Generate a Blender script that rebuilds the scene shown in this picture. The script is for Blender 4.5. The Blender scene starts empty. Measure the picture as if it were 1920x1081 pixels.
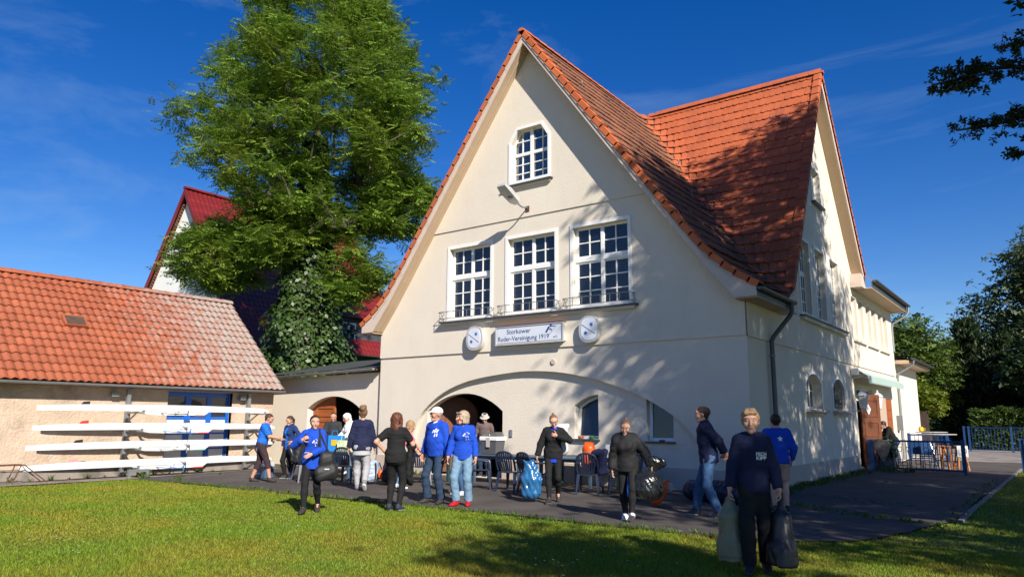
import bpy, bmesh, math, random
import numpy as np
from mathutils import Vector, Matrix
from mathutils.bvhtree import BVHTree
rng = np.random.default_rng(7)
random.seed(7)
SC = bpy.context.scene
COL = SC.collection
rad = math.radians

# ---------------------------------------------------------------- camera
CAM = np.array([5.4878, -16.1651, 1.58])
YAW, PITCH, ROLL, FPX = -0.6407, 0.1783, 0.0057, 1365.98
_f = np.array([math.sin(YAW)*math.cos(PITCH), math.cos(YAW)*math.cos(PITCH), math.sin(PITCH)])
_r = np.array([math.cos(YAW), -math.sin(YAW), 0.0]); _u = np.cross(_r, _f)
_R = math.cos(ROLL)*_r + math.sin(ROLL)*_u; _U = -math.sin(ROLL)*_r + math.cos(ROLL)*_u
cd = bpy.data.cameras.new('camera'); cam = bpy.data.objects.new('camera', cd); COL.objects.link(cam)
cam.matrix_world = Matrix(((_R[0], _U[0], -_f[0], CAM[0]), (_R[1], _U[1], -_f[1], CAM[1]), (_R[2], _U[2], -_f[2], CAM[2]), (0, 0, 0, 1)))
cd.sensor_width = 36; cd.lens = 36*FPX/1920; cd.clip_end = 2000; cd.clip_start = 0.05
SC.camera = cam

# ---------------------------------------------------------------- sky and sun
SUN_EL, SUN_AZ = rad(33), rad(120)      # azimuth clockwise from +Y
W = bpy.data.worlds.new('World'); SC.world = W; W.use_nodes = True
wn, wl = W.node_tree.nodes, W.node_tree.links
sky = wn.new('ShaderNodeTexSky'); sky.sky_type = 'NISHITA'; sky.sun_disc = False
sky.sun_elevation = SUN_EL; sky.sun_rotation = SUN_AZ; sky.altitude = 0; sky.air_density = 1.0; sky.dust_density = 0.0; sky.ozone_density = 4.0
tc = wn.new('ShaderNodeTexCoord'); mp = wn.new('ShaderNodeMapping'); mp.inputs['Scale'].default_value = (1.0, 2.2, 6.5); mp.inputs['Rotation'].default_value = (0.25, 0.1, 0.5)
cn = wn.new('ShaderNodeTexNoise'); cn.inputs['Scale'].default_value = 1.7; cn.inputs['Detail'].default_value = 7; cn.inputs['Roughness'].default_value = 0.62; cn.inputs['Distortion'].default_value = 0.6
cr = wn.new('ShaderNodeValToRGB'); cr.color_ramp.elements[0].position = 0.52; cr.color_ramp.elements[1].position = 0.95
cr.color_ramp.elements[1].color = (0.42, 0.42, 0.42, 1)
mx = wn.new('ShaderNodeMixRGB'); mx.inputs[2].default_value = (3.2, 4.6, 6.4, 1)      # thin cirrus, lit by the sun
hs = wn.new('ShaderNodeHueSaturation'); hs.inputs['Saturation'].default_value = 1.36; hs.inputs['Hue'].default_value = 0.517
wl.new(tc.outputs['Generated'], mp.inputs[0]); wl.new(mp.outputs[0], cn.inputs['Vector']); wl.new(cn.outputs[0], cr.inputs[0])
wl.new(cr.outputs[0], mx.inputs[0]); wl.new(sky.outputs[0], hs.inputs['Color']); wl.new(hs.outputs[0], mx.inputs[1]); wl.new(mx.outputs[0], wn['Background'].inputs[0])
wn['Background'].inputs[1].default_value = 0.076
sd = bpy.data.lights.new('sun', 'SUN'); sd.energy = 4.9; sd.angle = rad(0.53); sd.color = (1.0, 0.93, 0.82)
sun = bpy.data.objects.new('sun', sd); COL.objects.link(sun)
SDIR = Vector((math.sin(SUN_AZ)*math.cos(SUN_EL), math.cos(SUN_AZ)*math.cos(SUN_EL), math.sin(SUN_EL)))   # towards the sun
sun.rotation_euler = SDIR.to_track_quat('Z', 'Y').to_euler(); sun.location = (20, -12, 25)
SC.view_settings.view_transform = 'Standard'; SC.view_settings.look = 'None'; SC.view_settings.gamma = 1.0
SC.view_settings.exposure = 0.68
SC.view_settings.use_curve_mapping = False
SC.cycles.max_bounces = 6; SC.cycles.transparent_max_bounces = 12

# ---------------------------------------------------------------- helpers
OFF = {}
def props(o, label=None, cat=None, group=None, kind=None):
    if label: o['label'] = label
    if cat: o['category'] = cat
    if group: o['group'] = group
    if kind: o['kind'] = kind
    return o
def thing(name, label, cat, loc=(0, 0, 0), rz=0.0, group=None):
    o = bpy.data.objects.new(name, None); COL.objects.link(o); o.empty_display_size = 0.2
    o.location = loc; o.rotation_euler = (0, 0, rz); OFF[o.name] = Vector(loc) if rz == 0 else Vector((0, 0, 0))
    return props(o, label, cat, group)
def link(name, me, mat=None, parent=None, kind=None, label=None):
    o = bpy.data.objects.new(name, me); COL.objects.link(o)
    if mat is not None:
        for m in (mat if isinstance(mat, (list, tuple)) else [mat]):
            if me.materials.find(m.name) < 0 or isinstance(mat, (list, tuple)): me.materials.append(m)
    if parent is not None:
        o.parent = parent; OFF[o.name] = OFF.get(parent.name, Vector((0, 0, 0)))
    return props(o, label=label, kind=kind)
def mesh_np(name, V, Q, smooth=False):
    """numpy verts (n,3); faces (m,k) all same size"""
    V = np.asarray(V, np.float32); Q = np.asarray(Q, np.int32)
    me = bpy.data.meshes.new(name); m, k = Q.shape
    me.vertices.add(len(V)); me.vertices.foreach_set('co', V.ravel())
    me.loops.add(m*k); me.loops.foreach_set('vertex_index', Q.ravel())
    me.polygons.add(m); me.polygons.foreach_set('loop_start', np.arange(0, m*k, k, dtype=np.int32))
    try: me.polygons.foreach_set('loop_total', np.full(m, k, np.int32))
    except Exception: pass
    if smooth: me.polygons.foreach_set('use_smooth', np.ones(m, bool))
    me.update(calc_edges=True); return me
def dup(root, loc, rz, label=None, group=None):
    def cp(o, par):
        c = o.copy(); COL.objects.link(c)
        if par is not None: c.parent = par
        for ch in kids.get(o.name, []): cp(ch, c)
        return c
    kids = {}
    def walk(o):
        kids[o.name] = list(o.children)
        for ch in o.children: walk(ch)
    walk(root)
    r = cp(root, None); r.location = loc; r.rotation_euler = (0, 0, rz)
    props(r, label, None, group); return r

class MB:
    """mesh builder: collects boxes, tubes and prisms into one mesh"""
    def __init__(s): s.v = []; s.f = []
    def add(s, vs, fs):
        n = len(s.v); s.v += [tuple(map(float, p)) for p in vs]; s.f += [tuple(i+n for i in f) for f in fs]; return s
    def box(s, x0, x1, y0, y1, z0, z1):
        return s.add([(x0,y0,z0),(x1,y0,z0),(x1,y1,z0),(x0,y1,z0),(x0,y0,z1),(x1,y0,z1),(x1,y1,z1),(x0,y1,z1)],
                     [(3,2,1,0),(4,5,6,7),(0,1,5,4),(1,2,6,5),(2,3,7,6),(3,0,4,7)])
    def bar(s, a, b, w, h, up=(0, 0, 1)):
        a, b = Vector(a), Vector(b); d = (b-a).normalized(); up = Vector(up)
        if abs(d.dot(up)) > .98: up = Vector((0, 1, 0))
        x = d.cross(up).normalized()*w/2; y = x.cross(d).normalized()*h/2
        P = [a-x-y, a+x-y, a+x+y, a-x+y, b-x-y, b+x-y, b+x+y, b-x+y]
        return s.add(P, [(3,2,1,0),(4,5,6,7),(0,1,5,4),(1,2,6,5),(2,3,7,6),(3,0,4,7)])
    def tube(s, pts, r, n=8, closed=False):
        pts = [Vector(p) for p in pts]; k = len(pts)
        rs = r if isinstance(r, (list, tuple)) else [r]*k
        V = []; prev = None
        for i, p in enumerate(pts):
            if closed: d = (pts[(i+1) % k]-pts[i-1]).normalized()
            else: d = (pts[min(i+1, k-1)]-pts[max(i-1, 0)]).normalized()
            if prev is None:
                ref = Vector((0, 0, 1)) if abs(d.z) < .9 else Vector((1, 0, 0)); x = d.cross(ref).normalized()
            else: x = (prev-d*prev.dot(d)).normalized()
            prev = x; y = d.cross(x)
            V += [p+(x*math.cos(2*math.pi*j/n)+y*math.sin(2*math.pi*j/n))*rs[i] for j in range(n)]
        F = []
        for i in range(k if closed else k-1):
            a, b = i*n, ((i+1) % k)*n
            F += [(a+j, a+(j+1) % n, b+(j+1) % n, b+j) for j in range(n)]
        if not closed: F += [tuple(range(n-1, -1, -1)), tuple((k-1)*n+j for j in range(n))]
        return s.add(V, F)
    def prism(s, poly, fn, d0, d1):
        """polygon (2D) extruded between depths d0, d1; fn(u, v, d) -> xyz"""
        n = len(poly)
        return s.add([fn(u, v, d0) for u, v in poly]+[fn(u, v, d1) for u, v in poly],
                     [tuple(range(n-1, -1, -1)), tuple(range(n, 2*n))]+[(i, (i+1) % n, n+(i+1) % n, n+i) for i in range(n)])
    def lathe(s, prof, c=(0, 0, 0), n=16):
        V = []; F = []; k = len(prof)
        for r, z in prof: V += [(c[0]+r*math.cos(2*math.pi*j/n), c[1]+r*math.sin(2*math.pi*j/n), c[2]+z) for j in range(n)]
        for i in range(k-1): F += [(i*n+j, i*n+(j+1) % n, (i+1)*n+(j+1) % n, (i+1)*n+j) for j in range(n)]
        F += [tuple(range(n-1, -1, -1)), tuple((k-1)*n+j for j in range(n))]
        return s.add(V, F)
    def build(s, name, mat=None, parent=None, smooth=False, kind=None, label=None, fix=True, bevel=0):
        me = bpy.data.meshes.new(name); V = s.v
        if parent is not None:
            o = OFF.get(parent.name, Vector((0, 0, 0)))
            if o.length > 0: V = [(x-o.x, y-o.y, z-o.z) for x, y, z in V]
        me.from_pydata(V, [], s.f)
        if fix:
            bm = bmesh.new(); bm.from_mesh(me); bmesh.ops.recalc_face_normals(bm, faces=bm.faces); bm.to_mesh(me); bm.free()
        if smooth:
            me.polygons.foreach_set('use_smooth', np.ones(len(me.polygons), bool))
            try: me.set_sharp_from_angle(angle=rad(40))
            except Exception: pass
        me.update(); o = link(name, me, mat, parent, kind, label)
        if bevel:
            b = o.modifiers.new('bevel', 'BEVEL'); b.width = bevel; b.segments = 2; b.limit_method = 'ANGLE'
        return o
fF = lambda u, v, d: (u, d, v)       # front facade plane: u = x, v = z, d = y
fS = lambda u, v, d: (d, u, v)       # side plane: u = y, v = z, d = x
fT = lambda u, v, d: (u, v, d)       # ground plane

def sheet(outer, holes, fn, d, reveal=None):
    """flat polygon with holes -> MB ; reveal = depth the hole edges are carried back to"""
    bm = bmesh.new(); edges = []
    for loop in [outer]+list(holes):
        vs = [bm.verts.new(fn(u, v, d)) for u, v in loop]
        edges += [bm.edges.new((vs[i], vs[(i+1) % len(vs)])) for i in range(len(vs))]
    bmesh.ops.triangle_fill(bm, use_beauty=True, use_dissolve=False, edges=edges)
    bm.verts.index_update(); m = MB()
    m.add([v.co for v in bm.verts], [tuple(v.index for v in f.verts) for f in bm.faces]); bm.free()
    if reveal is not None:
        for loop in holes:
            n = len(loop)
            m.add([fn(u, v, d) for u, v in loop]+[fn(u, v, reveal) for u, v in loop], [(i, (i+1) % n, n+(i+1) % n, n+i) for i in range(n)])
    return m
def rect(u0, u1, v0, v1): return [(u0, v0), (u1, v0), (u1, v1), (u0, v1)]
def arched(u0, u1, v0, vs, vt, n=10):
    """rectangle with a segmental arched top (springing vs, crown vt)"""
    w = (u1-u0)/2; h = vt-vs; R = (w*w+h*h)/(2*h); c = (u0+u1)/2; zc = vt-R; a = math.asin(min(1, w/R))
    return [(u0, v0), (u1, v0)]+[(c+R*math.sin(a-2*a*i/n), zc+R*math.cos(a-2*a*i/n)) for i in range(n+1)]

# ---------------------------------------------------------------- materials
def mat(name, c, r=.8, v=.12, s=5, b=.12, bs=70, m=0.0, isl=0.0, c2=None, c2s=1.5, c2t=(.5, .62), spec=.4, objr=0.0, coat=0.0, trl=0.0, bd=0.01, c3=None, alpha=1.0, world=False, det=4):
    M = bpy.data.materials.new(name); M.use_nodes = True; N, L = M.node_tree.nodes, M.node_tree.links
    P = N['Principled BSDF']; P.inputs['Roughness'].default_value = r; P.inputs['Metallic'].default_value = m
    P.inputs['Specular IOR Level'].default_value = spec; P.inputs['Coat Weight'].default_value = coat
    if world: co = N.new('ShaderNodeNewGeometry').outputs['Position']
    else: co = N.new('ShaderNodeTexCoord').outputs['Object']
    n1 = N.new('ShaderNodeTexNoise'); n1.inputs['Scale'].default_value = s; n1.inputs['Detail'].default_value = det; L.new(co, n1.inputs['Vector'])
    mx = N.new('ShaderNodeMixRGB'); L.new(n1.outputs[0], mx.inputs[0])
    mx.inputs[1].default_value = tuple(max(0, x*(1-v*1.6)) for x in c)+(1,); mx.inputs[2].default_value = tuple(min(1, x*(1+v*1.6)) for x in c)+(1,)
    out = mx.outputs[0]
    for cc, sc_, th, seed in ((c2, c2s, c2t, 3.7), (c3, c2s*2.3, c2t, 9.1)):
        if cc is None: continue
        ad = N.new('ShaderNodeVectorMath'); ad.inputs[1].default_value = (seed, seed*2, seed*.5); L.new(co, ad.inputs[0])
        n2 = N.new('ShaderNodeTexNoise'); n2.inputs['Scale'].default_value = sc_; n2.inputs['Detail'].default_value = 6; n2.inputs['Roughness'].default_value = .6; L.new(ad.outputs[0], n2.inputs['Vector'])
        rp = N.new('ShaderNodeMapRange'); rp.inputs[1].default_value = th[0]; rp.inputs[2].default_value = th[1]; L.new(n2.outputs[0], rp.inputs[0])
        m2 = N.new('ShaderNodeMixRGB'); L.new(rp.outputs[0], m2.inputs[0]); L.new(out, m2.inputs[1]); m2.inputs[2].default_value = tuple(cc)+(1,); out = m2.outputs[0]
    for amt, src in ((isl, 'isl'), (objr, 'obj')):
        if amt <= 0: continue
        rnd = N.new('ShaderNodeNewGeometry').outputs['Random Per Island'] if src == 'isl' else N.new('ShaderNodeObjectInfo').outputs['Random']
        mr = N.new('ShaderNodeMapRange'); mr.inputs[3].default_value = 1-amt; mr.inputs[4].default_value = 1+amt; L.new(rnd, mr.inputs[0])
        vm = N.new('ShaderNodeVectorMath'); vm.operation = 'SCALE'; L.new(out, vm.inputs[0]); L.new(mr.outputs[0], vm.inputs['Scale']); out = vm.outputs[0]
    L.new(out, P.inputs['Base Color'])
    if b > 0:
        n3 = N.new('ShaderNodeTexNoise'); n3.inputs['Scale'].default_value = bs; n3.inputs['Detail'].default_value = 5; L.new(co, n3.inputs['Vector'])
        bu = N.new('ShaderNodeBump'); bu.inputs['Strength'].default_value = b; bu.inputs['Distance'].default_value = bd; L.new(n3.outputs[0], bu.inputs['Height']); L.new(bu.outputs[0], P.inputs['Normal'])
    if trl > 0:
        T = N.new('ShaderNodeBsdfTranslucent'); L.new(out, T.inputs['Color']); X = N.new('ShaderNodeMixShader'); X.inputs[0].default_value = trl
        L.new(P.outputs[0], X.inputs[1]); L.new(T.outputs[0], X.inputs[2]); L.new(X.outputs[0], N['Material Output'].inputs['Surface'])
    return M
def glass_mat(name, tint, refl=.12, clear=.25, rough=.02):
    """window glass: part mirror, part clear, the rest dark tint"""
    M = bpy.data.materials.new(name); M.use_nodes = True; N, L = M.node_tree.nodes, M.node_tree.links
    P = N['Principled BSDF']; P.inputs['Base Color'].default_value = tuple(tint)+(1,); P.inputs['Roughness'].default_value = .3
    G = N.new('ShaderNodeBsdfGlossy'); G.inputs['Roughness'].default_value = rough; G.inputs['Color'].default_value = (1, 1, 1, 1)
    T = N.new('ShaderNodeBsdfTransparent'); T.inputs['Color'].default_value = (.85, .9, .9, 1)
    a = N.new('ShaderNodeMixShader'); a.inputs[0].default_value = clear; L.new(P.outputs[0], a.inputs[1]); L.new(T.outputs[0], a.inputs[2])
    lw = N.new('ShaderNodeLayerWeight'); lw.inputs[0].default_value = .35
    mr = N.new('ShaderNodeMapRange'); mr.inputs[3].default_value = refl; mr.inputs[4].default_value = .32; L.new(lw.outputs['Fresnel'], mr.inputs[0])
    X = N.new('ShaderNodeMixShader'); L.new(mr.outputs[0], X.inputs[0]); L.new(a.outputs[0], X.inputs[1]); L.new(G.outputs[0], X.inputs[2])
    L.new(X.outputs[0], N['Material Output'].inputs['Surface']); return M
m_wall = mat('cream_stucco', (.70, .63, .53), r=.92, v=.035, s=1.1, b=.55, bs=26, bd=.012, c2=(.64, .57, .47), c2s=.5, c2t=(.5, .8))
m_plinth = mat('plinth_paint', (.50, .41, .35), r=.9, v=.08, s=2, b=.3, bs=30)
m_barge = mat('bargeboard_paint', (.60, .49, .42), r=.6, v=.06, s=3, b=.1, bs=40, c2=(.45, .36, .31), c2s=2.5, c2t=(.55, .8))
m_soffit = mat('soffit_paint', (.50, .37, .25), r=.7, v=.06, s=3, b=.08)
m_white = mat('white_paint', (.80, .80, .78), r=.45, v=.03, s=4, b=.04, c2=(.62, .61, .58), c2s=5, c2t=(.62, .85))
m_glass = glass_mat('window_glass', (.008, .012, .026), .03, .12)
m_glass2 = glass_mat('window_glass_clear', (.012, .016, .025), .12, .6)
m_dark = mat('dark_interior', (.03, .026, .023), r=.9, v=.2, b=0)  # near-black colour stands in for the lack of light indoors
m_zinc = mat('zinc_metal', (.30, .32, .33), r=.45, v=.12, s=6, b=.05, m=.6)
m_zincd = mat('dark_zinc', (.10, .105, .11), r=.5, v=.15, s=6, b=.05, m=.5)
m_iron = mat('grey_iron', (.22, .23, .24), r=.5, v=.15, m=.5, b=.05)
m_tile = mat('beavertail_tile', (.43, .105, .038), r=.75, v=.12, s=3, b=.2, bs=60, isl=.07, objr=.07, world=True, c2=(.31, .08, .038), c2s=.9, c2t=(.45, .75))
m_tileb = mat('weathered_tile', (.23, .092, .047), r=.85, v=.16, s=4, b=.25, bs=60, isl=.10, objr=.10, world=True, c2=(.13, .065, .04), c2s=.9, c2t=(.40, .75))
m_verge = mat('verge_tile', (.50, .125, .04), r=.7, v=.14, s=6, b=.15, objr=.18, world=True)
m_door = mat('varnished_door', (.34, .095, .028), r=.45, v=.2, s=4, b=.06, spec=.4)
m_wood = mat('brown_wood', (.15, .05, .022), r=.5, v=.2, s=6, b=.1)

def add_streaks(M, col, amt):
    """faint rain marks running down the render"""
    N, L = M.node_tree.nodes, M.node_tree.links; P = N['Principled BSDF']; src = P.inputs['Base Color'].links[0].from_socket
    g = N.new('ShaderNodeNewGeometry'); mp_ = N.new('ShaderNodeMapping'); mp_.inputs['Scale'].default_value = (2.6, 2.6, .5); L.new(g.outputs['Position'], mp_.inputs[0])
    n = N.new('ShaderNodeTexNoise'); n.inputs['Scale'].default_value = 1.0; n.inputs['Detail'].default_value = 8; n.inputs['Roughness'].default_value = .65; L.new(mp_.outputs[0], n.inputs['Vector'])
    r = N.new('ShaderNodeMapRange'); r.inputs[1].default_value = .5; r.inputs[2].default_value = .8; r.inputs[4].default_value = amt; L.new(n.outputs[0], r.inputs[0])
    m = N.new('ShaderNodeMixRGB'); m.inputs[2].default_value = tuple(col)+(1,); L.new(r.outputs[0], m.inputs[0]); L.new(src, m.inputs[1]); L.new(m.outputs[0], P.inputs['Base Color'])
add_streaks(m_wall, (.48, .42, .34), .16)
# ================================================================ ground
m_soil = mat('turf_soil', (.085, .115, .012), r=.95, v=.3, s=.35, b=.5, bs=40, bd=.03, c2=(.13, .125, .016), c2s=.28, c2t=(.42, .62))
m_asph = mat('asphalt', (.068, .058, .053), r=.93, v=.2, s=1.2, b=.5, bs=120, bd=.008, c2=(.105, .088, .078), c2s=.6, c2t=(.45, .75), c3=(.045, .04, .038))
m_pave = mat('worn_concrete', (.24, .21, .185), r=.92, v=.2, s=2, b=.4, bs=50, c2=(.14, .125, .11), c2s=1.3)
m_kerb = mat('kerb_concrete', (.20, .19, .175), r=.9, v=.15, s=4, b=.3, bs=50)
MB().add([(-400, -200, -.03), (400, -200, -.03), (400, 600, -.03), (-400, 600, -.03)], [(0, 1, 2, 3)]).build('ground', m_soil, kind='structure')
YARD = [(-15.5, -1.2), (-14.75, -5.2), (-14.1, -6.35), (-13.1, -6.12), (-12.5, -6.07), (-8.43, -6.03), (-5.43, -5.98), (-2.92, -5.84), (-.65, -5.95), (1.43, -5.97), (2.37, -5.69), (3.0, -5.25), (3.32, -4.46), (3.75, -2.54), (3.9, -1.9), (3.93, 3.9), (4.05, 10.6), (4.2, 15), (4.2, 20), (.05, 20), (.05, 12), (-12, 4), (-19, 3)]
def dens(poly, step=.35, jit=.05, skip=()):
    out = []
    for i, (a, b) in enumerate(zip(poly, poly[1:]+poly[:1])):
        n = max(1, int(math.dist(a, b)/step)) if 3 <= i <= 14 else 1
        for k in range(n):
            j = jit if (n > 1 and k) else 0
            out.append((a[0]+(b[0]-a[0])*k/n+random.uniform(-j, j), a[1]+(b[1]-a[1])*k/n+random.uniform(-j, j)))
    return out
YARD_D = dens(YARD)
sheet(YARD_D, [], fT, 0.0).build('asphalt_yard', m_asph, kind='structure')
sheet([(-15.5, -16), (-14.6, -16), (-14.35, -9.2), (-14.2, -6.6), (-14.55, -5.2), (-15.0, -1.2), (-15.5, -1.2)], [], fT, .006).build('pavement', m_pave, kind='structure')
sheet([(-4, 20.0), (14, 20.0), (14, 60), (-4, 60)], [], fT, -.006).build('path', m_pave, kind='structure')
for i in range(17):                                                       # edging stones along the drive
    y0 = -1.85+i*1.02
    x = 3.93+.012*max(0, y0)
    MB().box(x, x+.09, y0, y0+1.0, -.1, .008+random.uniform(-.008, .008)).build('kerb_stone', m_kerb, kind='structure', bevel=.008)
# drain channel of small setts crossing the yard
setts = thing('sett_row', 'row of mossy small setts crossing the shaded asphalt', 'paving', (2, -2.2, 0))
me_sett = None
m_sett = mat('mossy_sett', (.11, .11, .085), r=.95, v=.3, s=9, b=.4, objr=.3)
for i in range(30):
    t = i/29; px, py = .35+3.3*t, -1.1-1.75*t
    for k in (0, 1):
        if me_sett is None:
            o = MB().box(-.045, .045, -.045, .045, -.02, .012).build('sett', m_sett, setts); me_sett = o.data
        else: o = link('sett', me_sett, None, setts)
        o.location = (px-2+.055*k*.47+random.uniform(-.01, .01), py+2.2+.1*k+random.uniform(-.01, .01), 0); o.rotation_euler = (0, 0, -.49+random.uniform(-.1, .1))

# ================================================================ clubhouse
EP = -5.87                                             # ridge of the front wing (x)
OV = .5                                                # verge overhang of the front gable
def interp(x, xs, ys): return float(np.interp(x, xs, ys))
FU, FZ = np.array([0, 4.6, 5.2, 5.75, 6.35]), np.array([12.6, 6.22, 5.44, 4.92, 4.52])
CV, CZ = np.array([0, 4.0, 4.75, 5.2, 6.2]), np.array([12.52, 5.96, 4.78, 4.20, 3.0])
YC = 7.05
def zf(x): return interp(abs(x-EP), FU, FZ)
def zc(y): return interp(YC-y, CV, CZ) if y <= YC else 12.52-1.36*(y-YC)
club = thing('clubhouse', 'large cream rowing clubhouse with steep orange tiled gables', 'building', (-5.9, 0, 0))
def catmull(P, n=4):
    out = []
    for i in range(len(P)-1):
        p0, p1, p2, p3 = P[max(i-1, 0)], P[i], P[i+1], P[min(i+2, len(P)-1)]
        for k in range(n):
            t = k/n
            out.append(tuple(.5*((2*b)+(-a+c)*t+(2*a-5*b+4*c-d)*t*t+(-a+3*b-3*c+d)*t**3) for a, b, c, d in zip(p0, p1, p2, p3)))
    return out+[P[-1]]
ARCH = catmull([(-10.28, .95), (-10.14, 1.38), (-9.85, 1.83), (-9.09, 2.35), (-8.08, 2.68), (-6.73, 2.85), (-5.83, 2.88), (-4.81, 2.79), (-3.70, 2.54), (-2.68, 2.17), (-1.86, 1.72), (-1.35, 1.24), (-1.12, .88)])
arch_loop = [(-10.33, .001)]+ARCH+[(-1.0, .001)]
XL = -11.76
low = sheet([(XL, 0), (-10.33, 0)]+ARCH[:0]+[(-10.33, .001)]+ARCH+[(-1.0, .001), (-1.0, 0), (0, 0), (0, 3.48), (XL, 3.48)], [], fF, 0.0)
n = len(arch_loop)
low.add([fF(u, v, 0) for u, v in arch_loop]+[fF(u, v, .14) for u, v in arch_loop], [(i, i+1, n+i+1, n+i) for i in range(n-1)])
low.build('front_wall', m_wall, club)
WIN = [(-8.96, -7.22), (-6.77, -5.0), (-4.6, -2.79)]
wz0, wz1 = 4.46, 6.72
ATT = [(-6.65, 8.22), (-5.21, 8.22), (-5.21, 9.48), (-5.48, 9.90), (-6.38, 9.90), (-6.65, 9.48)]
def rake(y_in, z0, z1, dz=.1, n=24):
    """wall outline under the roof between heights z0 and z1 (right side up, left side down)"""
    zs = np.linspace(z0, z1, n); R = [(EP+interp(-(z+dz), -FZ, FU), z) for z in zs]
    return R
mid_r = [(min(0, x), z) for x, z in rake(0, 4.45, 7.2)]; mid_l = [(max(XL, 2*EP-x), z) for x, z in reversed(mid_r)]
mid = sheet([(XL, 3.48), (0, 3.48)]+mid_r+mid_l, [rect(a+.09, b-.09, wz0, wz1-.09) for a, b in WIN], fF, -.04, .16)
mid.add([(XL, -.04, 3.48), (0, -.04, 3.48), (0, .001, 3.48), (XL, .001, 3.48)], [(0, 1, 2, 3)])
mid.add([(0, -.04, 3.48), (0, .001, 3.48), (0, .001, 4.45), (0, -.04, 4.45)], [(0, 1, 2, 3)])
mid.build('front_wall', m_wall, club, label='middle storey wall with three tall windows')
up_r = rake(0, 7.2, 12.35)[:-1]; up_l = [(2*EP-x, z) for x, z in reversed(up_r)]
attin = [(EP+.06+(u-EP-.06)*.90, 9.06+(v-9.06)*.92) for u, v in ATT]
up = sheet(up_r+[(EP, 12.4)]+up_l, [attin], fF, -.07, .16)
up.add([(up_l[-1][0], -.07, 7.2), (up_r[0][0], -.07, 7.2), (up_r[0][0], -.039, 7.2), (up_l[-1][0], -.039, 7.2)], [(0, 1, 2, 3)])
up.build('front_wall', m_wall, club, label='gable wall with small attic window')
# recessed panel under the blind arch
DOORP = arched(-9.80, -6.97, 0.002, 1.82, 2.33, 14)
WA = [(-4.63, 1.12), (-3.92, 1.12), (-3.92, 2.23), (-4.15, 2.20), (-4.4, 2.10), (-4.63, 1.95)]
WB = [(-2.58, 1.10), (-1.89, 1.10), (-1.89, 1.97), (-2.12, 2.10), (-2.35, 2.19), (-2.58, 2.24)]
sheet([(-10.33, 0), (-1.0, 0)]+list(reversed(ARCH)), [DOORP, WA, WB], fF, .14, .36).build('arch_panel', m_wall, club)
pl = MB().box(XL-.02, -10.33, -.03, .01, 0, .50).box(-1.0, .0, -.03, .01, 0, .50).box(-6.97, -1.0, .115, .15, 0, .50).box(-10.33, -9.80, .115, .15, 0, .50)
pl.box(-.0, .03, -.03, 10.3, 0, .50)
pl.build('plinth', m_plinth, club)
# side wall (faces +x)
def sW(y0, y1, z0, z1): return rect(y0, y1, z0, z1)
A1, A2 = arched(4.5, 6.1, 1.93, 2.62, 2.90), arched(7.4, 8.85, 1.93, 2.60, 2.88)
SD = rect(10.55, 13.3, .02, 2.72); SD2 = rect(15.7, 16.9, .02, 2.5)
sheet([(0, 0), (18.2, 0), (18.2, 3.46), (0, 3.46)], [A1, A2, SD, SD2], fS, 0.0, -.3).build('side_wall', m_wall, club)
TALL = [(4.4, 5.6), (6.1, 7.3), (7.85, 9.1)]
BAND = [(10.75, 11.5), (11.8, 12.55), (13.05, 13.8), (14.05, 14.8), (15.3, 16.05), (16.3, 17.05)]
gab = [(y, min(zc(y)-.10, 99)) for y in np.linspace(2.3, YC, 12)]+[(y, zc(y)-.10) for y in np.linspace(YC, 11.3, 8)[1:]]
su = sheet([(0, 3.46), (18.2, 3.46), (18.2, 6.35), (11.6, 6.35)]+[(y, z) for y, z in reversed(gab)]+[(2.2, 4.45), (0, 4.45)],
           [rect(a+.08, b-.08, 4.5, 6.66) for a, b in TALL]+[rect(6.45, 7.35, 8.25, 9.3)]+[rect(a, b, 4.40, 5.86) for a, b in BAND], fS, .035, -.16)
su.add([(.035, 0, 3.46), (.035, 18.2, 3.46), (-.001, 18.2, 3.46), (-.001, 0, 3.46)], [(0, 1, 2, 3)])
su.add([(.035, -.04, 3.46), (.035, 0, 3.46), (.035, 0, 4.45), (.035, -.04, 4.45)], [(0, 1, 2, 3)])
su.build('side_wall', m_wall, club, label='upper side wall with gable')
# hidden sides
bk = MB().add([(XL, 0, 0), (XL, 0, 4.4), (XL, 18.2, 4.4), (XL, 18.2, 0)], [(0, 1, 2, 3)]).add([(XL, 18.2, 0), (0, 18.2, 0), (0, 18.2, 6.35), (-1.5, 18.2, 8), (-10, 18.2, 8), (XL, 18.2, 4.4)], [(0, 1, 2, 3, 4, 5)])
bk.build('rear_wall', m_wall, club)
MB().box(XL, -.05, 4.0, 4.1, 0, 4.0).box(XL, -.05, .5, 18.0, 3.3, 3.4).build('interior_wall', m_dark, club)

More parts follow.
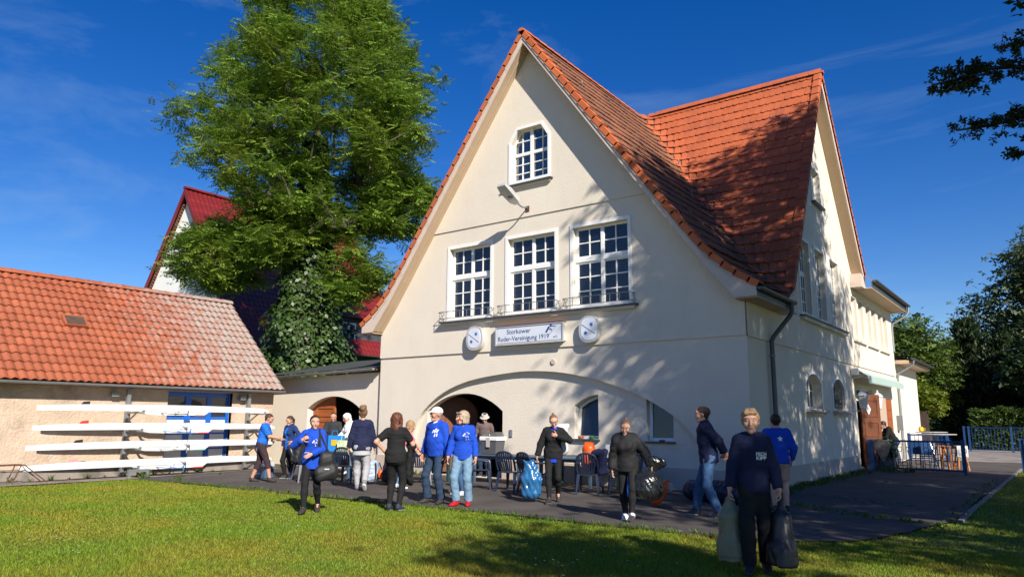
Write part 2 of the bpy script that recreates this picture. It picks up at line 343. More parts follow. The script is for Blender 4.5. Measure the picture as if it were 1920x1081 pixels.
# ---------------------------------------------------------------- windows
def clip(poly, conv):
    """Sutherland-Hodgman; conv is CCW convex"""
    out = poly
    for i in range(len(conv)):
        a, b = conv[i], conv[(i+1) % len(conv)]; inp, out = out, []
        if not inp: return []
        side = lambda p: (b[0]-a[0])*(p[1]-a[1])-(b[1]-a[1])*(p[0]-a[0])
        for k in range(len(inp)):
            p, q = inp[k], inp[(k+1) % len(inp)]; sp, sq = side(p), side(q)
            if sp >= 0: out.append(p)
            if (sp > 0 and sq < 0) or (sp < 0 and sq > 0):
                t = sp/(sp-sq); out.append((p[0]+(q[0]-p[0])*t, p[1]+(q[1]-p[1])*t))
    return out
def inset(poly, d):
    n = len(poly); out = []
    for i in range(n):
        p0, p1, p2 = (Vector(poly[i-1]), Vector(poly[i]), Vector(poly[(i+1) % n]))
        e1, e2 = (p1-p0).normalized(), (p2-p1).normalized(); n1, n2 = Vector((-e1.y, e1.x)), Vector((-e2.y, e2.x))
        m = (n1+n2); m = m/max(.3, m.dot(n1)) if m.length > 0 else n1
        out.append(tuple(p1+m*d))
    return out
def window(name, poly, cas, fn, d, s, parent=None, frame=.05, munt=.022, glass=None, thick=.055, label=None, fmat=None):
    """cas: list of (u0,u1,v0,v1,nx,ny) casements; poly CCW outline; s=+1/-1 direction into the building"""
    w = bpy.data.objects.new(name, None); COL.objects.link(w); w.parent = parent; OFF[w.name] = OFF[parent.name]; w.empty_display_size = .1
    if label: w['label'] = label
    conv = inset(poly, frame); panes = []
    for (u0, u1, v0, v1, nx, ny) in cas:
        f = frame; cu, cv = (u1-u0-2*f-munt*(nx-1))/nx, (v1-v0-2*f-munt*(ny-1))/ny
        for i in range(nx):
            for j in range(ny):
                a, b = u0+f+i*(cu+munt), v0+f+j*(cv+munt); q = clip(rect(a, a+cu, b, b+cv), conv)
                if len(q) >= 3: panes.append(q)
    fr = sheet(poly, panes, fn, d, d+s*thick)
    fr.build('window_frame', fmat or m_white, w)
    for q in panes: MB().prism(q, fn, d+s*.022, d+s*.03).build('pane', glass or m_glass, w)
    # raised casement bars: meeting rails stand proud
    return w
def trimband(poly, w, fn, d0, d1):
    """flat surround around an opening: poly outer, inset by w"""
    inn = inset(poly, w); n = len(poly); m = MB()
    P = [fn(u, v, d0) for u, v in poly]+[fn(u, v, d0) for u, v in inn]+[fn(u, v, d1) for u, v in poly]+[fn(u, v, d1) for u, v in inn]
    F = []
    for i in range(n):
        j = (i+1) % n; F += [(i, j, n+j, n+i), (2*n+i, 2*n+j, j, i), (n+i, n+j, 3*n+j, 3*n+i)]
    return m.add(P, F)
def guard(x0, x1):
    g = MB(); z0, z1 = 4.50, 4.70; y = -.30
    for z in (z0, z1): g.tube([(x0-.03, -.06, z), (x0-.03, y, z), (x1+.03, y, z), (x1+.03, -.06, z)], .011, 6)
    for k in range(8):
        x = x0+(x1-x0)*k/7; g.tube([(x, y, z0), (x, y, z1)], .009, 5)
    for x in (x0-.05, x1+.05): g.tube([(x, -.05, z0+.02), (x, -.12, z0+.05), (x, -.15, z0+.13), (x, -.2, z0+.18), (x, y, z1-.01)], .009, 5)
    return g
for i, (a, b) in enumerate(WIN):
    w = window('window', rect(a+.09, b-.09, wz0, wz1-.09),
               [(a+.12, (a+b)/2+.0, 5.80, wz1-.10, 2, 2), ((a+b)/2, b-.12, 5.80, wz1-.10, 2, 2), (a+.12, (a+b)/2, wz0+.05, 5.70, 2, 3), ((a+b)/2, b-.12, wz0+.05, 5.70, 2, 3)], fF, .10, 1, club, frame=.055, munt=.03, thick=.06)
    trimband(rect(a, b, wz0-.03, wz1), .09, fF, -.062, -.03).build('window_surround', m_white, w)
    bars = MB().box(a+.10, b-.10, .065, .105, 5.70, 5.81).box((a+b)/2-.045, (a+b)/2+.045, .075, .11, wz0+.02, 5.70).box((a+b)/2-.04, (a+b)/2+.04, .078, .11, 5.81, wz1-.12)
    bars.box(a+.09, b-.09, .05, .10, wz0, wz0+.06)
    bars.build('meeting_rail', m_white, w)
    guard(a-.05, b+.04).build('window_guard', m_iron, club)
MB().box(-9.14, -2.62, -.20, .0, 4.385, 4.43).build('window_sill', m_zincd, club)
MB().box(-9.06, -2.70, -.15, -.03, 4.31, 4.385).build('sill_moulding', m_wall, club)
aw = window('attic_window', attin, [(-6.6, EP-.06, 9.12, 9.9, 2, 2), (EP-.06, -5.2, 9.12, 9.9, 2, 2), (-6.6, EP-.06, 8.24, 9.12, 2, 3), (EP-.06, -5.2, 8.24, 9.12, 2, 3)], fF, .08, 1, club, frame=.05, munt=.028, glass=m_glass2)
trimband(ATT, .075, fF, -.095, -.06).build('window_surround', m_white, aw)
MB().box(EP-.11, EP, .055, .085, 8.3, 9.83).box(-6.5, -5.3, .06, .085, 9.07, 9.16).build('meeting_rail', m_white, aw)
m_curt = mat('curtain_cloth', (.50, .52, .56), r=.9, v=.1, s=3, b=.05)
for x0, x1 in ((-6.6, -6.2), (-5.65, -5.2)):
    V = []; nn = 24
    for k in range(nn+1): V += [(x0+(x1-x0)*k/nn, .24+.025*math.sin(k*1.9), 8.2), (x0+(x1-x0)*k/nn, .24+.02*math.sin(k*1.9), 9.9)]
    MB().add(V, [(2*k, 2*k+2, 2*k+3, 2*k+1) for k in range(nn)]).build('curtain', m_curt, aw, smooth=True)
MB().box(-6.80, -5.12, -.20, -.06, 8.135, 8.175).build('window_sill', m_zincd, club)
MB().box(-6.74, -5.18, -.15, -.06, 8.08, 8.135).build('sill_moulding', m_wall, club)
for P_, cas, nm in ((WA, [(-4.63, -3.92, 1.12, 2.26, 1, 1)], 'left'), (WB, [(-2.58, -1.89, 1.10, 2.26, 1, 1)], 'right')):
    w = window('arch_window', P_, cas, (lambda u, v, d: (u, d+(v-1.1)*(.13 if u < -3 else .05), v)), .28, 1, club, frame=.075, thick=.06)
    x0, x1 = P_[0][0], P_[1][0]; z = P_[0][1]
    MB().box(x0-.04, x1+.04, .06, .30, z-.05, z-.005).build('window_sill', m_zincd, club)
for a, b in TALL:
    w = window('gable_window', rect(a+.08, b-.08, 4.5, 6.66), [(a+.1, (a+b)/2, 5.75, 6.66, 2, 2), ((a+b)/2, b-.1, 5.75, 6.66, 2, 2), (a+.1, (a+b)/2, 4.52, 5.72, 2, 3), ((a+b)/2, b-.1, 4.52, 5.72, 2, 3)], fS, -.09, -1, club, frame=.055, munt=.03)
    trimband(rect(a, b, 4.48, 6.74), .08, fS, .06, .03).build('window_surround', m_white, w)
MB().box(.0, .20, 4.25, 9.35, 4.41, 4.45).build('window_sill', m_zincd, club)
MB().box(.03, .15, 4.30, 9.30, 4.32, 4.41).build('sill_moulding', m_wall, club)
w = window('gable_attic_window', rect(6.45, 7.35, 8.25, 9.3), [(6.45, 6.9, 8.27, 9.28, 2, 3), (6.9, 7.35, 8.27, 9.28, 2, 3)], fS, -.09, -1, club)
trimband(rect(6.37, 7.43, 8.17, 9.38), .08, fS, .06, .03).build('window_surround', m_white, w)
MB().box(.0, .16, 6.3, 7.5, 8.11, 8.17).build('window_sill', m_zincd, club)
for k, (A, y0, y1) in enumerate(((A1, 4.5, 6.1), (A2, 7.4, 8.85))):
    w = window('arched_window', A, [(y0, (y0+y1)/2, 1.95, 2.95, 2, 2), ((y0+y1)/2, y1, 1.95, 2.95, 2, 2)], fS, -.22, -1, club, glass=m_glass2)
    trimband(inset(A, -.09), .09, fS, .025, -.01).build('window_surround', m_white, w)
    MB().box(.0, .18, y0-.12, y1+.16, 1.84, 1.91).box(0, .1, y0-.05, y1+.08, 1.77, 1.84).build('window_sill', m_plinth, club)
    if k == 0:
        V = []; nn = 40
        for q in range(nn+1): V += [(-.36+.02*math.sin(q*1.7), y0+(y1-y0)*q/nn, 1.93), (-.36+.02*math.sin(q*1.7), y0+(y1-y0)*q/nn, 2.95)]
        MB().add(V, [(2*q, 2*q+2, 2*q+3, 2*q+1) for q in range(nn)]).build('curtain', m_curt, w, smooth=True)
    else:
        g = MB()
        for q in range(9):
            y = y0+.05+(y1-y0-.1)*q/8; g.tube([(-.06, y, 1.94), (-.06, y, 2.62+.24*math.sin(math.pi*q/8))], .012, 5)
        for z in (2.05, 2.3, 2.5): g.tube([(-.06, y0+.03, z), (-.06, y1-.03, z)], .012, 5)
        for q in range(4):
            cy = y0+.25+q*.32; g.tube([(-.06, cy+.09*math.cos(t), 2.18+.09*math.sin(t)) for t in np.linspace(0, 6.28, 11)[:-1]], .01, 5, closed=True)
        g.build('window_grille', m_zincd, w)
for a, b in BAND: window('band_window', rect(a, b, 4.40, 5.86), [(a, b, 4.40, 5.86, 1, 2)], fS, -.10, -1, club, frame=.06)
for a, b in ((10.65, 12.65), (12.95, 14.9), (15.2, 17.15)):
    MB().box(.0, .12, a, b, 4.30, 4.37).build('window_sill', m_wall, club)
MB().lathe([(.001, -.02), (.06, -.02), (.075, 0), (.075, .03), (.06, .035), (.001, .035)], n=14).build('x')  # vent cover, set below
_v = bpy.data.objects['x']; _v.name = 'vent_cover'; _v.data.materials.append(m_plinth); _v.parent = club; _v.location = (-5.18+5.9, -.0, 3.10); _v.rotation_euler = (rad(90), 0, 0)
# big doors standing open in the arch, and dark hall behind
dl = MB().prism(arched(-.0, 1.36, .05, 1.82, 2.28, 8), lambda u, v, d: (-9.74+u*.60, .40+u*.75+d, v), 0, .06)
dl.build('door_leaf', m_wood, club)  # darker wood colour stands in for shade on this leaf and its boards
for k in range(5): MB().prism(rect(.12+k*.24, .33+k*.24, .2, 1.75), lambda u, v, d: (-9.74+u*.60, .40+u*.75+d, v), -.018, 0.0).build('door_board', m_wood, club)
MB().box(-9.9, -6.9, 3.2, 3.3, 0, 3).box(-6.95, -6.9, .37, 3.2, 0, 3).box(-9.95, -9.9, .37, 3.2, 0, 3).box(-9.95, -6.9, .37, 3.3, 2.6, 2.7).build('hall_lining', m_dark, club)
MB().box(-6.72, -6.62, .11, .142, 1.12, 1.32).build('wall_socket', m_zinc, club, bevel=.01)

# ---------------------------------------------------------------- main roof
roof = MB()
xs = [EP-6.35, EP-5.75, EP-5.2, EP-4.6, EP]
for (x0, x1) in zip(xs[:-1], xs[1:]):
    roof.add([(x0, -OV+.02, zf(x0)-.06), (x1, -OV+.02, zf(x1)-.06), (x1, 18, zf(x1)-.06), (x0, 18, zf(x0)-.06)], [(0, 1, 2, 3)])
# right slope of the front wing + cross wing as one swept surface
KS = 3.2
def Xf(a): return EP+float(np.interp(-a, -np.append(FZ, [3.5, 0]), np.append(FU, [7.6, 12])))
def Yc(b): return YC-float(np.interp(-b, -np.append(CZ, [0]), np.append(CV, [8])))
XV = .42
def contour(z):
    """points of the roof level line at height z, from the front verge round the swept valley to the side verge"""
    P = []
    for b in np.concatenate([np.linspace(z-14, z-2.2, 30), np.linspace(z-2.2, z-.02, 30)]):
        a = z+math.log(max(1e-9, 1-math.exp(-KS*(z-b))))/KS
        P.append((Xf(a) if a < 12.6 else EP, Yc(b) if b > .2 else YC-8-(.2-b)/1.45))
    for s in np.concatenate([np.linspace(.25, 2.2, 24), np.linspace(2.3, 14, 30)]):
        a = z-s; b = z+math.log(1-math.exp(-KS*s))/KS
        P.append((Xf(a) if a > .2 else EP+12+(.2-a)/1.4, Yc(min(b, 12.52))))
    P = np.array(P); P = P[np.argsort(P[:, 0]*1.0+(-0.0)*P[:, 1]+P[:, 1]*1.0)]
    seg = np.r_[0, np.cumsum(np.hypot(*np.diff(P, axis=0).T))]
    return P, seg
def smooth_z(x, y):
    a, b = interp(x-EP, np.append(FU, 9), np.append(FZ, 2.4)), zc(y); m = max(a, b)
    return m+math.log(math.exp(KS*(a-m))+math.exp(KS*(b-m)))/KS
gx = np.linspace(EP, XV, 42); gy = np.linspace(-OV+.02, YC, 50)
V = []; idx = {}
for i, x in enumerate(gx):
    for j, y in enumerate(gy): idx[i, j] = len(V); V.append((x, y, min(12.5, smooth_z(x, y))-.07))
F = []
for i in range(41):
    for j in range(49):
        zc_ = max(V[idx[i, j]][2], V[idx[i+1, j+1]][2])
        if zc_ < 4.42: continue
        F.append((idx[i, j], idx[i+1, j], idx[i+1, j+1], idx[i, j+1]))
roof.add(V, F)
# rear slope of the cross wing, rear section
roof.add([(XV, YC, 12.45), (XV, 11.4, zc(11.4)-.07), (EP, 11.4, zc(11.4)-.07), (EP, YC, 12.45)], [(0, 1, 2, 3)])
roof.add([(.62, 11.35, 6.42), (.62, 18.4, 6.42), (-4.2, 18.4, 11.4), (-4.2, 11.35, 11.4)], [(0, 1, 2, 3)])
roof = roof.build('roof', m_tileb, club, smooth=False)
# beavertail tile: rounded lower end, slightly thick
def tile_mesh(w, l, t=.022):
    pts = [(-w/2, 0), (-w/2, l-.055), (-w*.33, l-.018), (0, l), (w*.33, l-.018), (w/2, l-.055), (w/2, 0)]
    top = [(x, y, t+.040*y/l) for x, y in pts]; bot = [(x, y, .040*y/l) for x, y in pts]
    n = len(pts); F = [tuple(range(n-1, -1, -1))]+[(i, (i+1) % n, n+(i+1) % n, n+i) for i in range(n-1)]
    return np.array(top+bot), F
tw, tl, course = .205, .50, .405
TV, TF = tile_mesh(tw-.003, tl)
tiles = []
ncrs = int((math.hypot(1, 1.45)/1.45)*(12.5-4.5)/course)
for c in range(ncrs+1):
    z = 12.42-c*course*1.45/math.hypot(1, 1.45)
    if z < 4.48: break
    P, seg = contour(z)
    L = seg[-1]; off = (c % 2)*tw/2
    for s_ in np.arange(off, L, tw):
        x = np.interp(s_, seg, P[:, 0]); y = np.interp(s_, seg, P[:, 1])
        if x > XV-.06 or y < -OV+.24 or y > YC or x < EP+.02: continue
        e = .04
        gxv = (smooth_z(x+e, y)-smooth_z(x-e, y))/(2*e); gyv = (smooth_z(x, y+e)-smooth_z(x, y-e))/(2*e)
        nrm = Vector((-gxv, -gyv, 1)).normalized(); D = Vector((-gxv, -gyv, -(gxv**2+gyv**2))).normalized(); T = D.cross(nrm).normalized()
        org = Vector((x, y, z))-D*tl*.80+nrm*(-.035)
        m4 = Matrix((T, D, nrm)).transposed().to_4x4(); m4.translation = org
        m4 = m4 @ Matrix.Rotation(random.uniform(-.018, .018), 4, 'X') @ Matrix.Rotation(random.uniform(-.02, .02), 4, 'Z')
        v = Vector((x, y, z))-Vector(CAM); vis = -v.normalized().dot(nrm)/v.length_squared
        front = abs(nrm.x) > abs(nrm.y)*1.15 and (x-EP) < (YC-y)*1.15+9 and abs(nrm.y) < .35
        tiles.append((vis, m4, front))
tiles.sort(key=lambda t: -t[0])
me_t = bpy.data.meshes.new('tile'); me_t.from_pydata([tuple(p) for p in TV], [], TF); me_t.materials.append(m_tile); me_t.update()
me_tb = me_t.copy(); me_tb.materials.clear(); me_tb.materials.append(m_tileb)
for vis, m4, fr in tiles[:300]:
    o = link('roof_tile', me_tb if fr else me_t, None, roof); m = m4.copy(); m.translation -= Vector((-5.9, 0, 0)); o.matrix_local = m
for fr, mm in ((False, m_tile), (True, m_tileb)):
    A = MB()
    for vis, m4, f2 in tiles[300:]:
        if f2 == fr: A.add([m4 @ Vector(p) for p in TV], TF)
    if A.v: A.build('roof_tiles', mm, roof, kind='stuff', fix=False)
# verge tiles along both rakes of the front gable and the side gable, ridge tiles
def verge_run(fn, pts, step, back, mm, nm='verge_tile'):
    """overlapping caps laid up a rake. pts: polyline from the eave up; fn maps (u, z, d)"""
    P = np.array(pts); seg = np.r_[0, np.cumsum(np.hypot(*np.diff(P, axis=0).T))]; n = int(seg[-1]/step)
    for k in range(n+1):
        s0 = seg[-1]-k*step-step*1.12; s1 = seg[-1]-k*step
        if s1 <= .1: break
        s0 = max(s0, 0)
        a = (np.interp(s0, seg, P[:, 0]), np.interp(s0, seg, P[:, 1])); b = (np.interp(s1, seg, P[:, 0]), np.interp(s1, seg, P[:, 1]))
        dx, dz = b[0]-a[0], b[1]-a[1]; L = math.hypot(dx, dz); nx, nz = -dz/L, dx/L
        if nz < 0: nx, nz = -nx, -nz
        up0, up1, t = .070, .040, .14
        prof = [(-.035, -t), (-.035, 0), (.0, .012), (back, .0), (back, -.03), (.0, -.02)]   # (depth, normal)
        V = [fn(a[0]+nx*(up0+h), a[1]+nz*(up0+h), d) for d, h in prof]+[fn(b[0]+nx*(up1+h), b[1]+nz*(up1+h), d) for d, h in prof]
        m = len(prof); MB().add(V, [tuple(range(m)), tuple(range(m, 2*m))]+[(i, (i+1) % m, m+(i+1) % m, m+i) for i in range(m)]).build(nm, mm, roof)
rk = [(EP+u, z) for u, z in zip(FU[::-1], FZ[::-1])]
fnF = lambda u, v, d: (u, -OV+d, v)
verge_run(fnF, rk, .36, .24, m_verge); verge_run(fnF, [(2*EP-u, z) for u, z in rk], .36, .24, m_verge)
fnS = lambda u, v, d: (XV-d, u, v)
verge_run(fnS, [(2.3, zc(2.3)), (3.05, zc(3.05)), (YC, 12.52)], .36, .20, m_tile); verge_run(fnS, [(11.4, zc(11.4)), (YC, 12.52)], .36, .2, m_tile)
def ridge_run(a, b, n, mm):
    a, b = Vector(a), Vector(b); d = (b-a)/n; side = d.cross(Vector((0, 0, 1))).normalized()
    for k in range(n):
        p, q = a+d*k, a+d*(k+1.12); V = []
        for c_, R in ((p, .118), (q, .102)):
            for t in np.linspace(0, math.pi, 8): V.append(c_+side*R*math.cos(t)+Vector((0, 0, 1))*(R*.95*math.sin(t)-.05))
        MB().add(V, [(i, i+1, 9+i, 8+i) for i in range(7)]+[tuple(range(8)), tuple(range(15, 7, -1))]).build('ridge_tile', mm, roof)
ridge_run((EP, YC, 12.55), (EP, -OV-.04, 12.62), 20, m_verge); ridge_run((EP, YC, 12.55), (XV+.03, YC, 12.54), 17, m_tile)
for q, (x, y, z) in enumerate(((-4.9, 1.2, 0), (-2.6, 3.5, 0), (-1.6, 2.7, 0), (-3.1, 4.2, 0), (-3.7, 5.2, 0), (-.45, 5.9, 0))):
    z = smooth_z(x, y)+.02
    MB().tube([(x, y, z), (x+.02, y-.06, z+.12), (x+.06, y-.14, z+.10), (x+.08, y-.17, z+.02)], .014, 5).build('roof_hook', m_zinc, roof)

# ---------------------------------------------------------------- bargeboards, soffits, gutters
def barge(side):
    out = [(u, z-.02) for u, z in zip(FU, FZ)]; inn = [(u, z) for u, z in ((0, 12.24), (4.6, 5.84), (5.2, 5.02), (5.82, 4.27))]
    poly = out[:-1]+[(6.30, 4.50), (6.30, 4.27)]+inn[::-1]
    return [(EP+side*u, z) for u, z in poly]
for s in (1, -1):
    P_ = barge(s)
    MB().prism(P_, fF, -OV+.005, -OV+.045).build('bargeboard', m_barge, club)
    # narrow moulding half way down the board
    ln = [(EP+s*u, z-.20) for u, z in zip(FU[:4], FZ[:4])]
    mo = MB()
    for a, b in zip(ln[:-1], ln[1:]): mo.bar((a[0], -OV-.004, a[1]), (b[0], -OV-.004, b[1]), .018, .035, up=(0, 1, 0))
    mo.build('board_moulding', m_barge, club)
    so = MB(); q = [(0, 12.27), (4.6, 5.87), (5.2, 5.05), (5.80, 4.30)]
    for (u0, z0), (u1, z1) in zip(q[:-1], q[1:]):
        V = [(EP+s*u0, -OV+.045, z0), (EP+s*u1, -OV+.045, z1), (EP+s*u1, -.02, z1), (EP+s*u0, -.02, z0)]
        so.add(V+[(x, y, z+.03) for x, y, z in V], [(0, 1, 2, 3), (4, 5, 6, 7), (0, 1, 5, 4), (2, 3, 7, 6)])
    so.build('soffit', m_soffit, club)
    st = MB()
    for (u0, z0), (u1, z1) in zip(q[:-1], q[1:]): st.bar((EP+s*u0, -OV/2, z0-.008), (EP+s*u1, -OV/2, z1-.008), .03, .02)
    st.build('soffit_batten', m_soffit, club)
    x0, x1 = sorted((EP+s*5.80, EP+s*6.30))
    yb = 1.95 if s > 0 else 17
    MB().box(x0, x1, -OV+.046, yb, 4.245, 4.268).build('eave_soffit', m_soffit, club)
    if s > 0: MB().box(.40, .43, -OV+.05, yb, 4.27, 4.46).build('fascia', m_zincd, club)
    else: MB().box(EP-6.30, EP-6.27, -OV+.05, yb, 4.27, 4.46).build('fascia', m_zincd, club)
# box end closing the eave at the side gable
MB().prism([(1.95, 4.24), (2.75, 4.24), (2.75, 4.95), (1.95, 4.52)], fS, .04, .40).build('eave_box', m_barge, club)
def gutter(name, a, b, r=.075, mm=None, parent=None, n=8):
    a, b = Vector(a), Vector(b); d = (b-a).normalized(); side = d.cross(Vector((0, 0, 1))).normalized(); V = []; t = .008
    for c_ in (a, b):
        for R in (r, r-t):
            for k in range(n+1):
                th = math.pi*k/n; V.append(c_+side*R*math.cos(th)-Vector((0, 0, 1))*R*math.sin(th))
    m = n+1; F = []
    for k in range(n): F += [(k, k+1, 2*m+k+1, 2*m+k), (m+k, m+k+1, 3*m+k+1, 3*m+k)]
    for e in (0, 2*m): F += [(e+k, e+k+1, e+m+k+1, e+m+k) for k in range(n)]
    F += [(0, m, 3*m, 2*m), (n, m+n, 3*m+n, 2*m+n)]
    g = MB().add(V, F)
    g.add([a]+[V[k] for k in range(m)], [(0, k, k+1) for k in range(1, m)]); g.add([b]+[V[2*m+k] for k in range(m)], [(0, k, k+1) for k in range(1, m)])
    return g.build(name, mm or m_zincd, parent)
gutter('gutter', (.505, -OV+.0, 4.46), (.505, 2.1, 4.45), .075, m_zincd, club)
MB().tube([(.50, 1.85, 4.42), (.50, 1.85, 4.2), (.46, 1.80, 4.08), (.14, 1.5, 3.58), (.10, 1.45, 3.46), (.10, 1.45, 3.3), (.10, 1.45, .02)], .055, 10).build('downpipe', m_zincd, club, smooth=True)
for z in (3.1, 1.6): MB().lathe([(.062, 0), (.075, 0), (.075, .04), (.062, .04)], (.10, 1.45, z), 10).build('pipe_clip', m_iron, club)
# soffit and bargeboard of the side gable
for ys, slope in (([(YC, 12.40), (3.05, 5.85), (2.45, 4.92)], 0), ([(YC, 12.40), (11.4, 6.47)], 1)):
    b = MB(); so = MB()
    for (y0, z0), (y1, z1) in zip(ys[:-1], ys[1:]):
        b.prism([(y0, z0-.02), (y1, z1-.02), (y1, z1-.26), (y0, z0-.30)], fS, XV-.045, XV-.01)
        so.add([(XV-.045, y0, z0-.26), (XV-.045, y1, z1-.24), (.036, y1, z1-.24), (.036, y0, z0-.26)], [(0, 1, 2, 3)])
    b.build('bargeboard', m_barge, club); so.build('soffit', m_soffit, club)
MB().box(.03, .62, 11.30, 18.4, 6.16, 6.19).build('eave_soffit', m_soffit, club)
MB().prism([(10.75, 6.16), (11.42, 6.16), (11.42, 6.55), (10.75, 6.62)], fS, .03, XV-.01).build('eave_box', m_barge, club)
MB().box(.60, .63, 11.42, 18.4, 6.19, 6.42).build('fascia', m_zincd, club)
gutter('gutter', (.71, 11.42, 6.46), (.71, 18.45, 6.44), .08, m_zincd, club)
MB().tube([(.71, 18.3, 6.40), (.71, 18.3, 6.15), (.62, 18.25, 6.0), (.12, 18.1, 5.68), (.06, 18.1, 5.5), (.06, 18.1, 4.5)], .05, 9).build('downpipe', m_zinc, club, smooth=True)
# lower rear annex
an = thing('rear_annex', 'low cream annex with dark eave behind the clubhouse', 'building', (-3, 21, 0))
MB().box(-6, 0, 18.25, 24, 0, 4.0).build('wall', m_wall, an)
MB().prism([(18.3, 4.0), (24.4, 4.0), (24.4, 4.15), (18.3, 4.15)], lambda u, v, d: (d, u, v), -6, .55).build('eave', m_soffit, an)
MB().add([(.62, 18.25, 4.18), (.62, 24.4, 4.18), (-5, 24.4, 6.2), (-5, 18.25, 6.2)], [(0, 1, 2, 3)]).build('roof', m_tileb, an)
gutter('gutter', (.70, 18.3, 4.22), (.70, 24.4, 4.20), .075, m_zincd, an)
MB().tube([(.70, 18.6, 4.15), (.66, 18.6, 3.95), (.10, 18.5, 3.6), (.06, 18.5, 3.4), (.06, 18.5, .05)], .05, 9).build('downpipe', m_zinc, an, smooth=True)
# ================================================================ boathouse on the left
m_rough = mat('roughcast', (.50, .385, .29), r=.95, v=.14, s=1.6, b=.9, bs=16, bd=.03, c2=(.34, .26, .20), c2s=1.4, c2t=(.5, .75), c3=(.58, .45, .36))
m_pan = mat('pantile', (.30, .083, .038), r=.8, v=.16, s=1.4, b=.2, bs=40, isl=.10, objr=.10, world=True, c2=(.27, .07, .035), c2s=1.2, c2t=(.5, .75))
def add_wear(M, col, y0, y1, scale, lo, hi):
    """lichen that thickens between world y0 and y1, broken up by noise"""
    N, L = M.node_tree.nodes, M.node_tree.links; P = N['Principled BSDF']; src = P.inputs['Base Color'].links[0].from_socket
    g = N.new('ShaderNodeNewGeometry'); sx = N.new('ShaderNodeSeparateXYZ'); L.new(g.outputs['Position'], sx.inputs[0])
    a = N.new('ShaderNodeMapRange'); a.inputs[1].default_value = y0; a.inputs[2].default_value = y1; a.inputs[3].default_value = lo; a.inputs[4].default_value = hi; L.new(sx.outputs['Y'], a.inputs[0])
    n = N.new('ShaderNodeTexNoise'); n.inputs['Scale'].default_value = scale; n.inputs['Detail'].default_value = 8; n.inputs['Roughness'].default_value = .7; L.new(g.outputs['Position'], n.inputs['Vector'])
    ad = N.new('ShaderNodeMath'); ad.operation = 'ADD'; L.new(a.outputs[0], ad.inputs[0]); L.new(n.outputs[0], ad.inputs[1])
    r = N.new('ShaderNodeMapRange'); r.inputs[1].default_value = .55; r.inputs[2].default_value = .85; L.new(ad.outputs[0], r.inputs[0])
    m = N.new('ShaderNodeMixRGB'); m.inputs[2].default_value = tuple(col)+(1,); L.new(r.outputs[0], m.inputs[0]); L.new(src, m.inputs[1]); L.new(m.outputs[0], P.inputs['Base Color'])
add_wear(m_pan, (.33, .27, .235), -7.8, -2.2, 4.5, -.14, .30)
m_blue = mat('blue_gloss_paint', (.010, .115, .50), r=.35, v=.12, s=5, b=.05, coat=.2)
m_whitep = mat('white_door_panel', (.72, .71, .70), r=.5, v=.05, s=3, b=.04)
bh = thing('boathouse', 'low boathouse with lichened orange pantile roof and roughcast wall', 'building', (-15.5, -7, 0))
BX = -15.5; BY0, BY1 = -15.0, -1.25
DB = rect(-4.86, -2.76, .12, 2.36)
sheet([(BY0, 0), (BY1, 0), (BY1, 2.62), (BY0, 2.62)], [DB], fS, BX, BX-.22).build('wall', m_rough, bh)
MB().add([(BX, BY1, 0), (-21.7, BY1, 0), (-21.7, BY1, 2.6), (-18.6, BY1, 5.6), (BX, BY1, 2.6)], [(0, 1, 2, 3, 4)]).build('end_wall', m_rough, bh)
MB().box(BX, BX+.04, BY0, BY1, 0, .30).build('plinth', m_pave, bh)
MB().box(BX-.14, BX-.02, -2.76, -2.58, .0, 2.36).build('door_jamb', m_white, bh)
dr = bpy.data.objects.new('door', None); COL.objects.link(dr); dr.parent = bh; OFF[dr.name] = OFF[bh.name]; dr['label'] = 'blue double door with white panels and dark panes'
holes = []; cols = [(-4.76, -4.22), (-4.04, -3.52), (-3.36, -2.86)]
for a, b in cols:
    holes += [rect(a, b, 1.62, 2.22)]+[rect(a, b, z, z+.40) for z in (.25, .70, 1.15)]
sheet([(-4.86, .12), (-2.76, .12), (-2.76, 2.36), (-4.86, 2.36)], holes, fS, BX-.16, BX-.20).build('door_frame', m_blue, dr)
for a, b in cols:
    MB().prism(rect(a, b, 1.62, 2.22), fS, BX-.19, BX-.195).build('pane', m_glass, dr)
    for z in (.25, .70, 1.15): MB().prism(rect(a, b, z, z+.40), fS, BX-.19, BX-.20).build('door_panel', m_whitep, dr)
hd = MB().box(BX-.15, BX-.10, -4.2, -4.06, 1.42, 1.5).build('door_handle', m_zincd, dr)
# roof deck + S-profile pantiles
e0, rdg = Vector((-15.12, 0, 2.50)), Vector((-18.6, 0, 5.70)); sl = (rdg-e0).length; D = (e0-rdg).normalized(); NR = Vector((-D.z, 0, D.x)); NR = NR if NR.z > 0 else -NR
rf = MB().add([(e0.x, BY0, e0.z-.05), (e0.x, BY1+.12, e0.z-.05), (rdg.x, BY1+.12, rdg.z-.05), (rdg.x, BY0, rdg.z-.05)], [(0, 1, 2, 3)])
rf.add([(-22.1, BY0, 2.45), (-22.1, BY1+.12, 2.45), (rdg.x, BY1+.12, rdg.z-.05), (rdg.x, BY0, rdg.z-.05)], [(0, 1, 2, 3)]).build('roof', m_pan, bh)
rf = [o for o in bh.children if o.name.startswith('roof')][0]
pw, rows = .216, 14; crs = sl/rows
def pantile():
    V = []; n = 9
    for (s, lift) in ((0, -.006), (crs*1.13, .036)):
        for layer in (0, -.016):
            for k in range(n):
                t = k/(n-1); V.append((-pw*.53+pw*1.06*t, s, lift+layer+.024*math.sin(2*math.pi*t-.6)+.008*math.cos(4*math.pi*t)))
    F = []
    for k in range(n-1): F += [(k, k+1, 2*n+k+1, 2*n+k), (2*n+k, 2*n+k+1, 3*n+k+1, 3*n+k)]
    F += [(0, 2*n, 3*n, n), (n-1, 2*n-1, 4*n-1, 3*n-1)]
    return V, F
PV, PF = pantile()
ptl = []
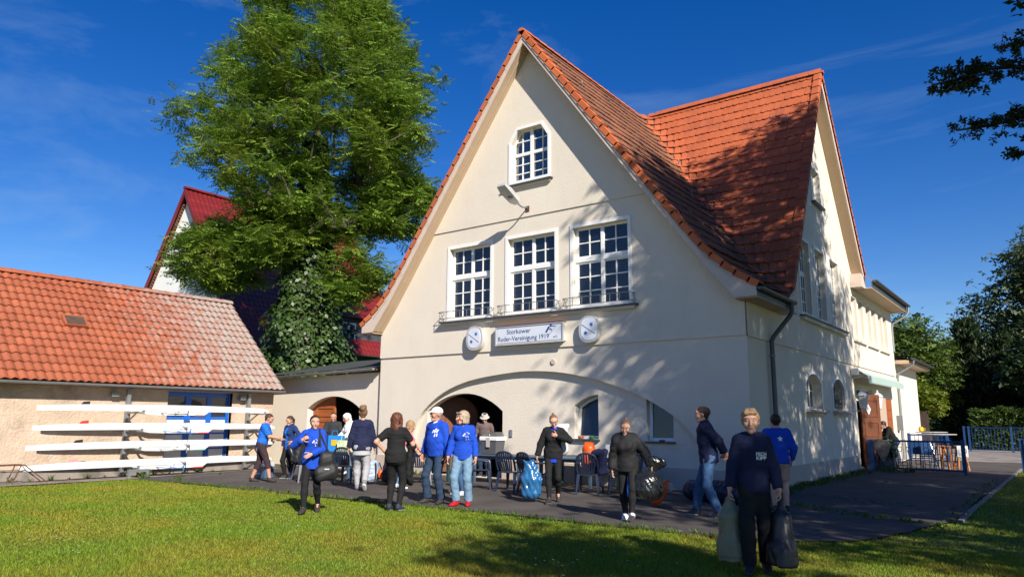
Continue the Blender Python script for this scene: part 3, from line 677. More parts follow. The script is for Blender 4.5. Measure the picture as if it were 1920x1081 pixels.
for r in range(rows):
    base = rdg+D*(crs*r-.02)+NR*.03
    y = BY1+.10-pw/2
    while y > BY0:
        m4 = Matrix((Vector((0, -1, 0)), D, NR)).transposed().to_4x4(); m4.translation = Vector((base.x, y, base.z))+Vector((0, random.uniform(-.006, .006), 0))
        m4 = m4 @ Matrix.Rotation(random.uniform(-.012, .012), 4, 'X') @ Matrix.Rotation(random.uniform(-.012, .012), 4, 'Z')
        d = (m4.translation-Vector(CAM)).length
        ptl.append((d if y > -9.6 else d+50, m4)); y -= pw
ptl.sort(key=lambda t: t[0])
me_p = bpy.data.meshes.new('pantile'); me_p.from_pydata([tuple(p) for p in PV], [], PF); me_p.materials.append(m_pan)
me_p.polygons.foreach_set('use_smooth', np.ones(len(me_p.polygons), bool)); me_p.update()
boff = OFF[bh.name]
for d, m4 in ptl[:300]:
    o = link('pantile', me_p, None, rf); m = m4.copy(); m.translation -= boff; o.matrix_local = m
A = MB()
for d, m4 in ptl[300:]: A.add([m4 @ Vector(p) for p in PV], PF)
A.build('pantiles', m_pan, rf, smooth=True, kind='stuff', fix=False)
y = BY1+.14; k = 0
while y > BY0:
    V = []
    for c_, R in ((y, .125), (y-.40, .145)):
        for t in np.linspace(0, math.pi, 8): V.append((rdg.x+R*math.cos(t), c_, rdg.z+.0+R*math.sin(t)*.95))
    MB().add(V, [(i, i+1, 9+i, 8+i) for i in range(7)]+[tuple(range(8)), tuple(range(15, 7, -1))]).build('ridge_tile', m_pan, rf, smooth=True); y -= .355
gutter('gutter', (-15.03, BY0, 2.47), (-15.03, BY1+.08, 2.47), .07, m_zinc, bh)
MB().box(-15.5, -15.12, BY0, BY1+.10, 2.40, 2.45).build('eave_soffit', m_wood, bh)
sk = MB().prism([(0, 0), (.62, 0), (.62, .46), (0, .46)], lambda u, v, d: tuple(Vector((rdg.x, -7.35+u, rdg.z))+D*(1.95+v)+NR*d), .02, .13).build('skylight', m_pan, bh)
MB().prism([(.06, .06), (.56, .06), (.56, .42), (.06, .42)], lambda u, v, d: tuple(Vector((rdg.x, -7.35+u, rdg.z))+D*(1.95+v)+NR*d), .13, .145).build('skylight_pane', mat('dirty_glass', (.09, .06, .045), r=.25, v=.3, s=5, b=.05), bh)
for y in (-6.45, -2.5):
    lamp = thing('wall_lamp', 'small grey wall lamp under the boathouse eave '+('by the left rack post' if y < -4 else 'right of the blue door'), 'lamp', (BX+.1, y, 2.2), group='lamps under the boathouse eave')
    MB().box(BX, BX+.06, y-.05, y+.05, 2.14, 2.26).build('bracket', m_iron, lamp)
    MB().box(BX+.06, BX+.2, y-.10, y+.10, 2.15, 2.27).build('lamp_housing', m_zinc, lamp, bevel=.01)

# ================================================================ rowing boats on their racks
m_boat = mat('white_gelcoat', (.80, .80, .79), r=.25, v=.02, s=2, b=0, coat=.5, c2=(.70, .70, .68), c2s=1.2, c2t=(.6, .8))
m_alu = mat('bare_aluminium', (.45, .46, .47), r=.35, v=.1, m=.7, b=0)
m_bluerig = mat('blue_rigger', (.03, .16, .45), r=.4, v=.1, b=0)
m_orange = mat('orange_part', (.62, .09, .02), r=.5, v=.1, b=0)
m_red = mat('red_plastic', (.6, .03, .025), r=.5, v=.1, b=0)
m_black = mat('black_plastic', (.02, .02, .02), r=.5, v=.2, b=0)
for py, lab in ((-6.1, 'left galvanised boat rack post beside the pale wall'), (-2.3, 'right galvanised boat rack post beside the blue door')):
    rk_ = thing('boat_rack', lab, 'rack', (-15.3, py, 0), group='galvanised racks holding the rowing boats')
    MB().box(-15.36, -15.26, py-.05, py+.05, 0, 2.36).build('post', m_zinc, rk_)
    for z in (.27, .76, 1.24, 1.73):
        MB().box(-15.26, -14.38, py-.025, py+.025, z-.035, z+.005).box(-14.42, -14.38, py-.025, py+.025, z+.005, z+.06).build('arm', m_zinc, rk_)
        MB().bar((-15.28, py, z-.28), (-14.8, py, z-.03), .03, .03).build('brace', m_zinc, rk_)
    if py < -4:
        MB().box(-14.42, -14.34, py-.28, py+.28, .16, .235).box(-14.42, -14.34, py-.28, py-.20, 0, .16).box(-14.42, -14.34, py+.2, py+.28, 0, .16).build('foot_stand', m_zinc, rk_)
def boat(z, y0, y1, lab, acc, fin, rig):
    b = thing('rowing_boat', lab, 'boat', (-14.72, (y0+y1)/2, z), group='white rowing boats on the boathouse rack')
    n, k = 44, 12; V = []; L = y1-y0
    for i in range(n+1):
        t = i/n; y = y0+L*t; env = max(.02, math.sin(math.pi*min(1, max(0, t)))**.55)
        w = .145*env+.01; h = .16*env**.4 if t > .02 else .09; sag = .0
        for j in range(k+1):
            th = math.pi*j/k; V.append((-14.72+w*math.cos(th), y, z+.04+max(.03, h)*math.sin(th)**.7))
        V += [(-14.72-w*.9, y, z+.012), (-14.72+w*.9, y, z+.012)]
    m = k+3; F = []
    for i in range(n): F += [(i*m+j, i*m+(j+1) % m, (i+1)*m+(j+1) % m, (i+1)*m+j) for j in range(m)]
    F += [tuple(range(m)), tuple(n*m+j for j in range(m))]
    MB().add(V, F).build('hull', m_boat, b, smooth=True)
    # cockpit coaming hanging below the upturned hull
    c0, c1 = y0+L*.41, y0+L*.68; pf = [(c0-.35, .02), (c0, -.07), (c0+.4, -.085), (c1-.5, -.085), (c1-.12, -.07), (c1, .02)]
    V = []; F = []
    for (y, d) in pf:
        V += [(-14.72-.13, y, z+.02), (-14.72-.115, y, z+d), (-14.72+.115, y, z+d), (-14.72+.13, y, z+.02)]
    for i in range(len(pf)-1): F += [(4*i+j, 4*i+(j+1) % 4, 4*i+4+(j+1) % 4, 4*i+4+j) for j in range(4)]
    F += [(0, 1, 2, 3), tuple(4*(len(pf)-1)+j for j in range(4))]
    MB().add(V, F).build('coaming', m_boat, b)
    ym = (c0+c1)/2
    r_ = MB()
    for dy in (-.55, -.15, .25): r_.tube([(-14.6, ym+dy, z-.03), (-14.25, ym-.1+dy*.3, z-.06), (-13.98, ym-.1, z-.05)], .011, 5)
    r_.tube([(-13.98, ym-.1, z-.14), (-13.98, ym-.1, z+.04)], .014, 6)
    for dy in (-.5, .2): r_.tube([(-14.84, ym+dy, z-.03), (-15.1, ym, z-.08)], .011, 5)
    r_.build('rigger', rig, b)
    MB().tube([(-14.58, ym-.05, z+.0), (-14.60, ym, z+.14), (-14.72, ym+.1, z+.195), (-14.84, ym+.16, z+.12)], .012, 5).build('strap', m_black, b)
    MB().box(-14.77, -14.59, c1-.42, c1-.12, z-.10, z-.072).build('seat', acc, b)
    MB().prism([(y0+L*.15, z+.15), (y0+L*.185, z+.15), (y0+L*.185, z+.26), (y0+L*.16, z+.24)], fS, -14.725, -14.715).build('fin', fin, b)
for (z, y0, y1, lab, acc, fin, rig) in ((1.74, -8.58, -1.95, 'topmost white rowing boat on the boathouse rack', m_orange, m_black, m_zincd), (1.25, -8.62, -1.7, 'second white rowing boat from the top with a red fin', m_red, m_red, m_bluerig),
        (.77, -8.72, -1.75, 'third white rowing boat from the top of the rack', mat('green_part', (.05, .3, .22), b=0), m_black, m_alu), (.285, -8.82, -1.75, 'lowest white rowing boat just above the ground', m_red, mat('pink_fin', (.6, .25, .25), b=0), m_bluerig)):
    boat(z, y0, y1, lab, acc, fin, rig)
m_rust = mat('rusty_steel', (.12, .05, .03), r=.85, v=.4, s=20, b=.2)
rr = thing('bicycle_rack', 'rusty wire frame rack lying by the boathouse wall', 'rack', (-14.6, -9.3, 0))
def tubes(paths, r, n=5):
    m = MB()
    for p in paths: m.tube(p, r, n)
    return m
for k, x in enumerate((-14.85, -14.5)):
    tubes([[(x, -10.4, .03), (x, -9.35, .46), (x, -8.78, .46), (x, -8.25, .03)], [(x, -9.75, .02), (x, -9.35, .46)], [(x, -9.0, .02), (x, -8.85, .45)]], .014).build('hoop', m_rust, rr)
tubes([[(-14.85, -9.35, .46), (-14.5, -9.35, .46)], [(-14.85, -8.78, .46), (-14.5, -8.78, .46)], [(-14.85, -8.3, .05), (-14.5, -8.3, .05)], [(-14.85, -9.3, .3), (-14.5, -8.8, .3)]], .012).build('cross_bar', m_rust, rr)

# ================================================================ link building
m_felt = mat('roofing_felt', (.045, .05, .048), r=.95, v=.2, s=3, b=.3, bs=80)
lk = thing('link_building', 'low cream link building with arched doorway and flat felt roof', 'building', (-14.5, .12, 0))
LD = arched(-15.45, -12.80, .002, 1.93, 2.33, 14)
sheet([(-18.2, 0), (XL-.001, 0), (XL-.001, 3.06), (-18.2, 2.98)], [LD], fF, .12, .42).build('wall', m_wall, lk)
trimband(inset(LD, -.005), .02, fF, .13, .41)
MB().prism([(-18.2, 2.98), (-11.77, 3.10), (-11.77, 3.16), (-18.2, 3.04)], fF, -.17, -.13).build('fascia', m_wood, lk)
MB().add([(-18.2, -.22, 3.09), (-11.77, -.22, 3.20), (-11.77, 4.6, 3.98), (-18.2, 4.6, 3.98)], [(0, 1, 2, 3)]).add([(-18.2, -.22, 3.03), (-11.77, -.22, 3.14), (-11.77, .3, 3.14), (-18.2, .3, 3.03)], [(0, 1, 2, 3)]).build('roof', m_felt, lk)
gutter('gutter', (-17.5, -.27, 3.04), (-11.80, -.27, 3.17), .08, m_zinc, lk)
MB().lathe([(.09, 0), (.09, -.12), (.05, -.25), (.05, -.5)], (-17.05, -.24, 3.0), 10).build('downpipe', m_zinc, lk)
MB().box(-18.2, -11.77, 4.4, 4.5, 0, 3.9).build('rear_wall', m_wall, lk)
d1 = MB().prism([(u, v) for u, v in arched(-15.45, -12.80, .05, 1.93, 2.33, 14) if u <= -14.1]+[(-14.1, 2.33-.003)], fF, .36, .41)
P1 = [(-15.45, .05), (-14.15, .05)]+[(u, v) for u, v in LD[2:] if u < -14.15]
dd = MB().prism(P1, fF, .36, .41).build('door_leaf', m_door, lk)
for z0, z1 in ((.2, .85), (.98, 1.55), (1.66, 2.0)): trimband(rect(-15.25, -14.3, z0, z1), .07, fF, .335, .36).build('door_moulding', m_door, lk)
MB().prism(rect(.0, 1.25, .05, 2.0), lambda u, v, d: (-12.83-u*.35, .43+u*.9+d, v), 0, .05).build('door_leaf', m_door, lk, label='right door leaf swung open inwards')
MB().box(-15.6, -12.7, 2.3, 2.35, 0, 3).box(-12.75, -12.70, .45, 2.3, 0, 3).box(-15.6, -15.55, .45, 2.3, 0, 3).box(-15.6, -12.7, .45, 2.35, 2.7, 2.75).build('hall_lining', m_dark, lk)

# ================================================================ red-roofed house behind
m_redroof = mat('red_glazed_tile', (.155, .014, .012), r=.38, v=.2, s=1.5, b=.1, bs=20, isl=.18, world=True, spec=.5)
m_render = mat('white_render', (.78, .78, .76), r=.9, v=.03, s=1, b=.3, bs=20)
m_brick = mat('brown_brick', (.17, .07, .045), r=.9, v=.3, s=9, b=.3, bs=30, isl=.2)
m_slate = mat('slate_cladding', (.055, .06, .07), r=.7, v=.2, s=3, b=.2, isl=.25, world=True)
hs_ = thing('neighbour_house', 'white gabled house with glossy dark red roof behind the tree', 'house', (-35, 12, 0))
HY0, HY1, HRX, HRZ, HS = 5.9, 18.3, -35.0, 15.0, 1.515
def hz(x): return HRZ-HS*abs(x-HRX)
MB().prism([(-40.6, 0), (-29.4, 0), (-29.4, hz(-29.4)-.2), (HRX, HRZ-.25), (-40.6, hz(-40.6)-.2)], fF, HY0, HY0+.2).build('gable_wall', m_render, hs_)
MB().box(-40.6, -29.4, HY0+.2, HY1, 0, 6.25).build('wall', m_slate, hs_)  # dark slate colour put in to deepen the shaded strip under the eave
br = MB()
for s in (-1, 1):
    k = 0
    for t in np.arange(.35, 6.2, .105):
        x, z = HRX+s*t, HRZ-.33-HS*t
        br.bar((x-s*.02, HY0-.12, z-.05), (x+s*.17, HY0-.12, z-.16), .10, .115, up=(0, 1, 0))
br.build('brick_trim', m_brick, hs_, kind='stuff')
def tiled(x0, x1, y0, y1, zfn, wv, cr_, nm, parent, mm):
    """corrugated courses of far tiles on a slope that falls along +x"""
    V = []; F = []; nc = int(abs(x1-x0)*math.hypot(1, HS)/cr_); ny = int((y1-y0)/wv*4)
    for c in range(nc):
        xa, xb = x0+(x1-x0)*c/nc, x0+(x1-x0)*(c+1.06)/nc; o = len(V)
        for j in range(ny+1):
            y = y0+(y1-y0)*j/ny; h = .03*math.sin(j*math.pi/2+.5)
            V += [(xa, y, zfn(xa)+h), (xb, y, zfn(xb)+h+.055), (xb, y, zfn(xb)+h+.01)]
        for j in range(ny): F += [(o+3*j, o+3*j+3, o+3*j+4, o+3*j+1), (o+3*j+1, o+3*j+4, o+3*j+5, o+3*j+2)]
    return MB().add(V, F).build(nm, mm, parent, fix=False, kind='stuff')
hr = MB().add([(HRX, HY0-.35, HRZ), (HRX, HY1+.2, HRZ), (-41.2, HY1+.2, hz(-41.2)), (-41.2, HY0-.35, hz(-41.2))], [(0, 1, 2, 3)])
hr.add([(HRX, HY0-.35, HRZ-.06), (HRX, HY1+.2, HRZ-.06), (-28.7, HY1+.2, hz(-28.7)-.06), (-28.7, HY0-.35, hz(-28.7)-.06)], [(0, 1, 2, 3)])
for s, xe in ((1, -28.7), (-1, -41.2)): hr.prism([(HRX, HRZ+.05), (xe, hz(xe)+.05), (xe, hz(xe)-.3), (HRX, HRZ-.35)], fF, HY0-.38, HY0-.3)
hr = hr.build('roof', m_redroof, hs_)
tiled(HRX, -28.7, HY0-.35, HY1+.2, hz, .30, .36, 'roof_tiles', hr, m_redroof)
y = HY0-.4
while y < HY1+.2:
    V = []
    for c_, R in ((y, .15), (y+.42, .17)):
        for t in np.linspace(0, math.pi, 6): V.append((HRX+R*math.cos(t), c_, HRZ+R*math.sin(t)))
    MB().add(V, [(i, i+1, 7+i, 6+i) for i in range(5)]+[tuple(range(6)), tuple(range(11, 5, -1))]).build('ridge_tile', m_redroof, hr); y += .38
do = bpy.data.objects.new('dormer', None); COL.objects.link(do); do.parent = hs_; OFF[do.name] = OFF[hs_.name]
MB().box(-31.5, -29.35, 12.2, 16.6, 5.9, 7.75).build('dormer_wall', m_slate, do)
for i in range(8):
    for j in range(20): pass
MB().add([(-29.0, 12.0, 7.72), (-29.0, 16.8, 7.72), (-32.3, 16.8, 9.9), (-32.3, 12.0, 9.9)], [(0, 1, 2, 3)]).build('dormer_roof', m_redroof, do)
tiled(-32.3, -29.0, 12.0, 16.8, lambda x: 7.74+(-29.0-x)*.66, .30, .36, 'roof_tiles', do, m_redroof)
MB().box(-29.33, -29.25, 12.2, 16.6, 5.88, 6.0).build('dormer_sill', m_zinc, do)
window('window', rect(13.15, 14.25, 6.2, 7.45), [(13.15, 13.7, 6.2, 7.45, 1, 2), (13.7, 14.25, 6.2, 7.45, 1, 2)], fS, -29.33, -1, hs_, frame=.09)
gutter('gutter', (-28.6, HY0-.3, 5.45), (-28.6, HY1+.2, 5.45), .09, m_zincd, hs_)
window('window', rect(-35.6, -34.4, 7.3, 8.7), [(-35.6, -35, 7.3, 8.7, 1, 2), (-35, -34.4, 7.3, 8.7, 1, 2)], fF, HY0-.02, 1, hs_, frame=.09)
tubes([[(x, HY0-.5, 7.0), (x, HY0-.5, 7.9)] for x in np.linspace(-36.6, -33.6, 16)]+[[(-36.6, HY0-.5, 7.9), (-33.6, HY0-.5, 7.9)], [(-36.6, HY0-.5, 7.0), (-33.6, HY0-.5, 7.0)]], .02, 4).build('balcony_rail', m_iron, hs_)
# ================================================================ trees and plants
def projpx(P):
    d = np.asarray(P)-CAM; z = d@_f; z = np.where(np.abs(z) < 1e-6, 1e-6, z)
    return 960+FPX*(d@_R)/z, 540.5-FPX*(d@_U)/z, z
def in_frame(P, pad=25):
    u, v, z = projpx(P); return (z > .3) & (u > -pad) & (u < 1920+pad) & (v > -pad) & (v < 1081+pad)
def leaf_template(kind):
    if kind == 'ash':            # pinnate leaf: leaflets along a drooping stalk
        Q = []
        for k in range(4):
            s = .06+.07*k
            for sd in (-1, 1):
                a = np.array([0, s, -.25*s*s]); b = a+np.array([sd*.125, .055, -.035]); n = np.array([-.022, .035, 0])*1.0
                Q.append([a, (a+b)/2+np.array([sd*.004, -.030, 0]), b, (a+b)/2+np.array([0, .030, 0])])
        a = np.array([0, .33, -.03]); Q.append([a-[0, .02, 0], a+[.03, .06, -.01], a+[0, .13, -.04], a+[-.03, .06, -.01]])
        return np.array(Q)
    if kind == 'oval':           # sprig of a few pointed oval leaves
        Q = []
        for ang, s in ((.0, .0), (1.0, .03), (-1.0, .05), (2.1, .0), (-2.2, .02)):
            d = np.array([math.sin(ang), math.cos(ang), -.15]); t = np.array([math.cos(ang), -math.sin(ang), .12]); a = np.array([0, s, 0])
            Q.append([a, a+d*.05+t*.026, a+d*.105, a+d*.05-t*.026])
        return np.array(Q)
    if kind == 'ivy':
        Q = []
        for ang in (0, 2.0, 4.1):
            d = np.array([math.sin(ang), math.cos(ang), -.3]); t = np.array([math.cos(ang), -math.sin(ang), 0]); a = d*.02
            Q.append([a, a+d*.06+t*.055, a+d*.15, a+d*.06-t*.055])
        return np.array(Q)
    if kind == 'needle':
        Q = []
        for ang in (0, 1.6, 3.1, 4.7):
            d = np.array([math.sin(ang)*.5, math.cos(ang)*.5, .8]); t = np.array([math.cos(ang), -math.sin(ang), 0])
            Q.append([d*0, d*.08+t*.018, d*.16, d*.08-t*.018])
        return np.array(Q)
def scatter(tmpl, pos, scale, up=.6, tilt=None, rg=rng):
    """copies of a leaf template at pos with random facing, biased so the blades face up"""
    n = len(pos); z = rg.normal(size=(n, 3)); z /= np.linalg.norm(z, axis=1)[:, None]; z[:, 2] = np.abs(z[:, 2]); z = z*(1-up)+np.array([0, 0, 1])*up
    if tilt is not None: z = z+tilt
    z /= np.linalg.norm(z, axis=1)[:, None]
    r = rg.normal(size=(n, 3)); x = np.cross(r, z); x /= np.linalg.norm(x, axis=1)[:, None]; y = np.cross(z, x)
    sc = (scale*rg.uniform(.7, 1.3, n))[:, None, None, None]
    T = tmpl[None]*sc
    V = T[..., 0:1]*x[:, None, None]+T[..., 1:2]*y[:, None, None]+T[..., 2:3]*z[:, None, None]+pos[:, None, None]
    return V.reshape(-1, 3)
def quads_obj(name, V, m, parent=None, kind=None, label=None):
    if parent is not None: V = V-np.array(OFF[parent.name])
    return link(name, mesh_np(name, V, np.arange(len(V)).reshape(-1, 4)), m, parent, kind, label)
def skeleton(base, th, clumps, r0, rg, lean=(0, 0)):
    """trunk + branches reaching each clump; radii follow the pipe model"""
    N = [np.array(base, float)]; par = [-1]
    for k in range(1, 11):
        t = k/10; N.append(np.array(base)+np.array([lean[0]*t+.08*math.sin(3*t+base[0]), lean[1]*t+.08*math.cos(4*t), th*t])); par.append(len(N)-2)
    ax = np.array(base)+np.array([lean[0], lean[1], 0])
    order = np.argsort(np.hypot(clumps[:, 0]-ax[0], clumps[:, 1]-ax[1])+.35*np.abs(clumps[:, 2]-base[2]-th*.7))
    cl_nodes = []
    for c in clumps[order]:
        A = np.array(N[3:]); d = c-A; L = np.linalg.norm(d, axis=1); cost = L+1.6*np.maximum(0, A[:, 2]-c[2]+.25*L)
        j = int(np.argmin(cost))+3; p = N[j]; dist = np.linalg.norm(c-p); ns = max(2, int(dist/.8)); prev = j
        for k in range(1, ns+1):
            t = k/ns; q = p+(c-p)*t+np.array([0, 0, .10*dist*math.sin(math.pi*t)])*(1 if t < 1 else 0)+(rg.normal(size=3)*.05*dist*(t*(1-t)*3))
            N.append(q); par.append(prev); prev = len(N)-1
        cl_nodes.append(prev)
    cnt = np.zeros(len(N))
    for i in cl_nodes:
        while i >= 0: cnt[i] += 1; i = par[i]
    R = np.maximum(.008, r0*(cnt/max(1, cnt[0]))**.5)
    return np.array(N), par, R
def branches(N, par, R, rmin=0.0, n=6):
    m = MB(); V = []; F = []
    for i in range(1, len(N)):
        if R[i] < rmin: continue
        p = par[i]; a, b = N[p], N[i]; d = b-a; L = np.linalg.norm(d)
        if L < 1e-4: continue
        d /= L; ref = np.array([0, 0, 1.]) if abs(d[2]) < .9 else np.array([1., 0, 0]); x = np.cross(d, ref); x /= np.linalg.norm(x); y = np.cross(d, x)
        ra = min(R[p], R[i]*1.35); k = 8 if R[i] > .1 else (n if R[i] > .03 else 4); o = len(V)
        for c_, rr_ in ((a, ra), (b, R[i])):
            for j in range(k): V.append(c_+(x*math.cos(2*math.pi*j/k)+y*math.sin(2*math.pi*j/k))*rr_)
        F += [(o+j, o+(j+1) % k, o+k+(j+1) % k, o+k+j) for j in range(k)]
    return m.add(V, F)
def tree(name, label, base, th, clumps, r0, leaf, scale, per, spread, mleaf, mbark, up=.55, group=None, rmin=.0, cat='tree', lean=(0, 0), seed=1, flat=.55):
    rg = np.random.default_rng(seed); t = thing(name, label, cat, tuple(base), group=group)
    N, par, R = skeleton(base, th, clumps, r0, rg, lean)
    branches(N, par, R, rmin).build('trunk', mbark, t, smooth=True, fix=False)
    sp = np.asarray(spread) if np.ndim(spread) else np.full(len(clumps), spread)
    P = np.repeat(clumps, per, axis=0)+rg.normal(size=(len(clumps)*per, 3))*np.repeat(sp, per)[:, None]*np.array([1, 1, flat])
    quads_obj('crown', scatter(leaf, P, scale, up, rg=rg), mleaf, t)
    return t
def envelope(base, prof, n, rg, fill=.45, lobes=7, amp=.16):
    """clump centres in a lumpy body of revolution: prof = [(z, radius)]"""
    zz = np.array([p[0] for p in prof]); rr_ = np.array([p[1] for p in prof]); out = []; ph = rg.uniform(0, 6.28, 6)
    while len(out) < n:
        z = rg.uniform(zz[0], zz[-1]); Rm = np.interp(z, zz, rr_)
        if rg.uniform() > (Rm/rr_.max())**1.3: continue
        a = rg.uniform(0, 2*math.pi); Rm *= 1+amp*math.sin(3*a+ph[0]+z*.5)+amp*.7*math.sin(lobes*a+ph[1]-z*1.1)+amp*.6*math.sin(z*2.2+ph[2]+2*a)
        r = Rm*(fill+(1-fill)*rg.uniform()**.55); out.append((base[0]+r*math.cos(a), base[1]+r*math.sin(a), z))
    return np.array(out)
m_bark = mat('grey_bark', (.095, .080, .060), r=.95, v=.3, s=6, b=.6, bs=25, bd=.03)
m_ash = mat('ash_leaf', (.185, .29, .038), r=.55, v=.18, s=.5, b=0, isl=.28, trl=.38, world=True, c2=(.235, .285, .034), c2s=.35, c2t=(.5, .7))
m_ivy = mat('ivy_leaf', (.045, .085, .016), r=.45, v=.2, s=1, b=0, isl=.35, trl=.15, world=True)
m_leafd = mat('dark_leaf', (.030, .052, .016), r=.5, v=.2, s=.4, b=0, isl=.35, trl=.25, world=True)
m_leafm = mat('mid_green_leaf', (.07, .115, .02), r=.55, v=.2, s=.3, b=0, isl=.3, trl=.3, world=True)
m_leafl = mat('fresh_green_leaf', (.11, .17, .03), r=.55, v=.2, s=.3, b=0, isl=.3, trl=.3, world=True)
m_leafw = mat('grey_green_leaf', (.105, .14, .055), r=.55, v=.2, s=.3, b=0, isl=.3, trl=.25, world=True)
m_leafy = mat('yellow_green_leaf', (.16, .21, .02), r=.55, v=.2, s=.5, b=0, isl=.3, trl=.35, world=True, c2=(.22, .14, .03), c2s=.9, c2t=(.58, .7))
CR, CF = np.array([_r[0], _r[1], 0]), np.array([-_r[1], _r[0], 0])
# --- the big ash with an ivy-covered trunk
rg = np.random.default_rng(11); AB = np.array([-21.25, 4.35, 0.])
c1 = envelope(AB, [(9.2, 1.7), (10.2, 2.9), (11.6, 4.1), (13, 4.7), (15, 4.9), (17, 4.7), (19, 4.3), (20.5, 3.4), (22.3, 1.2)], 620, rg, .38)
def lobe(c, r, n): 
    v = rg.normal(size=(n, 3)); v /= np.linalg.norm(v, axis=1)[:, None]; return np.array(c)+v*np.array(r)*(rg.uniform(.4, 1, n)**.5)[:, None]
c2 = lobe(AB+CR*-3.9+[0, 0, 8.7]-CF*.5, (1.9, 1.9, 1.5), 85); c3 = lobe(AB+CR*3.9+[0, 0, 11.2], (1.7, 1.7, 1.5), 60); c4 = lobe(AB+CR*2.2+[0, 0, 7.8]-CF*.8, (1.2, 1.2, 1.2), 30); c5 = lobe(AB+CR*-1.2+[0, 0, 9.6]-CF*1.5, (1.8, 1.2, 1.6), 50)
ash = tree('ash_tree', 'tall leafy ash with ivy-clad trunk behind the boathouse roof', AB, 15.0, np.vstack([c1, c2, c3, c4, c5]), .55, leaf_template('ash'), 1.2, 38, .36, m_ash, m_bark, up=.5, rmin=.0, seed=5)
n = 5200; zz = rg.uniform(1.5, 14.5, n); Rz = np.interp(zz, [1.5, 3.5, 5.5, 7.0, 8.5, 11, 14.5], [1.9, 1.95, 1.75, 1.35, 1.25, .75, .45]); aa = rg.uniform(0, 6.283, n)
Rz = Rz*(1+.16*np.sin(5*aa+zz*1.3)+.12*np.sin(zz*3.1+2*aa))*rg.uniform(.75, 1.05, n)
P = np.stack([AB[0]+Rz*np.cos(aa), AB[1]+Rz*np.sin(aa), zz], 1); out = np.stack([np.cos(aa), np.sin(aa), 0*aa], 1)*1.2
quads_obj('ivy', scatter(leaf_template('ivy'), P, 1.35, .25, out, rg), m_ivy, ash, label='dark glossy ivy wrapped round the ash trunk')
# --- trees out of frame on the right whose shade falls on the clubhouse; one sends a branch into the picture
def frame_free(P): return P[~in_frame(P, 60)]
rg = np.random.default_rng(21)
T1 = np.array([10.5, -2.4, 0.])
k1 = frame_free(envelope(T1, [(5.8, 2.2), (7.2, 3.8), (9, 4.8), (12, 5.2), (15, 5.0), (17, 3.8), (18.8, 1.0)], 480, rg, .25))
brs = [[(7.4, .2, 7.9), (5.87, -.8, 7.78), (5.42, -1.14, 7.83), (4.96, -1.48, 7.78), (4.55, -1.73, 7.59), (4.22, -1.98, 7.49)], [(4.86, -1.51, 7.64), (4.58, -1.68, 7.45), (4.34, -1.85, 7.38)],
       [(7.4, -.6, 7.6), (5.8, -1.19, 7.05), (5.33, -1.47, 6.73), (4.95, -1.73, 6.63), (4.52, -2.05, 6.54)], [(7.5, .4, 8.9), (5.95, -.54, 8.6), (5.62, -.74, 8.4), (5.24, -1.02, 8.31)], [(7, -.9, 6.7), (5.66, -1.15, 6.41), (5.38, -1.3, 6.14), (5.22, -1.45, 6.1)]]
shade = tree('shade_tree', 'broadleaf tree right of the picture sending a dark branch into the sky', T1, 10.5, k1, .42, leaf_template('oval'), 1.5, 62, .46, m_leafd, m_bark, up=.35, rmin=.02, seed=8, flat=.7)
bt = MB(); pts = []
for b in brs:
    r_ = [.05*(1-i/len(b))+.008 for i in range(len(b))]; bt.tube([tuple(p) for p in b], r_, 5)
    b = np.array(b)
    for a, c in zip(b[:-1], b[1:]):
        L = np.linalg.norm(c-a)
        for _ in range(int(L*26)):
            t = rg.uniform(); p = a+(c-a)*t; q = p+rg.normal(size=3)*np.array([.16, .16, .13]); bt.tube([tuple(p), tuple((p+q)/2+rg.normal(size=3)*.02), tuple(q)], [.007, .005, .003], 3)
            for s in (.5, .8, 1.0): pts.append(p+(q-p)*s)
bt.build('branch', m_bark, shade, fix=False)
quads_obj('branch_leaves', scatter(leaf_template('oval'), np.repeat(np.array(pts), 2, axis=0)+rg.normal(size=(2*len(pts), 3))*.025, .72, .2, rg=rg), m_leafd, shade)
T2 = np.array([14.6, -8.0, 0.])
k2 = frame_free(envelope(T2, [(3.4, 2.4), (5, 3.9), (7, 4.4), (10, 4.0), (12.5, 2.4), (14, 1)], 230, rg, .3))
tree('shade_tree', 'broadleaf tree beyond the right edge shading the asphalt', T2, 9, k2, .36, leaf_template('oval'), 1.6, 48, .45, m_leafd, m_bark, up=.35, rmin=.02, seed=9, flat=.7)
T3 = np.array([13.6, -15.2, 0.])
k3 = envelope(T3, [(7.8, .6), (8.6, 1.3), (9.4, 1.4), (10.2, .9), (10.8, .3)], 22, rg, .3)
tree('shade_tree', 'smaller broadleaf tree right of the viewer shading the lawn', T3, 8, k3, .16, leaf_template('oval'), 1.6, 60, .5, m_leafd, m_bark, up=.35, rmin=.02, seed=10, flat=.7)
T4 = np.array([12.8, 3.2, 0.])
k4 = frame_free(envelope(T4, [(3.6, 1.6), (5, 2.8), (7, 3.3), (8.8, 2.2), (9.8, .6)], 170, rg, .25))
tree('shade_tree', 'low broadleaf tree right of the drive shading the side wall', T4, 6.5, k4, .22, leaf_template('oval'), 1.5, 56, .44, m_leafd, m_bark, up=.35, rmin=.02, seed=12, flat=.7)
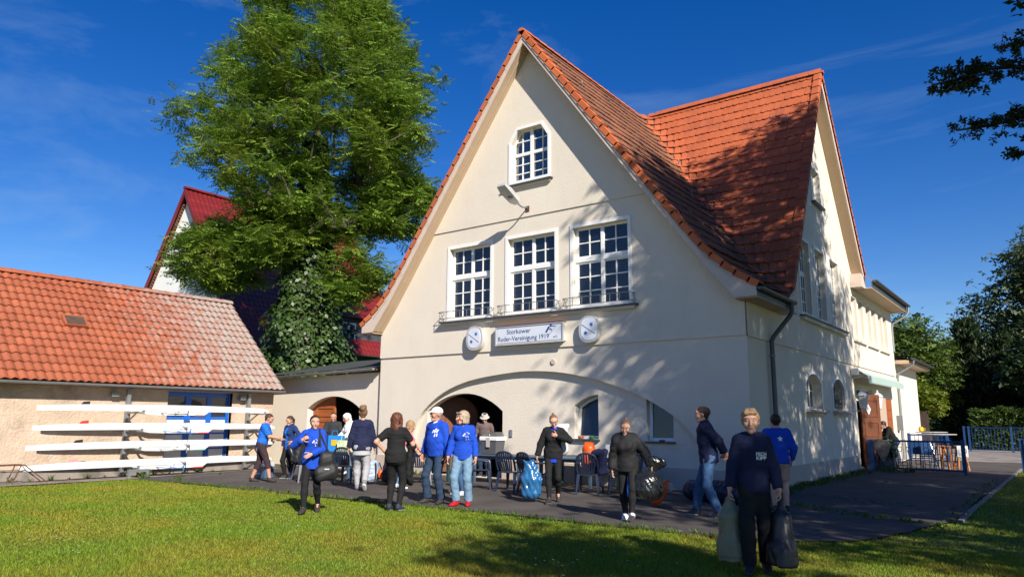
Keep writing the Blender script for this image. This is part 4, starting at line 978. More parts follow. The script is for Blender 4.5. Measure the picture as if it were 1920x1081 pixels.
# --- background on the right
rg = np.random.default_rng(31)
def bg(name, label, b, prof, n, mm, scale=2.4, per=26, sp=.5, th=None, seed=1, kind='oval', r0=.25, group='trees behind the gate'):
    k = envelope(np.array(b, float), prof, n, rg, .35); return tree(name, label, np.array(b, float), th or prof[-1][0]*.7, k, r0, leaf_template(kind), scale, per, sp, mm, m_bark, up=.4, rmin=.02, seed=seed, group=group, flat=.7)
bg('willow_tree', 'large grey-green tree at the right edge behind the hedge', (6.6, 50, 0), [(2.4, 3.9), (4.5, 5.0), (8, 5.3), (12, 4.6), (14.5, 3.2), (16.6, .8)], 300, m_leafw, seed=41, scale=3.2, per=34, sp=.7)
bg('bushy_tree', 'dark broad tree filling the right edge above the hedge', (7.4, 41.5, 0), [(1.6, 3.2), (4, 4.2), (6.4, 3.8), (8.6, 1.2)], 190, m_leafd, seed=47, scale=3.2, per=34, sp=.6)
bg('round_tree', 'mid green tree right behind the annex eave', (-3.0, 43.5, 0), [(1, 1.6), (3, 2.4), (5.5, 2.9), (7.5, 2.2), (9.0, .6)], 190, m_leafl, scale=2.4, per=30, sp=.5, seed=42)
bg('round_tree', 'lower green tree right of the tall one behind the shed', (-1.2, 66, 0), [(1, 3), (4, 4.0), (7, 3.2), (9.0, 1)], 150, m_leafl, scale=3.6, per=24, sp=.8, seed=43)
bg('round_tree', 'distant green tree half hidden behind the dark conifer', (3.4, 70, 0), [(1, 3), (4, 4.4), (8, 3.6), (11, 1)], 150, m_leafm, scale=3.6, per=24, sp=.8, seed=44)
bg('conifer_tree', 'dark slim conifer beside the garden shed', (.55, 45.5, 0), [(.3, 1.7), (3, 1.9), (6, 1.4), (8.8, .2)], 190, m_leafd, kind='needle', scale=3.4, per=42, sp=.33, seed=45, r0=.16)
bg('conifer_tree', 'second dark conifer nearer the hedge', (2.9, 45, 0), [(.3, 1.9), (3, 2.2), (5.6, 1.6), (7.4, .2)], 190, m_leafd, kind='needle', scale=3.4, per=42, sp=.33, seed=46, r0=.16)
yb = thing('yellow_bush', 'bright yellow-green bush leaning over the brown fence', 'bush', (-2.0, 37.2, 0))
k = np.vstack([lobe((-2.4, 37.2, 3.3), (1.1, .9, 1.0), 50), lobe((-1.3, 37.2, 2.8), (.8, .8, .6), 26)])
N_, pr_, R_ = skeleton((-2.0, 37.2, 0), 2.6, k, .09, rg); branches(N_, pr_, R_).build('stem', m_bark, yb, fix=False)
quads_obj('foliage', scatter(leaf_template('oval'), np.repeat(k, 45, 0)+rg.normal(size=(len(k)*45, 3))*.24, 1.6, .4, rg=rg), m_leafy, yb)
hg = thing('hedge', 'clipped dark green hedge behind the blue fence', 'hedge', (6, 37.5, 0))
n = 6000; P = np.stack([rg.uniform(1.0, 12, n), rg.uniform(37.0, 38.4, n), rg.uniform(.05, 2.3, n)], 1)
face = rg.uniform(size=n); P[face < .6, 1] = 37.0+rg.normal(size=(face < .6).sum())*.06; q = (face > .6) & (face < .85); P[q, 2] = 2.3+rg.normal(size=q.sum())*.06
P[:, 2] *= 1+.04*np.sin(P[:, 0]*3)
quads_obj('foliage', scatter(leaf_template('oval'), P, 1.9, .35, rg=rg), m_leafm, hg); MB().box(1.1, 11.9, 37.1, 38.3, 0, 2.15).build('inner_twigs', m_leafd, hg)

# ================================================================ grass
m_grass = mat('grass_blade', (.185, .235, .015), r=.6, v=.3, s=.5, b=0, isl=.35, trl=.3, world=True, c2=(.27, .245, .022), c2s=.33, c2t=(.42, .62), c3=(.16, .25, .014))
yard = np.array(YARD_D)
def inside(P, poly):
    x, y = P[:, 0], P[:, 1]; c = np.zeros(len(P), bool); n = len(poly); j = n-1
    for i in range(n):
        xi, yi, xj, yj = poly[i][0], poly[i][1], poly[j][0], poly[j][1]
        if yi != yj: c ^= ((yi > y) != (yj > y)) & (x < (xj-xi)*(y-yi)/(yj-yi)+xi)
        j = i
    return c
rg = np.random.default_rng(5)
pv = [(-15.5, -16), (-14.6, -16), (-14.35, -9.2), (-14.2, -6.6), (-14.55, -5.2), (-15.0, -1.2), (-15.5, -1.2)]
GP = []
for (x0, x1, y0, y1, n) in ((-14.6, 5.2, -13.2, -5.0, 470000), (2.4, 6.5, -7.0, 16.0, 90000)):
    P = np.stack([rg.uniform(x0, x1, n), rg.uniform(y0, y1, n), np.zeros(n)-.028], 1)
    d = np.hypot(P[:, 0]-CAM[0], P[:, 1]-CAM[1]); keep = in_frame(P, 30) & ~inside(P, yard) & ~inside(P, pv) & (rg.uniform(size=n) < np.clip(9/d, .35, 1))
    GP.append(P[keep])
GP = np.vstack(GP); n = len(GP)
d = np.hypot(GP[:, 0]-CAM[0], GP[:, 1]-CAM[1]); h = rg.uniform(.022, .045, n)*(1+.3*np.sin(GP[:, 0]*1.3+np.sin(GP[:, 1]*1.7))); w = .0035*np.clip(d/6, 1, 2.6)
a = rg.uniform(0, 6.283, n); ln = rg.uniform(.2, .9, n)*h; b = rg.uniform(0, 6.283, n); wx, wy = np.cos(a)*w, np.sin(a)*w
V = np.empty((n, 3, 3)); V[:, 0] = GP+np.stack([wx, wy, 0*wx], 1); V[:, 1] = GP-np.stack([wx, wy, 0*wx], 1); V[:, 2] = GP+np.stack([np.cos(b)*ln, np.sin(b)*ln, h], 1)
o = link('grass', mesh_np('grass', V.reshape(-1, 3), np.arange(3*n).reshape(-1, 3)), m_grass); props(o, 'short mown lawn grass with yellowish patches', 'grass', kind='stuff')
# weeds along walls and tufts on the yard
def tufts(spots, name, label, mm, hh=.16, per=26):
    V = []
    for (x, y, s) in spots:
        for _ in range(int(per*s)):
            a, b_ = random.uniform(0, 6.28), random.uniform(.15, 1.0); r = random.uniform(0, .10*s); px, py = x+r*math.cos(a*3), y+r*math.sin(a*3); H = hh*s*random.uniform(.4, 1.1); w = random.uniform(.006, .014)
            tip = (px+math.cos(a)*H*b_, py+math.sin(a)*H*b_, H); V += [(px-w*math.sin(a), py+w*math.cos(a), -.01), (px+w*math.sin(a), py-w*math.cos(a), -.01), ((px+tip[0])/2+w*math.sin(a), (py+tip[1])/2, H*.7), tip]
    o = quads_obj(name, np.array(V), mm); props(o, label, 'weeds', kind='stuff')
sp = [(.10+.35*random.random()**2, y, random.uniform(.35, .9)) for y in np.arange(.3, 10.3, .11)]
sp += [(.6+3.2*t+random.gauss(0, .12), -.9-1.9*t+random.gauss(0, .12), random.uniform(.15, .45)) for t in np.random.default_rng(3).uniform(0, 1, 110)]
sp += [(x, 10.55+random.gauss(0, .1), random.uniform(.6, 1.3)) for x in (.6, .75, .9, 1.1, 1.3, 1.45)]
sp += [(-15.35, y, random.uniform(.4, 1.2)) for y in np.arange(-11, -3, .45)]+[(-14.4, -5.9, 1.4), (-14.3, -6.0, 1.0), (-13.2, -5.6, .9), (-13.6, -5.5, .6), (-14.1, -3.9, .7), (-9.9, -.25, 1.2), (-9.7, -.2, .8), (-.6, -.3, .7), (-.9, -.25, .8)]
sp += [(3.80+random.gauss(0, .08), y, random.uniform(.15, .32)) for y in np.arange(-5, 9, .16)]+[(x, -5.93+random.gauss(0, .05), random.uniform(.25, .5)) for x in np.arange(-13, 2, .07)]
tufts(sp, 'weeds', 'grass tufts and weeds along the walls and yard edge', mat('weed_leaf', (.085, .14, .02), r=.6, v=.2, b=0, isl=.3, trl=.25))
fl = np.stack([rg.uniform(-14, 2, 500), rg.uniform(-12, -6.3, 500), rg.uniform(.012, .03, 500)], 1); fl = fl[in_frame(fl) & (np.sin(fl[:, 0]*.9)+np.sin(fl[:, 1]*1.4+1) > .3)]
Q = np.array([[-.011, -.011, 0], [.011, -.011, 0], [.011, .011, 0], [-.011, .011, 0]])
props(quads_obj('daisies', (fl[:, None]+Q[None]+rg.normal(size=(len(fl), 1, 3))*[.0, .0, .001]).reshape(-1, 3), m_white), 'tiny white daisies scattered in the lawn', 'flowers', kind='stuff')
# fallen leaves and grit at the foot of the arch wall
P = np.stack([rg.uniform(-6.8, -.2, 260), -.05-np.abs(rg.normal(size=260))*.35, np.full(260, .012)], 1)
props(quads_obj('dry_leaves', scatter(leaf_template('oval')[:1], P, .55, .7, rg=rg), mat('dry_leaf', (.22, .10, .05), r=.9, v=.2, b=0, isl=.4)), 'dry brown leaves blown against the clubhouse wall', 'leaves', kind='stuff')
# ================================================================ implicit-surface modelling (bodies, clothes, bags)
A3 = lambda *a: np.array(a, float)
def cap(a, b, ra, rb=None, side=None, fa=False, fb=False, k=None, neg=False):
    """elliptic tapered capsule; ra/rb = radius or (width, depth); fa/fb = flat ends; neg = carve away"""
    ra = ra if isinstance(ra, tuple) else (ra, ra); rb = ra if rb is None else (rb if isinstance(rb, tuple) else (rb, rb))
    return (A3(*a), A3(*b), ra, rb, None if side is None else A3(*side), fa, fb, k, neg)
def sdf_mesh(prims, h, k=.03, cuts=(), disp=None, pad=None):
    """smooth union of capsules -> (verts, quads) by surface nets"""
    pad = pad or (3*h+k)
    lo = np.min([np.minimum(p[0]-max(p[2]), p[1]-max(p[3])) for p in prims if not p[8]], axis=0)-pad
    hi = np.max([np.maximum(p[0]+max(p[2]), p[1]+max(p[3])) for p in prims if not p[8]], axis=0)+pad
    n = np.ceil((hi-lo)/h).astype(int)+1
    ax = [lo[i]+h*np.arange(n[i]) for i in range(3)]
    d = np.full(n, .5, np.float32)
    for (a, b, ra, rb, side, fa, fb, kk, neg) in prims:
        kk = k if kk is None else kk; m = max(ra+rb)+kk+2*h
        i0 = np.maximum(0, np.floor((np.minimum(a, b)-m-lo)/h).astype(int)); i1 = np.minimum(n, np.ceil((np.maximum(a, b)+m-lo)/h).astype(int)+1)
        if np.any(i1 <= i0): continue
        sl = tuple(slice(i0[q], i1[q]) for q in range(3))
        X = ax[0][sl[0]][:, None, None]-a[0]; Y = ax[1][sl[1]][None, :, None]-a[1]; Z = ax[2][sl[2]][None, None, :]-a[2]
        ab = b-a; L = np.linalg.norm(ab); dr = ab/L if L > 1e-6 else A3(0, 0, 1)
        s = X*dr[0]+Y*dr[1]+Z*dr[2]; t = np.clip(s/max(L, 1e-6), 0, 1) if L > 1e-6 else np.zeros_like(s)
        al = s-t*L
        if side is None: sd = np.cross(dr, A3(0, 1, 0) if abs(dr[1]) < .9 else A3(1, 0, 0))
        else: sd = side-dr*np.dot(side, dr)
        sd = sd if np.linalg.norm(sd) > 1e-3 else np.cross(dr, A3(0, 0, 1) if abs(dr[2]) < .9 else A3(1, 0, 0)); sd = sd/np.linalg.norm(sd); fr = np.cross(dr, sd)
        u = X*sd[0]+Y*sd[1]+Z*sd[2]; w = X*fr[0]+Y*fr[1]+Z*fr[2]
        ru = ra[0]+(rb[0]-ra[0])*t; rw = ra[1]+(rb[1]-ra[1])*t; mn = np.minimum(ru, rw)
        v = (np.sqrt((u/ru)**2+(w/rw)**2+(al/mn)**2)-1)*mn
        if fb: v = np.maximum(v, s-L)
        if fa: v = np.maximum(v, -s)
        o = d[sl]
        if neg: d[sl] = np.maximum(o, -v)
        elif kk > 1e-5:
            hh = np.maximum(kk-np.abs(o-v), 0)/kk; d[sl] = np.minimum(o, v)-hh*hh*kk*.25
        else: d[sl] = np.minimum(o, v)
    if disp is not None: d += disp(ax[0][:, None, None], ax[1][None, :, None], ax[2][None, None, :])
    for (p, nn) in cuts:
        nn = A3(*nn)/np.linalg.norm(nn)
        d = np.maximum(d, (ax[0][:, None, None]-p[0])*nn[0]+(ax[1][None, :, None]-p[1])*nn[1]+(ax[2][None, None, :]-p[2])*nn[2])
    return nets(d, lo, h)
def nets(d, lo, h):
    I = d < 0; nx, ny, nz = d.shape
    cnt = np.zeros((nx-1, ny-1, nz-1), np.int8)
    for i in (0, 1):
        for j in (0, 1):
            for l in (0, 1): cnt += I[i:nx-1+i, j:ny-1+j, l:nz-1+l]
    act = (cnt > 0) & (cnt < 8); idx = np.full(act.shape, -1, np.int64); c = np.argwhere(act); idx[act] = np.arange(len(c))
    if len(c) == 0: return np.zeros((0, 3)), np.zeros((0, 4), int)
    S = np.zeros((len(c), 3)); W_ = np.zeros(len(c))
    for axis in range(3):
        oth = [q for q in range(3) if q != axis]
        for i in (0, 1):
            for j in (0, 1):
                o0 = c.copy(); o0[:, oth[0]] += i; o0[:, oth[1]] += j; o1 = o0.copy(); o1[:, axis] += 1
                a = d[o0[:, 0], o0[:, 1], o0[:, 2]]; b = d[o1[:, 0], o1[:, 1], o1[:, 2]]; cr_ = (a < 0) != (b < 0)
                t = np.where(cr_, a/np.where(np.abs(a-b) < 1e-9, 1, a-b), 0); p = o0-c+0.0; p[:, axis] += t
                S += p*cr_[:, None]; W_ += cr_
    V = (c+S/np.maximum(W_, 1)[:, None])*h+lo
    F = []
    for axis in range(3):
        a0 = [slice(None)]*3; a1 = [slice(None)]*3; a0[axis] = slice(0, -1); a1[axis] = slice(1, None)
        A_, B_ = I[tuple(a0)], I[tuple(a1)]; e = np.argwhere(A_ != B_); oth = [(axis+1) % 3, (axis+2) % 3]
        ok = np.ones(len(e), bool)
        for q in oth: ok &= (e[:, q] > 0) & (e[:, q] < d.shape[q]-1)
        e = e[ok]; fl = A_[e[:, 0], e[:, 1], e[:, 2]]; quad = []
        for (i, j) in ((-1, -1), (0, -1), (0, 0), (-1, 0)):
            g = e.copy(); g[:, oth[0]] += i; g[:, oth[1]] += j; quad.append(idx[g[:, 0], g[:, 1], g[:, 2]])
        q = np.stack(quad, 1); q[~fl] = q[~fl][:, ::-1]; F.append(q)
    F = np.vstack(F); return V, F[(F >= 0).all(1)]
def crease(amp, freq=1.0, seed=0, zs=.6):
    """sharp folds of limp plastic or tarpaulin"""
    rg_ = np.random.default_rng(seed); ks = rg_.normal(size=(8, 3))*np.array([16, 16, 16*zs])*freq; ph = rg_.uniform(0, 6.28, 8)
    def f(X, Y, Z):
        s = 0
        for q in range(0, 8, 2):
            s = s+(np.abs(np.sin(ks[q, 0]*X+ks[q, 1]*Y+ks[q, 2]*Z+ph[q]+1.3*np.sin((ks[q+1, 0]*X+ks[q+1, 1]*Y+ks[q+1, 2]*Z)*.6+ph[q+1])))-.6)*(1.0 if q < 4 else .6)
        return (-amp/2*s-amp*.30).astype(np.float32)
    return f
def wrinkle(amp, freq=1.0, seed=0, zs=1.0):
    rg_ = np.random.default_rng(seed); ks = rg_.normal(size=(6, 3))*np.array([22, 22, 30*zs])*freq; ph = rg_.uniform(0, 6.28, 6)
    def f(X, Y, Z):
        s = 0
        for q in range(0, 6, 2):
            s = s+np.sin(ks[q, 0]*X+ks[q, 1]*Y+ks[q, 2]*Z+ph[q]+1.7*np.sin((ks[q+1, 0]*X+ks[q+1, 1]*Y+ks[q+1, 2]*Z)*.5+ph[q+1]))
        return (amp/3*s).astype(np.float32)
    return f
def folds(amp, freq, seed):
    a, b = wrinkle(amp*.45, freq, seed), crease(amp*.95, freq*.95, seed+50, 1.3)
    return lambda X, Y, Z: a(X, Y, Z)+b(X, Y, Z)
def smooth_obj(name, VF, m, parent, label=None):
    V, F = VF; o = link(name, mesh_np(name, V, F, True), None, parent, None, label)
    for mm in (m if isinstance(m, list) else [m]): o.data.materials.append(mm)
    return o
def join_meshes(parts):
    """[(V, F, material index)] -> V, F, idx"""
    Vs, Fs, Is, n = [], [], [], 0
    for V, F, i in parts:
        Vs.append(V); Fs.append(F+n); Is.append(np.full(len(F), i)); n += len(V)
    return np.vstack(Vs), np.vstack(Fs), np.concatenate(Is)
def ell(c, r, n=8, m=6):
    V = []; F = []
    for i in range(m+1):
        for j in range(n):
            th, ph = math.pi*i/m, 2*math.pi*j/n; V.append((c[0]+r[0]*math.sin(th)*math.cos(ph), c[1]+r[1]*math.sin(th)*math.sin(ph), c[2]+r[2]*math.cos(th)))
    for i in range(m): F += [(i*n+j, (i+1)*n+j, (i+1)*n+(j+1) % n, i*n+(j+1) % n) for j in range(n)]
    return np.array(V), np.array(F)
def rotm(yaw=0, pitch=0, roll=0):
    """yaw left +, pitch forward/down +, roll towards the right +"""
    return np.array((Matrix.Rotation(yaw, 3, 'Z') @ Matrix.Rotation(-pitch, 3, 'X') @ Matrix.Rotation(roll, 3, 'Y')))
def ik(a, t, l1, l2, hint):
    a, t, hint = A3(*a), A3(*t), A3(*hint); d = t-a; L = np.linalg.norm(d); Lm = min(L, (l1+l2)*.995); d = d/max(L, 1e-6); t = a+d*Lm
    x = (l1*l1-l2*l2+Lm*Lm)/(2*Lm); y = math.sqrt(max(0, l1*l1-x*x)); h = hint-d*np.dot(hint, d); h = h/max(1e-6, np.linalg.norm(h))
    return a+d*x+h*y, t
SKIN = [mat('skin_fair', (.53, .285, .20), r=.5, v=.06, s=9, b=.03, spec=.35), mat('skin_tan', (.47, .25, .17), r=.5, v=.06, s=9, b=.03, spec=.35)]
m_lip = mat('lip', (.42, .14, .12), r=.5, b=0); m_eyew = mat('eye_white', (.45, .40, .38), r=.3, b=0); m_iris = mat('iris', (.03, .025, .02), r=.2, b=0)
_cl = {}
def cloth(name, c, r=.85, b=.25, v=.10):
    if name not in _cl: _cl[name] = mat(name, c, r=r, v=v, s=14, b=b, bs=220, bd=.003, spec=.2)
    return _cl[name]
def hand(w, d, pn, sgn, curl, s, thumb_side):
    """palm and five bent fingers. w wrist, d direction, pn palm normal"""
    d = d/np.linalg.norm(d); pn = pn-d*np.dot(pn, d); pn /= np.linalg.norm(pn); x = np.cross(pn, d)*thumb_side    # x points to the thumb side
    P = [cap(w-d*.03*s, w+d*.02*s, (.026*s, .02*s), (.032*s, .017*s), x), cap(w+d*.02*s, w+d*.075*s, (.036*s, .016*s), (.040*s, .014*s), x)]
    for q, (off, ln) in enumerate(((.030, .072), (.010, .082), (-.010, .076), (-.029, .058))):
        p = w+d*.085*s+x*off*s; dirn = d.copy()
        for seg, f in enumerate((.44, .32, .24)):
            ang = curl*(.75+.12*q*.5)*(1.0 if seg else .7); c_, s_ = math.cos(ang), math.sin(ang)
            n_ = np.cross(dirn, x)*(-1 if np.dot(np.cross(dirn, x), pn) < 0 else 1); dirn = dirn*c_+n_*s_; dirn /= np.linalg.norm(dirn)
            q2 = p+dirn*ln*f*s; P.append(cap(p, q2, .0088*s*(1-.08*seg), .0082*s*(1-.1*seg), k=.004)); p = q2
    p = w+d*.025*s+x*.032*s; dirn = (d*.6+x*.75+pn*.25); dirn /= np.linalg.norm(dirn)
    for ln in (.038, .032, .025):
        q2 = p+dirn*ln*s; P.append(cap(p, q2, .0105*s, .009*s, k=.006)); p = q2; dirn = dirn+(d*.35+pn*.45*curl-x*.25)*.8; dirn /= np.linalg.norm(dirn)
    return P
def person(label, loc, a, H=1.72, sex='f', g=1.0, hip=(0, 0, 0), lean=(0, 0), twist=0.0, feet=((.1, 0, 0, 0), (-.1, 0, 0, 0)), hands=None, elbow=((.6, -.9, -.1), (-.6, -.9, -.1)), curl=(.5, .5), palm=(None, None), head=(0, 0, 0),
           top=None, over=None, bottom=None, shoes=None, hair=None, skin=0, sw=None, hscale=1.07, am=None, res=.014, hres=.0062, seed=1, extra=None):
    s = H/1.75; th = thing('person', label, 'person', (loc[0], loc[1], 0), rad(a-90)); OFF[th.name] = Vector((0, 0, 0))
    f = sex == 'f'; P = A3(hip[0], hip[1], .93*s+hip[2]); R = rotm(twist*.5, lean[1], lean[0]); R2 = rotm(twist, lean[1]*1.1, lean[0])
    loc3 = lambda v, M=R: P+M@(A3(*v)*s)
    X_ = R@A3(1, 0, 0); X2 = R2@A3(1, 0, 0)
    sw = sw or (.150 if f else .176); SHR, SHL = loc3((sw, -.005, .462), R2), loc3((-sw, -.005, .462), R2); NB = loc3((0, -.01, .520), R2)
    hx_ = .085*min(1.0, g+.05); HP = [loc3((hx_, 0, -.02)), loc3((-hx_, 0, -.02))]
    hm = rotm(twist+head[0], head[1]+lean[1]*.3, head[2]); HC = NB+R2@(A3(0, .015, .07)*s)+hm@(A3(0, .022, .085)*s)
    knees, ankles, fd = [], [], []
    for q in (0, 1):
        fx, fy, fz, fp = feet[q][:4]; yaw = feet[q][4] if len(feet[q]) > 4 else (-.15 if q == 0 else .15)
        fwd = rotm(yaw)@A3(0, 1, 0); an = A3(fx*s, fy*s, .085*s+fz)
        kn, an = ik(HP[q], an, .435*s, .425*s, fwd*1.0+A3(0, .15, 0)); knees.append(kn); ankles.append(an); fd.append((fwd, fp))
    hands = hands or ((.25, .03, .84), (-.25, .03, .84)); EL, WR = [], []
    for q, S in enumerate((SHR, SHL)):
        e, w = ik(S, A3(*hands[q])*s+A3(hip[0], hip[1], 0)*0, .285*s, .255*s, A3(*elbow[q])); EL.append(e); WR.append(w)
    # ---------- primitives shared by body and clothes
    hw, hd_ = (.158, .115) if f else (.155, .115); ww, wd = ((.116, .09) if f else (.140, .105)); cw, cdp = ((.138, .102) if f else (.160, .115))
    hm_w = max(hw*g, (.075+.088*g**.5)*.93)
    def torso(e=0.0, hem=None):
        L = [cap(loc3((0, -.01, -.03)), loc3((0, -.008, .06)), ((hw*g*s+e), (hd_*g*s+e)), None, X_),
             cap(loc3((0, 0, .10)), loc3((0, .005, .24)), (hw*.95*g*s+e, hd_*.92*g*s+e), (ww*g*s+e, wd*g*s+e), X_, k=.035),
             cap(loc3((0, .005, .24)), loc3((0, .005, .40), R2), (ww*g*s+e, wd*g*s+e), (cw*s*(.5+.5*g)+e, cdp*s*(.5+.5*g)+e), X2, k=.06),
             cap(SHL+(SHR-SHL)*.16-R2@A3(0,0,.012), SHR-(SHR-SHL)*.16-R2@A3(0,0,.012), .055*s+e*.7, None, k=.07), cap(loc3((0, -.01, .42), R2), loc3((0, -.012, .49), R2), (.10*s+e, .07*s+e), (.062*s+e, .058*s+e), X2, k=.06)]
        if f: L += [cap(loc3((x, .075, .345), R2), loc3((x, .088, .33), R2), .062*s+e*.8, k=.05) for x in (.068, -.068)]
        if g > 1.12: L += [cap(loc3((0, .06, .17)), loc3((0, .05, .10)), (.15*g*s, .10*g*s), None, X_, k=.08)]
        if hem is not None: L += [cap(loc3((0, -.005, .05)), loc3((0, -.005, hem-.06)), (hm_w*s+e, hd_*max(g, .92)*s+e), (hm_w*s+e*1.1, hd_*max(g, .92)*s+e*1.1), X_, k=.03)]
        return L
    def arm(q, e=0.0, frac=1.0, taper=1.0):
        S, E, Wt = (SHR, SHL)[q], EL[q], WR[q]; m = am or (1 if f else 1.12)
        L = [cap(S, E, .050*m*s+e, .040*m*s+e, k=.045)]
        if frac <= 1.0 and frac > 0:
            if frac < .5: L = [cap(S, S+(E-S)*frac*2, .052*m*s+e, .047*m*s+e*1.25, fb=True, k=.045)]
            else: L += [cap(E, E+(Wt-E)*(frac-.5)*2, .040*m*s+e, (.027*m*s+e*.9)*taper, k=.02, fb=True)]
        return L
    def leg(q, e=0.0, to=1.0, flare=1.0):
        m = 1.0 if f else 1.02; K, An = knees[q], ankles[q]; hpj = HP[q]
        L = [cap(hpj+A3(0, -.01, .02), K, (.088*m*g**.5*s+e), .056*m*s+e, k=.05)]
        if to > 0: L += [cap(K, K+(An-K)*.4, .056*m*s+e, (.057*m*s+e)*flare**.5, k=.03, fb=(to <= .4)), ] if to <= .4 else [cap(K, K+(An-K)*.35, .056*m*s+e, .057*m*s+e, k=.03), cap(K+(An-K)*.35, K+(An-K)*to, .056*m*s+e, (.037*m*s+e)*flare, k=.03, fb=True)]
        else: L = [cap(hpj+A3(0, -.01, .02), hpj+(K-hpj)*(1+to), (.088*m*g**.5*s+e), .066*m*s+e*1.2, fb=True, k=.05)]
        return L
    # ---------- body: one mesh of skin (torso and limbs, finer head and hands)
    sh = -.006
    body = torso(sh)+[cap(NB-A3(0, 0, .03), NB+(HC-NB)*.6, .052*s if not f else .046*s, k=.03)]
    for q in (0, 1):
        body += arm(q, 0.0)+leg(q, 0.0)
        body += [cap(EL[q]+(WR[q]-EL[q])*.85, WR[q]+(WR[q]-EL[q])*.10, .026*s, .024*s)]
        body += [cap(ankles[q], ankles[q]+fd[q][0]*.08*s-A3(0, 0, .05*s), .032*s, .022*s)]
    parts = [(*sdf_mesh(body, res, .03), 0)]
    s0_ = s; hsz = s*hscale; hl = lambda v: HC+hm@(A3(*v)*hsz)
    hs_k = 1.0 if not f else .96
    hp = [cap(hl((0, -.018, .030)), hl((0, -.018, .032)), (.076*hsz*hs_k, .096*hsz*hs_k), None, hm@A3(1, 0, 0), k=.03), cap(hl((0, .012, .02)), hl((0, .035, -.075)), (.068*hsz*hs_k, .078*hsz*hs_k), (.040*hsz*hs_k, .048*hsz*hs_k), hm@A3(1, 0, 0), k=.04),
          cap(hl((0, .070, -.098)), hl((0, .066, -.09)), .022*hsz, k=.03), cap(hl((0, .088, .012)), hl((0, .108, -.030)), .008*hsz, .0135*hsz, k=.014), cap(hl((0, .080, .036)), hl((0, .081, .036)), (.052*hsz, .010*hsz), None, hm@A3(1, 0, 0), k=.02)]
    for x in (-1, 1):
        hp += [cap(hl((x*.074*hs_k, -.012, .012)), hl((x*.076*hs_k, -.02, -.022)), (.012*hsz, .020*hsz), (.009*hsz, .013*hsz), hm@A3(1, 0, 0), k=.006), cap(hl((x*.045, .062, -.025)), hl((x*.044, .058, -.032)), .020*hsz, k=.03),
               cap(hl((x*.033, .101, .015)), hl((x*.033, .1015, .015)), .0125*hsz, neg=True)]
    hp += [cap(NB-A3(0, 0, .02), HC+hm@(A3(0, -.02, -.05)*s), .050*s if not f else .044*hsz, .048*s if not f else .042*hsz, k=.03)]
    parts.append((*sdf_mesh(hp, hres*hsz, .012), 0))
    for x in (-1, 1):
        for c_, r_, mi in (((x*.033, .081, .013), .0105, 2), ((x*.033, .0888, .013), .0046, 3)):
            V, F = ell(hl(c_), (r_*hsz,)*3); parts.append((V, F, mi))
    V, F = ell((0, 0, 0), (.024*hsz, .007*hsz, .0075*hsz), 10, 6); parts.append((V@hm.T+hl((0, .096, -.062)), F, 1))
    for q in (0, 1):
        dv = WR[q]-EL[q]; dv /= np.linalg.norm(dv); pn = A3(*(palm[q] if palm[q] is not None else ((-1, 0, 0) if q == 0 else (1, 0, 0))))
        pn = pn-dv*np.dot(pn, dv); tside = np.cross(pn, dv); want = A3(0, 1, .3); ts = 1 if np.dot(tside, want) > 0 else -1
        parts.append((*sdf_mesh(hand(WR[q], dv, pn, 1, curl[q], s*(1.0 if not f else .93), ts), .0052, .010), 0))
    V, F, I = join_meshes(parts)
    b = smooth_obj('body', (V, F), [SKIN[skin], m_lip, m_eyew, m_iris], th); b.data.polygons.foreach_set('material_index', I.astype(np.int32))
    out = dict(root=th, P=P, WR=WR, HC=HC, hm=hm, NB=NB, R2=R2, s=s, EL=EL, SH=(SHR, SHL), loc3=loc3, hl=hl, knees=knees, ankles=ankles)
    M_ = Matrix.Translation((loc[0], loc[1], 0)) @ Matrix.Rotation(rad(a-90), 4, 'Z'); out['W'] = lambda v: M_ @ Vector(v)
    # ---------- clothes
    def make_top(t, nm):
        e = t.get('e', .016); hem = t.get('hem', -.06); fr = t.get('sleeve', .96)
        L = torso(e, hem)+arm(0, e*1.05, fr, t.get('cuff', 1.15))+arm(1, e*1.05, fr, t.get('cuff', 1.15))
        if t.get('collar'): L += [cap(NB-R2@A3(0, 0, .02), NB+R2@(A3(0, .006, t['collar'])), .064*s, .062*s, fb=True, k=.03)]
        if t.get('hood'): L += [cap(loc3((-.085, -.085, .50), R2), loc3((.085, -.085, .50), R2), .052*s, k=.04), cap(loc3((-.085, -.06, .51), R2), loc3((-.05, .05, .475), R2), .036*s, .022*s, k=.03), cap(loc3((.085, -.06, .51), R2), loc3((.05, .05, .475), R2), .036*s, .022*s, k=.03), cap(loc3((0, -.12, .42), R2), loc3((0, -.10, .48), R2), (.10*s, .04*s), None, X2, k=.05)]
        if t.get('open'): L += [cap(loc3((0, .16, -.4)), loc3((0, .16, .44), R2), (t['open'], .12), (t['open']*.8, .10), X_, neg=True)]
        if t.get('neck'): L += [cap(loc3((0, .06, .56), R2), loc3((0, .03, .56), R2), t['neck'], neg=True)]
        if t.get('blob'): L += t['blob'](loc3, R2, s)
        cuts = [(loc3((0, 0, hem)), R@A3(0, 0, -1))]
        top_n = NB+R2@A3(0, 0, t.get('collar', .02)+ (.09 if t.get('hood') else .012)); cuts.append((top_n, R2@A3(0, -.25, 1)))
        return smooth_obj(nm, sdf_mesh(L, res*.85, .022, cuts, folds(t.get('wr', .006), t.get('wf', 1.0), seed)), t['m'], th)
    out['top'] = make_top(top, top.get('nm', 'shirt')) if top else None
    if over: out['over'] = make_top(over, over.get('nm', 'jacket'))
